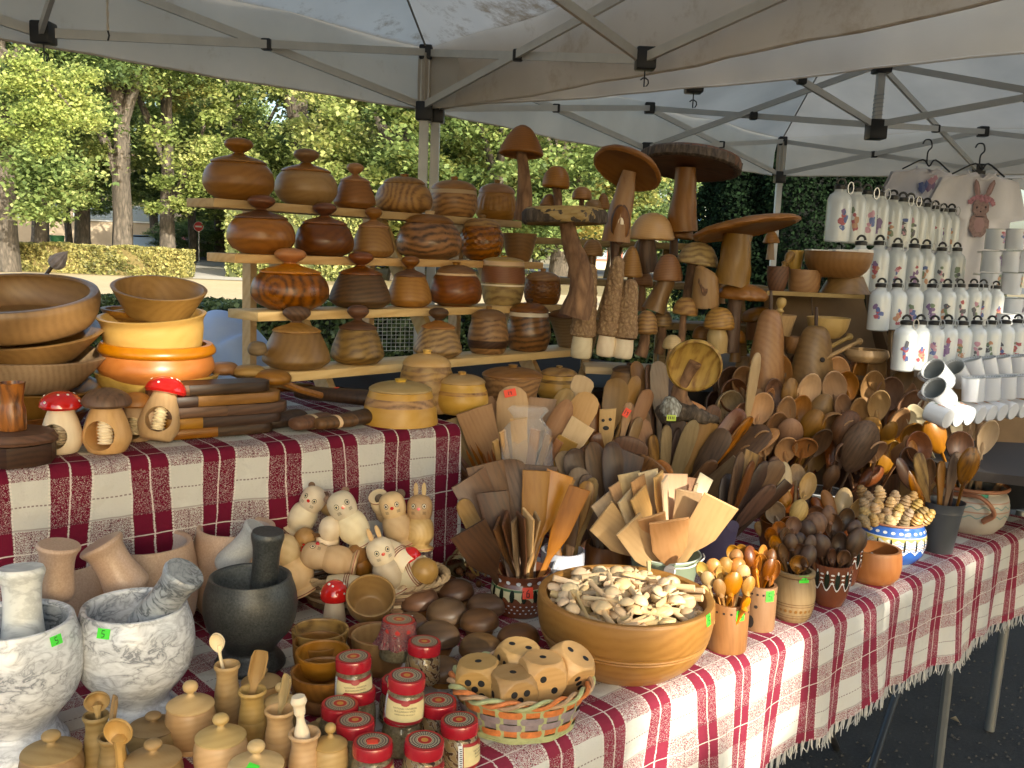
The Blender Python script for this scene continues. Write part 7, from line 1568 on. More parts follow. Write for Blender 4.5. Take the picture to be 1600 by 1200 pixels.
scatter('9', [(1282, 854, 34, 46), (1266, 862, 24, 36), (1312, 850, 26, 40), (1337, 848, 34, 50), (1276, 818, 34, 38), (1302, 822, 30, 40), (1322, 812, 26, 38), (1294, 806, 24, 34), (1262, 828, 26, 34), (1300, 870, 18, 30), (1318, 872, 22, 28), (1250, 845, 22, 30), (1334, 826, 24, 30)], ['sb', 'sp', 'sp', 'sb'], ['dark', 'walnut', 'dark'], -.01)
# honey dippers in the blue pot
hd = [(1352, 832), (1368, 822), (1386, 836), (1366, 850), (1404, 826), (1418, 838), (1440, 832), (1432, 850), (1350, 852), (1372, 810), (1392, 806), (1414, 802), (1432, 812), (1450, 838), (1352, 808), (1378, 850), (1400, 846), (1412, 858), (1390, 858), (1446, 848), (1358, 790), (1348, 772), (1375, 775), (1398, 788), (1425, 790)]
for i, (px, py) in enumerate(hd):
    py = 770+(py-772)*.55
    utensil(tuple(F11+Vector((0, .01, .0))), px, py, F11.y-.05+(820-py)*.0014, 'dip', 19, 26, ['oak', 'boxwood', 'grey'][i % 3], 0, W['b'], spread=.01)
yd = utensil(tuple(F11), 1390, 816, F11.y-.05, 'dip', 20, 26, 'pale', 0, W['b'])
FILM, _nt, _p, _n, _l = newmat('cling_film'); _p.inputs['Roughness'].default_value = .12; _tr = N(_n, 'BsdfTransparent'); _mx = N(_n, 'MixShader'); _mx.inputs[0].default_value = .16; _l.new(_tr.outputs[0], _mx.inputs[1]); _l.new(_p.outputs[0], _mx.inputs[2]); _l.new(_mx.outputs[0], _n['Material Output'].inputs[0])
# plastic wrapping on the slim sticks, smiley stickers, tags on paddles
p = at_y(824, 700, FA[1]-.13); s = mpp(p)
V, Fc = lathe([(34*s, -70*s), (40*s, -40*s), (38*s, 0), (34*s, 30*s), (20*s, 48*s), (30*s, 60*s), (24*s, 66*s)], 26, sy=.45, wob=lambda a, z: 1+.10*math.sin(a*7+z*70)+.07*math.sin(a*13-z*120))
tag(link('plastic_wrap', mk(V, Fc, ang=25), mat=FILM, loc=tuple(p)), 'crinkled clear plastic bag wrapped round a bunch of slim sticks', 'plastic bag')
def stick_tag(px, py, Y, w_, h_, m_, lb, rot=0):
    P = at_y(px, py, Y); s = mpp(P)
    o = tag(link('price_tag', mk(*xf(box(w_*s, .0008, h_*s), Matrix.Rotation(rot, 4, 'Y')), smooth=False), mat=m_, loc=tuple(P)), lb, 'price tag', 'loose price tags')
    link('writing', mk(*xf(join([box(1*s, .0005, h_*s*.45, (-2.5*s, 0, 0)), box(3*s, .0005, 1*s, (1*s, 0, 1.5*s)), box(1*s, .0005, h_*s*.4, (2*s, 0, -.5*s))]), Matrix.Rotation(rot, 4, 'Y')), smooth=False), o, INK, (0, -.0008, 0))
stick_tag(797, 614, FA[1]+.045, 19, 12, REDTAG, 'orange red price tag on the tallest pale paddle', -.25)
stick_tag(979, 645, FB[1]-.012, 10, 14, REDTAG, 'orange red price tag on the slim olive paddle in the middle', .5)
stick_tag(1345, 648, FG[1]-.02, 14, 8, GREENTAG, 'bright green price tag on a spoon back by the walnut spoons', .3)
P = at_y(948, 665, FB[1]-.010); s = mpp(P)
fc = thing('face_cutout', 'two dark holes like eyes over a mouth on the pale flat block', 'cutout', tuple(P))
link('holes', mk(*join([xf(lathe([(2.6*s, 0), (0, .0008)], 10), Matrix.Translation((x*s, 0, z*s)) @ RX) for x, z in ((-6, 8), (5, 10))]+[xf(lathe([(5*s, 0), (0, .0008)], 12, sy=.7), Matrix.Translation((-1*s, 0, -4*s)) @ RX)])), fc, INK)
finish_labels()
# ================================================================== GOODS ON THE FRONT TABLE
# ---- stone mortars
MARB = marble('grey_marble', (.64, .655, .68), (.20, .21, .235), 20, .66); MARB2 = marble('dark_marble', (.38, .40, .42), (.09, .10, .11), 22, .8)
SANDST = granite('pink_stone', (.56, .40, .29), (.42, .28, .19), 300, .4); SANDIN = granite('pink_stone_raw', (.55, .46, .41), (.44, .36, .31), 300, .8)
BLACKST = granite('black_stone', (.07, .075, .073), (.012, .014, .015), 260, .42); BLACKIN = granite('black_stone_raw', (.14, .15, .145), (.05, .055, .055), 200, .7); WHITEST = marble('white_marble', (.74, .74, .70), (.55, .55, .52), 8, .3)
def mortar(px, py, R, H, label, mo, mi, foot=True, lip=.10, tilt=None, dy=0, tagm=None, shape=None):
    P = B_(px, py)+Vector((0, dy, 0)); s = mpp(P); R *= s; H *= s
    t = thing('stone_mortar', label, 'mortar', tuple(P))
    if foot: o = [(.70, 0), (.76, .03), (.74, .08), (.60, .17), (.56, .22), (.66, .30), (.90, .45), (1.0, .64), (.98, .82), (.90, .95), (.87, 1.0)]
    else: o = [(.62, 0), (.74, .03), (.92, .2), (1.0, .45), (.99, .7), (.92, .9), (.88, 1.0)]
    if shape: o = shape
    pr = sc2([(0, 0)]+sm(o, 4), R, H); rt = pr[-1][0]
    link('bowl', mk(*lathe(pr+[(rt-R*.03, H*1.005), (rt-R*lip*.8, H*.995), (rt-R*lip, H*.97)], 56)), t, mo)
    link('inside', mk(*lathe(sm([(rt-R*lip, H*.975), (rt-R*lip*1.3, H*.8), (R*.55, H*.45), (R*.25, H*.34), (0, H*.32)], 4), 48)), t, mi)
    if tagm is not None:
        a, zf = tagm; vtag(t, [(r, z) for r, z in pr], FRONT(P)+a, H*zf, 20*s, 14*s, GREENTAG, digit='5')
    return P, s
M1, s1 = mortar(28, 1172, 98, 215, 'large grey marble mortar at the left edge with a green tag on its rim', MARB, MARB2, tagm=(.66, .93))
M2, s2 = mortar(213, 1125, 88, 188, 'grey marble mortar with a footed base, between the edge one and the black one', MARB, MARB, tagm=(-.55, .93))
M3, s3 = mortar(391, 1040, 71, 146, 'black granite mortar beside the checked riser cloth', BLACKST, BLACKIN)
def mortar_back(px, py, R, H, lb, dy): return mortar(px, py, R, H, lb, SANDST, SANDIN, False, dy=dy)
mortar_back(72, 1040, 66, 145, 'pink stone mortar half behind the left grey marble mortar', .06)
mortar_back(208, 1012, 78, 150, 'pale pink stone mortar standing behind the middle grey marble one', .06)
mortar_back(352, 985, 66, 145, 'orange toned stone mortar behind the black one', .07)
PP = [(0, 0), (.80, 0), (.92, .04), (1, .12), (.94, .3), (.82, .55), (.84, .8), (1.0, .93), (1.0, .97), (.93, 1), (0, 1)]
def pst(lb, p0, p1, r, m_, Y0, Y1): a = at_y(*p0, Y0); pestle(lb, p0, p1, r*mpp(a), m_, PP, Y0, Y1, name='stone_pestle')
pst('white marble pestle standing in the left grey mortar', (38, 1040), (33, 886), 34, WHITEST, M1.y+.01, M1.y+.02)
pst('grey veined marble pestle leaning right in the middle grey mortar', (222, 990), (290, 893), 32, MARB2, M2.y+.0, M2.y-.015)
pst('black granite pestle leaning in the black mortar', (408, 975), (419, 830), 25, BLACKST, M3.y+.01, M3.y+.0)
pst('pink stone pestle with a rough flat top in the leftmost pink mortar', (82, 935), (92, 850), 32, SANDST, M1.y+.13, M1.y+.13)
pst('pink stone pestle leaning left out of the pale pink mortar', (205, 925), (156, 848), 34, SANDST, M2.y+.13, M2.y+.12)
pst('pale grey pestle leaning right in the orange toned mortar', (352, 890), (405, 826), 24, granite('pale_grey_stone', (.50, .50, .48), (.36, .36, .35), 300), M3.y+.12, M3.y+.12)

# ---- small turned boxes and vases, lower left
BX = wood('boxwood', 'X')
def saltbox(px, py, w_, h_, label, grp='lidded salt boxes in the lower left', wk='boxwood', tagg=False):
    P = B_(px, py); s = mpp(P); R = w_/2*s; H = h_*s
    t = thing('salt_box', label, 'box', tuple(P), grp); t.rotation_euler.z = random.uniform(-.5, .5)
    b = [(0, 0), (.72, 0), (.75, .04), (.72, .07), (.80, .10)]+sm([(.90, .16), (.98, .32), (.97, .48), (.90, .60)], 3)+[(.88, .61), (.88, .63), (0, .63)]
    link('body', mk(*lathe(sc2(b, R, H), 36)), t, wood(wk, 'X'))
    l = [(0, .625), (.88, .628), (.93, .64), (.92, .66)]+sm([(.80, .69), (.5, .735), (.22, .77), (.13, .80)], 3)+sm([(.12, .83), (.26, .87), (.30, .92), (.24, .97), (.1, 1.0), (0, 1.0)], 3)
    L = link('lid', mk(*lathe(sc2(l, R, H), 36)), t, wood(wk, 'X'))
    if tagg: link('price_tag', mk(*xf(box(20*s, .0008, 16*s), Matrix.Translation((R*.30, -R*.55, H*.735)) @ Matrix.Rotation(-1.05, 4, 'X')), smooth=False), t, GREENTAG)
    return P, s
for px, py, w_, h_, lb, wk, tg_ in [
 (298, 1168, 78, 110, 'honey lidded salt box left of the vase with the round spoon', 'boxwood', False),
 (345, 1215, 84, 106, 'lidded salt box in front of the two scoop vases', 'boxwood', False),
 (400, 1262, 92, 112, 'lidded salt box with a green price tag at the bottom edge', 'boxwood', True),
 (240, 1175, 82, 66, 'dull brown lidded salt box behind the square scoop', 'oak', False),
 (82, 1232, 96, 96, 'leftmost dull brown lidded salt box at the bottom edge', 'oak', False),
 (240, 1240, 92, 90, 'low salt box at the bottom edge with a cut lid', 'oak', False),
 (408, 1105, 66, 66, 'salt box behind the vase with the tall scoop', 'boxwood', False),
 (438, 1150, 56, 88, 'salt box between the tall scoop and the small bowls', 'boxwood', False),
 (515, 1222, 58, 98, 'tall narrow salt box beside the spice jars', 'boxwood', False),
 (500, 1160, 46, 40, 'small salt box lid peeping behind the figure headed scoop', 'oak', False)]:
    saltbox(px, py, w_, h_, lb, wk=wk, tagg=tg_)
def vase(px, py, w_, h_, label, wk='boxwood'):
    P = B_(px, py); s = mpp(P); R = w_/2*s; H = h_*s
    o = [(0, 0), (.88, 0), (.92, .03)]+sm([(.98, .15), (1.0, .36), (.97, .44)], 3)+[(.95, .45), (.96, .46)]+sm([(.92, .58), (.80, .74), (.84, .88), (.98, .94), (1.0, .97)], 4)+[(.93, 1.0), (.80, .99), (.62, .9), (.55, .5), (0, .45)]
    t = thing('wooden_vase', label, 'vase', tuple(P), 'waisted wooden vases in the lower left'); link('body', mk(*lathe(sc2(o, R, H), 36)), t, wood(wk, 'X')); return P, s, R, H
def scoop_vf(L, hw, hl, flatw):     # long gouge shaped scoop, opening to -Y
    V = []; Fc = []; n = 9; st = [(0, .38), (.35, .42), (.45, .7), (.55, 1), (.9, 1), (1, .8)]
    for z, q in st:
        for i in range(n):
            a = -PI/2+PI*i/(n-1); V.append((hw*q*math.sin(a), hw*.55*q*math.cos(a), z*L))
        for i in range(n):
            a = PI/2-PI*i/(n-1); V.append((hw*q*.82*math.sin(a), hw*(.33 if z > .4 else -.1)*q*math.cos(a), z*L))
    m_ = 2*n
    for k in range(len(st)-1):
        for i in range(m_): j = (i+1) % m_; Fc.append((k*m_+i, k*m_+j, (k+1)*m_+j, (k+1)*m_+i))
    Fc.append(tuple(range(m_))[::-1]); Fc.append(tuple(range((len(st)-1)*m_, len(st)*m_))); return V, Fc
def tool(label, name, cat, p0, p1, Y0, Y1, vf, wk, yaw=0, pitch0=0):
    a = at_y(*p0, Y0); b = at_y(*p1, Y1); d = (b-a); L = d.length; zc = d.normalized(); yc = Vector((0, 1, -.1)); yc = (yc-zc*yc.dot(zc)).normalized(); xc = yc.cross(zc)
    o = link(name, mk(*vf(L), ang=40), mat=wood(wk), loc=tuple(a), rot=Matrix((xc, yc, zc)).transposed().to_quaternion() @ Quaternion((0, 0, 1), yaw)); tag(o, label, cat); return o
P, s, R, H = vase(355, 1128, 40, 96, 'vase holding the small round spoon, in front of the black mortar')
tool('little pale round spoon standing in the left honey vase', 'wooden_spoon', 'spoon', (352, 1070), (336, 990), P.y, P.y-.005, lambda L: spoon_vf(L, 24*s, 32*s, .3, hr=.0035), 'cream')
P, s, R, H = vase(394, 1160, 44, 88, 'vase holding the long gouge scoop, left of the salt box row')
tool('long gouge shaped scoop standing in its vase', 'wooden_scoop', 'scoop', (390, 1100), (408, 1018), P.y, P.y, lambda L: scoop_vf(L, 13*s, 0, 0), 'oak', .25)
P, s, R, H = vase(437, 1190, 48, 88, 'vase holding the straight split scoop')
tool('split straight scoop standing in its vase beside the tall narrow salt box', 'wooden_scoop', 'scoop', (432, 1135), (448, 1057), P.y, P.y, lambda L: scoop_vf(L, 14*s, 0, 0), 'boxwood', -.9)
P, s, R, H = vase(475, 1228, 50, 90, 'vase holding the figure headed scoop at the bottom edge')
pestle('figure headed pale scoop handle standing in the rightmost vase', (474, 1170), (466, 1088), 14*s, wood('cream'), [(0, 0), (.9, 0), (.85, .3), (.5, .5), (.45, .62), (.62, .68), (.66, .82), (.9, .9), (.7, 1), (0, 1)], P.y, P.y, 'wooden_scoop')
P, s, R, H = vase(152, 1210, 40, 100, 'dull vase holding the tilted cup spoon', 'oak')
tool('cup spoon tilted to the left out of the dull vase', 'wooden_spoon', 'spoon', (156, 1150), (150, 1082), P.y, P.y-.005, lambda L: spoon_vf(L, 38*s, 34*s, .45, True, hr=.006), 'oak', .4)
P, s, R, H = vase(178, 1235, 46, 92, 'dull vase nearest the bottom edge left of the round measuring spoon', 'oak')
tool('flat split stick leaning in the dull vase', 'wooden_scoop', 'scoop', (166, 1170), (178, 1090), P.y, P.y, lambda L: scoop_vf(L, 13*s, 0, 0), 'oak', -1)
tool('round measuring spoon facing front at the bottom left', 'wooden_spoon', 'spoon', (190, 1215), (182, 1124), 1.13, 1.12, lambda L: spoon_vf(L, 44*s, 46*s, .25, True, hr=.009), 'boxwood')
stk = on_z(205, 1196, TZ+.0); stick_tag(208, 1194, 1.13, 20, 10, GREENTAG, 'green price tag at the bottom edge below the round measuring spoon')

# ---- small open bowls
def sbowl(px, py, R, H, prof, wk, lb, tilt=None, dz=0, dy=0, axis='Y', wall=.10):
    P = B_(px, py)+Vector((0, dy, dz)); s = mpp(P); bowl(P, R*s, H*s, BP[prof], wk, lb, tilt, group='little open bowls among the jars', axis=axis, wall=wall)
sbowl(498, 1122, 48, 34, 'round', 'honey', 'bottom bowl of the left little stack', dy=.03)
sbowl(502, 1122, 52, 42, 'round', 'honey', 'wide bowl holding the smallest one in the left little stack', dz=.026, dy=.02)
sbowl(505, 1085, 42, 40, 'round', 'tan', 'smooth little bowl sitting on top of the left stack', (.0, .05), dz=.035, dy=-.005)
sbowl(490, 1060, 44, 40, 'round', 'olive', 'ash grained bowl with a speckled inside behind the smooth one', dz=.022, dy=.05)
sbowl(485, 1085, 40, 60, 'round', 'honey', 'tall stack base bowl below the ash grained one', dy=.06)
sbowl(578, 1045, 44, 40, 'round', 'honey', 'bowl under the tilted ring grained bowl', dy=.05)
sbowl(570, 1005, 38, 44, 'round', 'tan', 'tilted bowl with growth rings inside, facing front', (.15, .62), dz=.042, dy=.05)
sbowl(592, 1052, 45, 60, 'round', 'tan', 'open bowl right behind the patterned round tin', dy=.01)
# red spotted cap by the bowls
P = B_(505, 1020)+Vector((0, .10, 0)); s = mpp(P)
t = thing('mushroom_nutcracker', 'red spotted mushroom cap peeping over the little bowls', 'nutcracker', tuple(P))
link('cap', mk(*lathe(sc2([(0, .62), (.9, .62), (1, .68)]+[(math.cos(a), .68+.32*math.sin(a)) for a in [PI/2*j/8 for j in range(1, 8)]]+[(0, 1)], 23*s, 82*s), 32)), t, REDPAINT)
link('body', mk(*lathe(sc2([(0, 0), (.6, 0), (.8, .2), (.6, .62), (0, .62)], 23*s, 82*s), 24)), t, wood('cream')); link('dots', mk(*dots_on_dome(9, 23*s, 26*s, 56*s, 2.6*s, 5)), t, WHITEPAINT)

# ---- dark turned mushroom caps
for i, (px, py, w_, wk, lb, tg_) in enumerate([
 (655, 965, 62, 'walnut', 'dark mushroom cap at the back left beside the doll basket', 0), (712, 952, 60, 'walnut', 'reddish dark mushroom cap at the very back under the fan of spatulas', 0), (698, 985, 64, 'dark', 'dark mushroom cap with plain rings in the middle of the group', 0),
 (757, 975, 60, 'walnut', 'dark mushroom cap leaning against the painted clay pot', 0), (640, 1005, 60, 'walnut', 'dark mushroom cap with a small white price tag', 1), (681, 1026, 70, 'walnut', 'broad brown mushroom cap in the front row, left of centre', 0),
 (749, 1000, 62, 'walnut', 'brown mushroom cap right of centre in the second row', 0), (748, 1045, 70, 'walnut', 'brown mushroom cap right above the dice basket rim', 0), (812, 1028, 68, 'walnut', 'brown mushroom cap under the painted clay pot, rightmost', 0), (690, 1075, 60, 'walnut', 'brown mushroom cap behind the red lidded jars', 0)]):
    P = B_(px, py)+Vector((0, .015, 0)); s = mpp(P); R = w_/2*s
    t = thing('mushroom_nutcracker', lb, 'nutcracker', tuple(P), 'dark turned mushroom caps')
    t.rotation_mode = 'QUATERNION'; t.rotation_quaternion = Quaternion((0, 1, 0), random.uniform(-.15, .15)) @ Quaternion((1, 0, 0), random.uniform(-.05, .25))
    link('body', mk(*lathe(sc2([(0, 0), (.6, 0), (.72, .3), (.6, .62), (0, .62)], R, R*1.1), 24)), t, wood('tan'))
    c = link('cap', mk(*lathe(sc2([(0, .60), (.9, .58), (1, .70)]+sm([(1.0, .80), (.90, 1.12), (.62, 1.36), (.25, 1.47), (0, 1.49)], 4), R, R*.95), 36)), t, wood('brown', 'X'))
    if tg_: link('price_tag', mk(*xf(box(16*s, .0008, 13*s), Matrix.Translation((2*s, -R*.45, R*1.33)) @ Matrix.Rotation(-1.0, 4, 'X')), smooth=False), t, WHITETAG)
# bead strings and a shiny tin behind them
P = B_(735, 905)+Vector((0, .03, 0)); s = mpp(P)
t = thing('bead_pile', 'pile of brown wooden beads and sticks behind the dark mushroom caps', 'beads', tuple(P)); L = []; L2 = []
for i in range(150):
    x, y = rng.normal(0, 26*s), rng.normal(0, 22*s); r = rng.uniform(3, 6)*s; z = max(0, 34*s*(1-(x*x+y*y)/(46*s)**2))
    L.append(xf(lathe([(0, -1), (.7, -.7), (1, 0), (.7, .7), (0, 1)], 8), Matrix.Translation((x, y, z*rng.uniform(.7, 1)+r)) @ Matrix.Diagonal((r, r, r, 1))))
tag(link('beads', mk(*join(L)), t, wood('cherry')), kind='stuff')
for a in range(6): 
    x = random.uniform(-30, 30)*s; link('stick', mk(*tube([(x, -20*s, 6*s), (x+random.uniform(-14, 14)*s, -30*s, 40*s+random.uniform(-20, 10)*s)], 2*s, 6)), t, wood('boxwood'))
P = at_y(722, 872, 2.02); s = mpp(P); a = at_y(735, 850, 2.08)
t = thing('metal_grinder', 'shiny ribbed metal cylinder lying beside the cloth corner', 'grinder', tuple(P), None, (a-P).to_track_quat('Z', 'Y'))
link('body', mk(*lathe([(0, -30*s), (16*s, -30*s), (19*s, -26*s), (19*s, -20*s), (15*s, -16*s)]+[(15*s+(1.2*s if k % 2 else 0), -14*s+k*2.4*s) for k in range(20)]+[(0, 36*s)], 28)), t, plain('gold_metal', (.30, .24, .13), .18, 1))

# ---- painted wooden dolls in their wicker basket
DOLLW = wood('cream', 'Y')
def ringline(R, z, w_=.0009): return lathe([(R-.001, z-w_), (R+.0004, z-w_), (R+.0004, z+w_), (R-.001, z+w_)], 28)
def doll(P, s, H, label, kind, axis, face=0.0, tone='cream'):
    """axis: direction of the head from the foot"""
    zc = Vector(axis).normalized(); yc = Vector((0, 1, -.45)); yc = (yc-zc*yc.dot(zc)).normalized(); q = Matrix((yc.cross(zc), yc, zc)).transposed().to_quaternion(); t = thing('wooden_doll', label, 'doll', tuple(P), 'painted wooden dolls in the wicker basket', q @ Quaternion((0, 0, 1), face))
    R = H*.26; wd = wood(tone, 'Y')
    if kind == 'cup':
        link('body', mk(*lathe(sc2([(0, 0), (.86, 0), (.9, .04)]+sm([(1.0, .3), (1.02, .55), (.9, .82), (.72, 1)], 4)+[(.6, .96), (0, .8)], R*1.15, H*.8), 30)), t, wd)
        for z in (.50, .56, .62): link('ring', mk(*ringline(R*1.165*(1.02-.1*(z-.5)), z*H*.8)), t, plain('brown_line', (.25, .07, .04), .4))
        return t
    bp = [(0, 0), (.92, 0), (.98, .02), (.98, .055), (.70, .10)]+sm([(.72, .12), (.95, .22), (1.0, .34), (.94, .48), (.76, .57)], 4)
    hp = sm([(.76, .57), (.86, .64), (.90, .77), (.80, .89), (.50, .97), (0, 1.0)], 4)
    link('body', mk(*lathe(sc2(bp+[(0, .58)], R, H), 30)), t, wd); h = link('head', mk(*lathe(sc2([(0, .57)]+hp, R, H), 30)), t, wd)
    link('ring', mk(*ringline(R*.982, .035*H)), t, plain('brown_line', (.25, .07, .04), .4))
    prof = sc2(hp, R, H); fa = -PI/2
    def F(a, z, w_, hh, m_, nm='eye', off=.0006): link(nm, mk(*patch(prof, fa+a, z*H, drop(w_*R, hh*R), off), smooth=False), h, m_)
    if kind in ('cat', 'rabbit', 'bear', 'rooster'):
        for a in (-.42, .42): 
            F(a, .80, .34, .38, INK); F(a, .80, .27, .30, wood('cream'), 'eye', .0010); F(a, .80, .15, .17, INK, 'pupil', .0014)
        if kind != 'rooster': F(0, .755, .26, .24, REDPAINT, 'nose', .0008)
        for a in (-.45, .45):
            for k in range(3): link('whisker', mk(*patch(prof, fa+a, (.70-.018*k)*H, [(-.13*R, -.012*R), (.13*R, -.012*R), (.13*R, .012*R), (-.13*R, .012*R)]), smooth=False), h, INK)
    def ear(x, z, rx, rz2, m_, rot=0, th=.05): link('ear', mk(*xf(lathe([(0, -th), (1, -th*.5), (1, th*.5), (0, th)], 16), Matrix.Translation((x*R, 0, z*H)) @ Matrix.Rotation(rot, 4, 'Y') @ RX @ Matrix.Diagonal((rx*R, rz2*R, R, 1)))), h, m_)
    if kind == 'cat': ear(-.62, .95, .26, .26, wood('walnut')); ear(.62, .95, .26, .26, wood('walnut'))
    if kind == 'bear': ear(-.72, .92, .34, .34, wood('dark')); ear(.72, .92, .34, .34, wood('dark'))
    if kind == 'rabbit': ear(-.28, 1.08, .16, .50, wood('boxwood')); ear(.28, 1.08, .16, .50, wood('boxwood'))
    if kind == 'longear': ear(.5, 1.0, .2, .7, wood('walnut'), .9)
    if kind == 'rooster':
        link('beak', mk(*xf(lathe([(0, 0), (.2*R, 0), (.1*R, .22*R), (0, .3*R)], 10), Matrix.Translation((0, -R*.78, .74*H)) @ Matrix.Rotation(PI/2, 4, 'X'))), h, REDPAINT)
        link('comb', mk(*join([xf(lathe([(0, -.1*R), (.11*R, 0), (0, .14*R)], 8), Matrix.Translation((0, -R*.62+R*.24*k, (.965+.02*math.sin(k*.8))*H+.03*R)))for k in range(6)])), h, REDPAINT)
    return t
BP0 = B_(560, 985)+Vector((0, .14, 0)); sb = mpp(BP0)
t = thing('wicker_basket', 'dark round wicker basket heaped with painted wooden dolls', 'basket', tuple(BP0))
WK = plain('wicker_dark', (.16, .085, .04), .6, var=.3, vscale=60); WK2 = plain('wicker_pale', (.42, .30, .17), .6, var=.2, vscale=60); Rk = 118*sb
for k in range(7):
    z = (5+6.2*k)*sb; rr = Rk*(.80+.03*k)
    link('weave_strip', mk(*tube([(rr*math.cos(a)*(1+.012*math.sin(a*24+k*PI)), rr*.62*math.sin(a)*(1+.012*math.sin(a*24+k*PI)), z) for a in [2*PI*j/96 for j in range(97)]], 3.2*sb, 6, cap=False)), t, WK2 if k in (2, 5) else WK)
link('rim_braid', mk(*join([tube([((Rk*1.0+4*sb*math.cos(a*20+ph))*math.cos(a), (Rk*1.0+4*sb*math.cos(a*20+ph))*.62*math.sin(a), 50*sb+4*sb*math.sin(a*20+ph)) for a in [2*PI*j/160 for j in range(161)]], 3.6*sb, 6, cap=False) for ph in (0, PI)])), t, WK2)
link('base', mk(*lathe([(0, 2*sb), (Rk*.8, 2*sb), (Rk*.8, 5*sb), (0, 5*sb)], 30, sy=.62)), t, WK)
DY = BP0.y
for (x0, y0, x1, y1, Yf, dz_, H, kind, face, tone, lb) in [
 (458, 832, 492, 776, .02, .0, 84, 'cat', 0, 'cream', 'pale doll with whiskers and a red nose at the top left of the heap'),
 (566, 852, 530, 782, -.02, .0, 92, 'cat', .1, 'cream', 'pale doll with whiskers and red nose in the middle, its foot turned right'),
 (505, 870, 515, 830, -.01, -.02, 74, 'plain', 0, 'cream', 'plain headed doll lying under the middle whiskered doll'),
 (655, 860, 656, 778, .03, .02, 88, 'rabbit', 0, 'boxwood', 'rabbit eared doll standing at the right end of the heap'),
 (628, 852, 612, 786, .03, .0, 88, 'bear', 0, 'pale', 'bear eared pale doll left of the rabbit eared one'),
 (590, 775, 600, 800, .04, .03, 60, 'plain', 0, 'pale', 'doll seen foot first behind the bear eared one'),
 (558, 882, 492, 868, -.06, -.0, 86, 'rooster', 1.0, 'pale', 'rooster doll lying on its side with a red comb and beak'),
 (478, 925, 445, 860, -.06, .0, 96, 'plain', 0, 'pale', 'long doll with its disc foot turned to the front at the left'),
 (618, 925, 592, 855, -.07, .0, 88, 'rabbit', .2, 'cream', 'short eared cream doll leaning left in front'),
 (600, 858, 632, 880, -.03, -.03, 70, 'cup', 0, 'cream', 'cream egg cup with thin brown rings behind the leaning doll'),
 (512, 918, 578, 918, -.09, 0, 66, 'cup', 0, 'cream', 'cream cup with brown rings lying on its side at the basket front'),
 (620, 910, 668, 882, -.06, 0, 70, 'cup', 0, 'cream', 'cream cup with brown rings under the split red and yellow cap'),
 (448, 880, 470, 850, -.02, -.01, 70, 'longear', 0, 'boxwood', 'tan doll with one long brown ear at the left edge of the heap'),
 (545, 820, 512, 790, .06, -.0, 60, 'plain', 0, 'boxwood', 'tan doll peeping between the two whiskered dolls'),
 (570, 905, 560, 870, -.03, -.01, 60, 'plain', 0, 'honey', 'darker doll deep in the middle of the heap')]:
    a = at_y(x0, y0, DY+Yf); b = at_y(x1, y1, DY+Yf+dz_); doll(a, sb, H*sb, lb, kind, b-a, face, tone)
for px, py, R, m_, lb, Yf in [(640, 872, 18, 'red', 'small red painted cap in the doll heap', -.05), (663, 893, 21, 'yellow', 'half yellow cap over the ringed cup at the right of the heap', -.075), (532, 788, 14, 'red', 'tiny red painted ear tip behind the middle whiskered doll', .07)]:
    P = at_y(px, py, DY+Yf); t = thing('painted_cap', lb, 'cap', tuple(P), 'painted caps in the doll heap'); t.rotation_euler = (.3, .6, 0)
    link('dome', mk(*lathe([(0, -.2*R*sb), (R*sb, -.2*R*sb)]+[(R*sb*math.cos(a), R*sb*math.sin(a)) for a in [PI/2*j/7 for j in range(7)]]+[(0, R*sb)], 24)), t, REDPAINT if m_ == 'red' else wood('yellow'))

# ---- jars of spice salt with red lids
def lid_print():
    m, nt, p, n, l = newmat('lid_print'); tc = N(n, 'TexCoord'); sp = N(n, 'SeparateXYZ'); l.new(tc.outputs['Object'], sp.inputs[0])
    r = math_(n, l, 'SQRT', math_(n, l, 'ADD', math_(n, l, 'POWER', sp.outputs[0], 2), math_(n, l, 'POWER', sp.outputs[1], 2)))
    a = math_(n, l, 'ARCTAN2', sp.outputs[1], sp.outputs[0]); R = .0265
    rp = ramp(n, [(0, (.55, .26, .04)), (.17, (.62, .33, .06)), (.18, (.40, .015, .01)), (.34, (.45, .02, .012)), (.36, (.60, .48, .26)), (.40, (.03, .02, .015)), (.80, (.03, .02, .015)), (.82, (.42, .02, .015))]); rp.color_ramp.interpolation = 'CONSTANT'
    rn = math_(n, l, 'DIVIDE', r, R); l.new(rn, rp.inputs[0])
    rays = math_(n, l, 'GREATER_THAN', math_(n, l, 'ADD', math_(n, l, 'SINE', math_(n, l, 'MULTIPLY', a, 34)), math_(n, l, 'SINE', math_(n, l, 'MULTIPLY', rn, 46))), .1)
    inr = math_(n, l, 'MULTIPLY', math_(n, l, 'GREATER_THAN', rn, .42), math_(n, l, 'LESS_THAN', rn, .78))
    mx = N(n, 'Mix'); mx.data_type = 'RGBA'; l.new(math_(n, l, 'MULTIPLY', rays, inr), mx.inputs['Factor']); l.new(rp.outputs[0], mx.inputs['A']); mx.inputs['B'].default_value = (.50, .42, .27, 1)
    l.new(mx.outputs['Result'], p.inputs['Base Color']); p.inputs['Roughness'].default_value = .3; return m
LIDP = lid_print(); LIDRED = plain('lid_red', (.36, .012, .022), .22, coat=.5, var=.1); LABR = plain('label_red', (.30, .015, .02), .4); LABY = plain('label_cream', (.66, .55, .28), .5, var=.1, vscale=60); BARC = plain('barcode_white', (.68, .70, .74), .4); GLASSJ = plain('jar_glass', (.9, .92, .9), .04, trans=1.0)
SALT = granite('herb_salt', (.50, .42, .26), (.22, .16, .08), 240, .7)
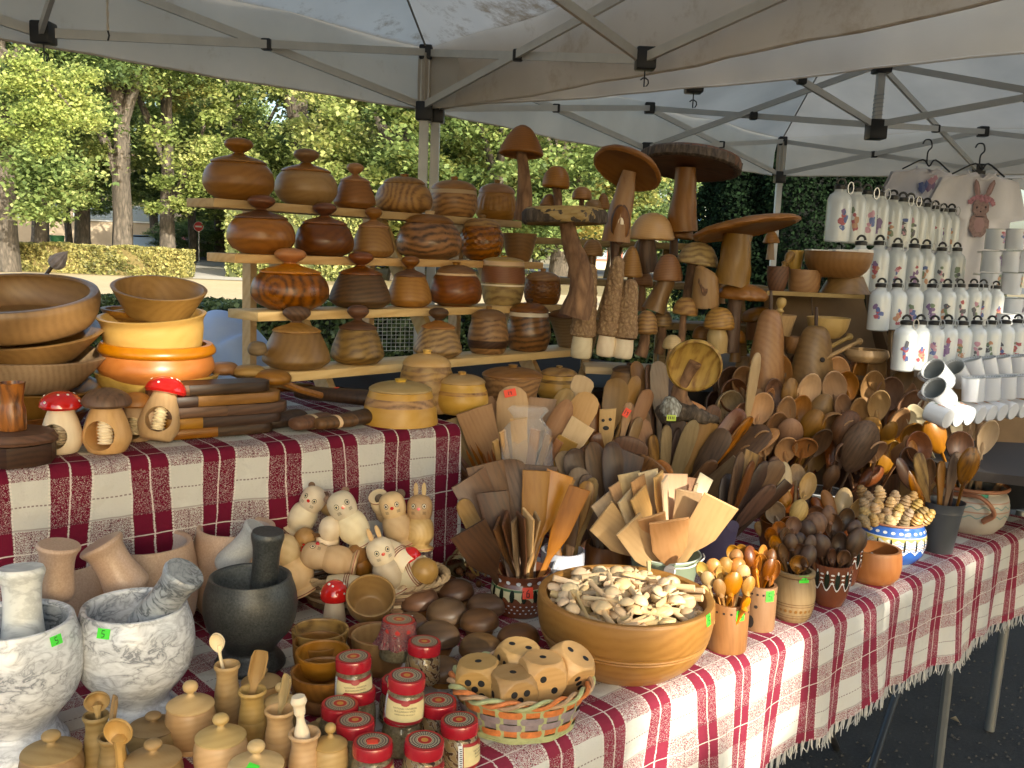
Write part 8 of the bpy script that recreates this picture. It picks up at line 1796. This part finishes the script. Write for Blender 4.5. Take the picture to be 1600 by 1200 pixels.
def beans_mat():
    m, nt, p, n, l = newmat('bean_mix'); tc = N(n, 'TexCoord'); mp = N(n, 'Mapping'); mp.inputs['Rotation'].default_value = (.5, .6, .4); l.new(tc.outputs['Object'], mp.inputs['Vector'])
    wv = N(n, 'TexWave', Scale=32, Distortion=9); wv.inputs['Detail Scale'].default_value = 2.5; l.new(mp.outputs[0], wv.inputs['Vector'])
    vo = N(n, 'TexVoronoi', Scale=150); l.new(tc.outputs['Object'], vo.inputs['Vector'])
    r = ramp(n, [(.25, (.07, .022, .01)), (.42, (.30, .15, .05)), (.55, (.62, .55, .42)), (.85, (.50, .34, .16))]); l.new(math_(n, l, 'MULTIPLY_ADD', vo.outputs['Distance'], .5, math_(n, l, 'MULTIPLY', wv.outputs[0], .8)), r.inputs[0]); l.new(r.outputs[0], p.inputs['Base Color']); p.inputs['Roughness'].default_value = .5; return m
BEANS = beans_mat()
def text_vf(txt, size, off=(0, 0)):
    c = bpy.data.curves.new('t', 'FONT'); c.body = txt; c.size = size; c.align_x = 'CENTER'; c.resolution_u = 2; o = bpy.data.objects.new('t', c); COL.objects.link(o)
    me = bpy.data.meshes.new_from_object(o.evaluated_get(bpy.context.evaluated_depsgraph_get())); bpy.data.objects.remove(o)
    return [(v.co.x+off[0], v.co.y+off[1]) for v in me.vertices], [tuple(p.vertices) for p in me.polygons]
TXT = [text_vf('NATIONAL UNIVERSAL', .0034, (0, .004)), text_vf('BULGARIAN SPICE', .0038, (0, -.0005)), text_vf('HANDMADE PRODUCT', .0028, (0, -.005))]
def jar(px, py, label, z=0, content='salt', lab=None, cloth=False, tagr=False, sc_=1.0, Yd=0):
    P = B_(px, py)+Vector((0, Yd, z)); R = .0272*sc_; H = .066*sc_
    t = thing('spice_jar', label, 'jar', tuple(P), 'red lidded spice jars'); t.rotation_euler = (random.uniform(-.04, .04), random.uniform(-.05, .05), 0)
    b = sm([(R*.90, 0), (R*.98, H*.04), (R*1.0, H*.12), (R*.97, H*.50), (R*.86, H*.66), (R*.85, H*.74)], 4)
    link('glass', mk(*lathe([(0, 0)]+b, 40)), t, BEANS if content == 'beans' else SALT)
    link('glass_shell', mk(*lathe([(0, -.0002)]+[(r+.0012, zz) for r, zz in b]+[(R*.8, H*.745)], 40)), t, GLASSJ)
    ld = link('lid', mk(*lathe([(R*.9, H*.72), (R*.99, H*.725), (R*1.0, H*.76), (R*1.0, H*.92), (R*.96, H*.975), (R*.92, H*.985), (0, H*.985)], 40)), t, LIDRED if not cloth else LIDP)
    link('lid_print', mk(*lathe([(R*.93, H*.988), (R*.5, H*.991), (0, H*.991)], 40)), ld, LIDP)
    if cloth:
        def wv(a, zz): return 1+.10*math.sin(a*9+zz*120)*(1 if zz < H*.72 else .15)
        m_ = cloth_print(); link('cloth_cover', mk(*lathe([(R*1.02, H*.98), (R*1.04, H*.9), (R*1.0, H*.66), (R*1.12, H*.5), (R*1.35, H*.36)], 60, wob=wv)), t, m_)
        return
    if tagr: link('price_tag', mk(*xf(box(.014, .011, .0006), Matrix.Translation((0, -.004, H*1.0)) @ Matrix.Rotation(.2, 4, 'Z')), smooth=False), t, REDTAG)
    if lab is None: return
    fa = FRONT(P)+lab; pr = [(r+.0018, zz) for r, zz in b]
    def grid(a0, a1, z0f, z1f, off, m_, nm='label', par=None):
        V = []; Fc = []; n = 24
        for i in range(n+1):
            a = fa+a0+(a1-a0)*i/n
            for j in range(5):
                z0 = z0f(a-fa); z1 = z1f(a-fa); zz = z0+(z1-z0)*j/4; r = at_r(pr, zz)+off; V.append((r*math.cos(a), r*math.sin(a), zz))
        for i in range(n):
            for j in range(4): k = i*5+j; Fc.append((k, k+5, k+6, k+1))
        return link(nm, mk(V, Fc), par or t, m_)
    dip_ = lambda c, k: (lambda a: H*(c-k*math.cos(a*1.6)))
    L_ = grid(-1.15, 1.15, lambda a: H*.06, dip_(.62, .02), 0, LABR)
    grid(-1.12, 1.12, lambda a: H*.13, dip_(.56, .03), .0004, LABY, 'label_field', L_)
    link('label_crest', mk(*patch([(r+.0006, zz) for r, zz in pr], fa, H*.54, drop(.013, .007))), L_, LABR)
    grid(-1.38, -1.17, lambda a: H*.08, lambda a: H*.60, .0002, BARC, 'barcode_strip', t)
    for v, f in TXT:
        V = []
        for x, y in v:
            zz = H*.36+y; r = at_r(pr, zz)+.0010; a = fa+x/r; V.append((r*math.cos(a), r*math.sin(a), zz))
        link('label_text', mk(V, f, smooth=False), L_, INK)
    lines = [patch([(r+.0002, zz) for r, zz in pr], fa-1.27+.02*(k % 2), H*(.12+.042*k), [(-.0016, -.0006), (.0016, -.0006), (.0016, .0006), (-.0016, .0006)], .0009) for k in range(11)]
    link('barcode_lines', mk(*join(lines), smooth=False), t, INK)
def cloth_print():
    if 'patterned_cloth' in _mats: return _mats['patterned_cloth']
    m, nt, p, n, l = newmat('patterned_cloth'); tc = N(n, 'TexCoord'); vo = N(n, 'TexVoronoi', Scale=130); vo.distance = 'MANHATTAN'; vo.inputs['Randomness'].default_value = .25; l.new(tc.outputs['Object'], vo.inputs['Vector'])
    r = ramp(n, [(0, (.30, .012, .02)), (.28, (.12, .006, .012)), (.36, (.55, .45, .36)), (.48, (.03, .008, .012))]); r.color_ramp.interpolation = 'CONSTANT'; l.new(math_(n, l, 'FRACT', math_(n, l, 'MULTIPLY', vo.outputs['Distance'], 2.2)), r.inputs[0]); l.new(r.outputs[0], p.inputs['Base Color']); p.inputs['Roughness'].default_value = .8
    _mats['patterned_cloth'] = m; return m
HJ = .066
jar(613, 1090, 'jar covered with a patterned red cloth, tallest at the back', z=.050, cloth=True, Yd=.04)
jar(613, 1150, 'plain jar hidden beneath the cloth covered one', z=0, content='beans', Yd=.05)
jar(652, 1118, 'jar of striped bean mix at the back right of the jar group', z=.030, content='beans', Yd=.06)
jar(545, 1155, 'spice jar with label and bar code, upper left of the jar group', z=.045, lab=.10, Yd=.04)
jar(545, 1175, 'jar standing under the upper left labelled one', z=-.018 if 0 else 0, Yd=.065)
jar(626, 1190, 'spice jar with its cream label facing front, stacked in the middle', z=.050, lab=.0, Yd=.03)
jar(622, 1190, 'jar right beneath the front facing labelled jar', z=0, Yd=.03)
jar(682, 1165, 'jar with a flowered lid between the stacked jar and the basket', content='beans', Yd=.01)
jar(553, 1200, 'jar with a flowered lid, left in the second row', Yd=.01)
jar(519, 1188, 'jar with only its red rim showing beside the tall salt box', Yd=.04)
jar(578, 1240, 'front jar with an orange price tag on its lid', tagr=True, lab=.7, Yd=.015)
jar(657, 1232, 'front jar of striped bean mix in the middle of the bottom edge', content='beans', lab=1.2, Yd=.01)
jar(717, 1200, 'front jar of brown and white beans nearest the dice basket', content='beans', lab=1.35, Yd=.012)

# ---- basket of dice
BP1 = B_(812, 1168)+Vector((0, .078, 0)); sb = mpp(BP1); Rx, Ry = 106*sb, 88*sb
ORA = plain('strip_orange', (.60, .19, .05), .6, var=.25, vscale=90); GRN = plain('strip_green', (.40, .42, .20), .6, var=.2, vscale=90); PUR = plain('strip_purple', (.28, .22, .23), .6, var=.2, vscale=90); TANS = plain('strip_tan', (.45, .29, .16), .6, var=.2, vscale=90)
t = thing('woven_basket', 'oval basket woven of orange, green and purple strips holding five dice', 'basket', tuple(BP1)); t.rotation_euler.z = .22
hb = [0, 11.5, 23, 34, 45, 56]; cols = [GRN, ORA, PUR, PUR, ORA, GRN]; n = 144; NSK = 18
for k, (z, m_) in enumerate(zip(hb, cols)):
    V = []; Fc = []; q = .80+.20*(z/82)
    for i in range(n+1):
        a = 2*PI*i/n; o = 1+.022*math.sin(a*NSK/2*1+k*PI)
        for dz_, dr in ((0, 0), (5.4, .006), (11.2, 0)):
            V.append((Rx*(q+.2*dz_/82)*(o+dr)*math.cos(a), Ry*(q+.2*dz_/82)*(o+dr)*math.sin(a), (z+dz_)*sb))
    for i in range(n):
        for j in (0, 1): kk = i*3+j; Fc.append((kk, kk+3, kk+4, kk+1))
    link('weave_strip', mk(V, Fc), t, m_)
for i in range(NSK):
    a = 2*PI*(i+.0)/NSK; V = []
    for z in range(0, 70, 6):
        q = .80+.20*z/82
        for da in (-.065, .065): V.append((Rx*q*1.004*math.cos(a+da), Ry*q*1.004*math.sin(a+da), z*sb))
    link('stake', mk(V, [(2*j, 2*j+1, 2*j+3, 2*j+2) for j in range(len(V)//2-1)]), t, GRN)
for ph, m_ in ((0, ORA), (2.1, GRN), (4.2, TANS)):
    link('rim_braid', mk(*tube([((Rx*1.02+5*sb*math.cos(a*9+ph))*math.cos(a), (Ry*1.02+5*sb*math.cos(a*9+ph))*math.sin(a), (70+5*math.sin(a*9+ph))*sb) for a in [2*PI*j/180 for j in range(181)]], 4.6*sb, 6, cap=False, flat=.7)), t, m_)
link('base', mk(*lathe([(0, 2*sb), (Rx*.82, 2*sb), (Rx*.82, 4*sb), (0, 4*sb)], 40, sy=Ry/Rx)), t, GRN)
# dice
def die_mesh(S):
    bm = bmesh.new(); bmesh.ops.create_cube(bm, size=2); bmesh.ops.subdivide_edges(bm, edges=bm.edges[:], cuts=19, use_grid_fill=True)
    for v in bm.verts:
        l_ = v.co.length
        if l_ > 1.36: v.co *= 1.36/l_
        v.co *= S/2
    me = bpy.data.meshes.new('d'); bm.to_mesh(me); bm.free(); me.shade_smooth(); me.set_sharp_from_angle(angle=math.radians(14)); return me
PIP = {1: [(0, 0)], 2: [(-.4, .4), (.4, -.4)], 3: [(-.42, .42), (0, 0), (.42, -.42)], 4: [(-.4, .4), (.4, .4), (-.4, -.4), (.4, -.4)], 5: [(-.42, .42), (.42, .42), (0, 0), (-.42, -.42), (.42, -.42)], 6: [(-.4, .5), (-.4, 0), (-.4, -.5), (.4, .5), (.4, 0), (.4, -.5)]}
DS = 62*sb; DM = die_mesh(DS)
def die(px, py, Yf, faces, rot, lb):
    P = at_y(px, py, BP1.y+Yf); t = thing('wooden_die', lb, 'die', tuple(P), 'wooden dice in the woven basket', rot)
    link('cube', DM, t, wood('boxwood', 'X')); L = []
    for ax, nn in faces:
        M = Vector(ax).to_track_quat('Z', 'Y').to_matrix().to_4x4()
        for x, y in PIP[nn]: L.append(xf(lathe([(  .175*DS/2, 1.003*DS/2), (.06*DS/2, .995*DS/2), (0, .985*DS/2)][:1]+[(0, 1.004*DS/2)], 14), M @ Matrix.Translation((x*DS/2*.78, y*DS/2*.78, 0))))
    link('pips', mk(*join(L), smooth=False), t, INK)['kind'] = 'stuff'
ALLF = [((0, 0, 1), 1), ((0, 0, -1), 6), ((0, -1, 0), 5), ((0, 1, 0), 2), ((1, 0, 0), 4), ((-1, 0, 0), 3)]
ALLG = [((0, 0, 1), 1), ((0, 0, -1), 6), ((0, -1, 0), 2), ((0, 1, 0), 5), ((1, 0, 0), 4), ((-1, 0, 0), 3)]
E3 = lambda x, y, z: Matrix.Rotation(z, 3, 'Z').to_4x4().to_3x3().to_quaternion() @ Quaternion((1, 0, 0), x) @ Quaternion((0, 1, 0), y)
die(748, 1062, -.012, ALLF, E3(.05, -.05, -.15), 'die showing one on top and five in front, leftmost in the basket')
die(800, 1080, -.040, ALLF, E3(.02, .0, .42), 'foremost die with one on top and five at its right side')
die(846, 1056, -.012, ALLG, E3(.02, .02, .35), 'die with one on top and two on its lit front')
die(810, 1036, .035, [((0, 0, 1), 2), ((0, -1, 0), 1), ((1, 0, 0), 3), ((-1, 0, 0), 4), ((0, 1, 0), 6), ((0, 0, -1), 5)], E3(.12, 0, .5), 'rear die with two pips on its bright top')
die(888, 1044, .018, [((0, 0, 1), 2), ((0, -1, 0), 3), ((1, 0, 0), 1), ((-1, 0, 0), 2), ((0, 1, 0), 6), ((0, 0, -1), 5)], E3(.45, .25, .6), 'tilted die with two dark pips at the right rim of the basket')

# ---- big bowl of little scoops
P = B_(980, 1068)+Vector((0, .085, 0)); sb = mpp(P); R = 136*sb; H = 112*sb
t = thing('wooden_bowl', 'biggest round wooden bowl with two grooves, heaped with little scoops', 'bowl', tuple(P))
o = sm([(.60, 0), (.66, .03), (.84, .22), (.95, .46), (1.0, .75), (1.0, .95), (.985, 1.0)], 5)
pr = [(0, 0)]+[(r*R, z*H) for r, z in o]
pr = [(r-(.0022 if abs(z/H-g_) < .016 else 0), z) for r, z in pr for g_ in (.55,)]
pr2 = []
for a_, b_ in zip(pr, pr[1:]):
    for k in range(4): u = k/4; r = a_[0]*(1-u)+b_[0]*u; z = a_[1]*(1-u)+b_[1]*u; pr2.append((r-(.0018 if abs(z/H-.52) < .018 or abs(z/H-.47) < .014 else 0), z))
pr2.append(pr[-1])
link('bowl', mk(*lathe(pr2+[(R*.95, H*1.01), (R*.91, H*.99)]+[(R*q, H*z) for q, z in ((.89, .85), (.84, .5), (.7, .22), (.4, .12))]+[(0, H*.1)], 72)), t, wood('tan', 'X'))
vtag(t, pr2, FRONT(P)+1.12, H*.93, 15*sb, 17*sb, GREENTAG, digit='5')
SC = [mk(*spoon_vf(.088, .030, .032, .36, True, .0058, .0018), ang=45), mk(*spoon_vf(.094, .026, .034, .34, False, .0052, .0018), ang=45), mk(*spoon_vf(.080, .034, .034, .42, True, .0068, .002), ang=45), mk(*spoon_vf(.10, .022, .030, .3, False, .0046, .0016), ang=45)]
for m_ in SC: m_.materials.append(wood('pale'))
HN = mk(*lathe(sc2([(0, 0), (1, 0), (.95, .4), (.6, .8), (0, 1)], .017, .03), 20)); HN.materials.append(wood('cream'))
g = random.Random(4)
for i in range(118):
    u = math.sqrt(g.uniform(0, 1))*.84; a = g.uniform(0, 2*PI); x = R*u*math.cos(a); y = R*u*math.sin(a)
    z = H*(.74+.36*(1-u**2))+g.uniform(-.012, .010)-(0.018 if i > 88 else 0)
    q = Quaternion((0, 0, 1), g.uniform(0, 2*PI)) @ Quaternion((1, 0, 0), -PI/2+g.uniform(-.32, .32)) @ Quaternion((0, 0, 1), (PI if g.random() < .74 else 0)+g.uniform(-.6, .6))
    me = SC[g.choice([0, 0, 1, 2, 2, 3])]
    off = q @ Vector((0, 0, .055)); loc = P+Vector((x, y, z))-off*.8
    hd_ = loc+q @ Vector((0, 0, .092))
    for e_ in (loc, hd_):
        rr = math.hypot(e_.x-P.x, e_.y-P.y); lim = R*(.86 if e_.z < P.z+H*1.04 else .98)
        if rr > lim: sh = Vector(((P.x-e_.x), (P.y-e_.y), 0))*(1-lim/rr); loc = loc+sh; hd_ = hd_+sh
    o_ = link('wooden_scoop', me, loc=tuple(loc), rot=q); tag(o_, 'little pale wooden scoop in the heap filling the biggest round bowl', 'scoop', 'little scoops heaped in the biggest bowl')
for i, (px, py) in enumerate([(914, 958), (985, 905)]):
    Q = at_y(px, py, P.y-.04+i*.1); tag(link('wooden_egg', mk(*lathe(sm([(0, -.013), (.010, -.010), (.0145, 0), (.010, .011), (0, .014)], 4), 20)), mat=wood('oak'), loc=tuple(Q)), ['grey tan wooden egg among the scoops at the left of the big bowl', 'tan wooden egg at the back rim of the big bowl'][i], 'egg', 'wooden eggs among the scoops')
stick_tag(876, 921, P.y+.03, 20, 8, GREENTAG, 'green price tag at the back left rim of the big bowl')
# ---- far right: black pot with pestles, paddle lying behind it
P = B_(1592, 812)+Vector((.03, .22, 0)); s = mpp(P)
container('cooking_pot', P, [(52*s, 0), (60*s, 10*s), (62*s, 70*s), (64*s, 74*s)], 'black round pot at the right edge of the table holding turned pestles', 'pot', plain('black_pot', (.012, .012, .013), .35), .003)
for i, (p0, p1) in enumerate([((1572, 745), (1565, 696)), ((1590, 740), (1580, 672)), ((1600, 735), (1598, 690))]):
    pestle(['light knobbed pestle in the black pot, leftmost', 'dark knobbed pestle leaning back in the black pot', 'knobbed pestle cut by the right picture edge'][i], p0, p1, .018, wood(['tan', 'walnut', 'honey'][i]), KNOBBY, P.y-.02, P.y+.03)
a = at_y(1600, 655, P.y+.2); t = thing('wooden_tray', 'long walnut tray lying behind the black pot at the right edge', 'tray', tuple(a))
link('board', mk(*box(.36, .12, .03, (0, 0, 0), bev=.008)), t, wood('walnut', 'X')); t.rotation_euler = (-.3, .25, .3)
# striped grey tuft above the left bowls
a = at_y(90, 408, 2.05); s = mpp(a); t = thing('grey_tuft', 'grey striped dried seed head poking up behind the left bowl stack', 'seed head', tuple(a)); t.rotation_euler = (0, .8, 0)
link('head', mk(*lathe(sm([(0, -14*s), (9*s, -10*s), (12*s, 0), (7*s, 12*s), (2*s, 20*s), (0, 24*s)], 4), 30, wob=lambda a, z: 1+.10*math.sin(a*9))), t, plain('tuft_grey', (.25, .22, .23), .8, var=.3, vscale=90)); link('stem', mk(*tube([(0, 0, -12*s), (3*s, 0, -30*s)], 3*s, 6)), t, wood('dark'))
for o_ in bpy.data.objects:
    if o_.name.split('.')[0] in ('glaze_drops', 'holes', 'pressed_band', 'dots', 'glaze_drips'): o_['kind'] = 'stuff'
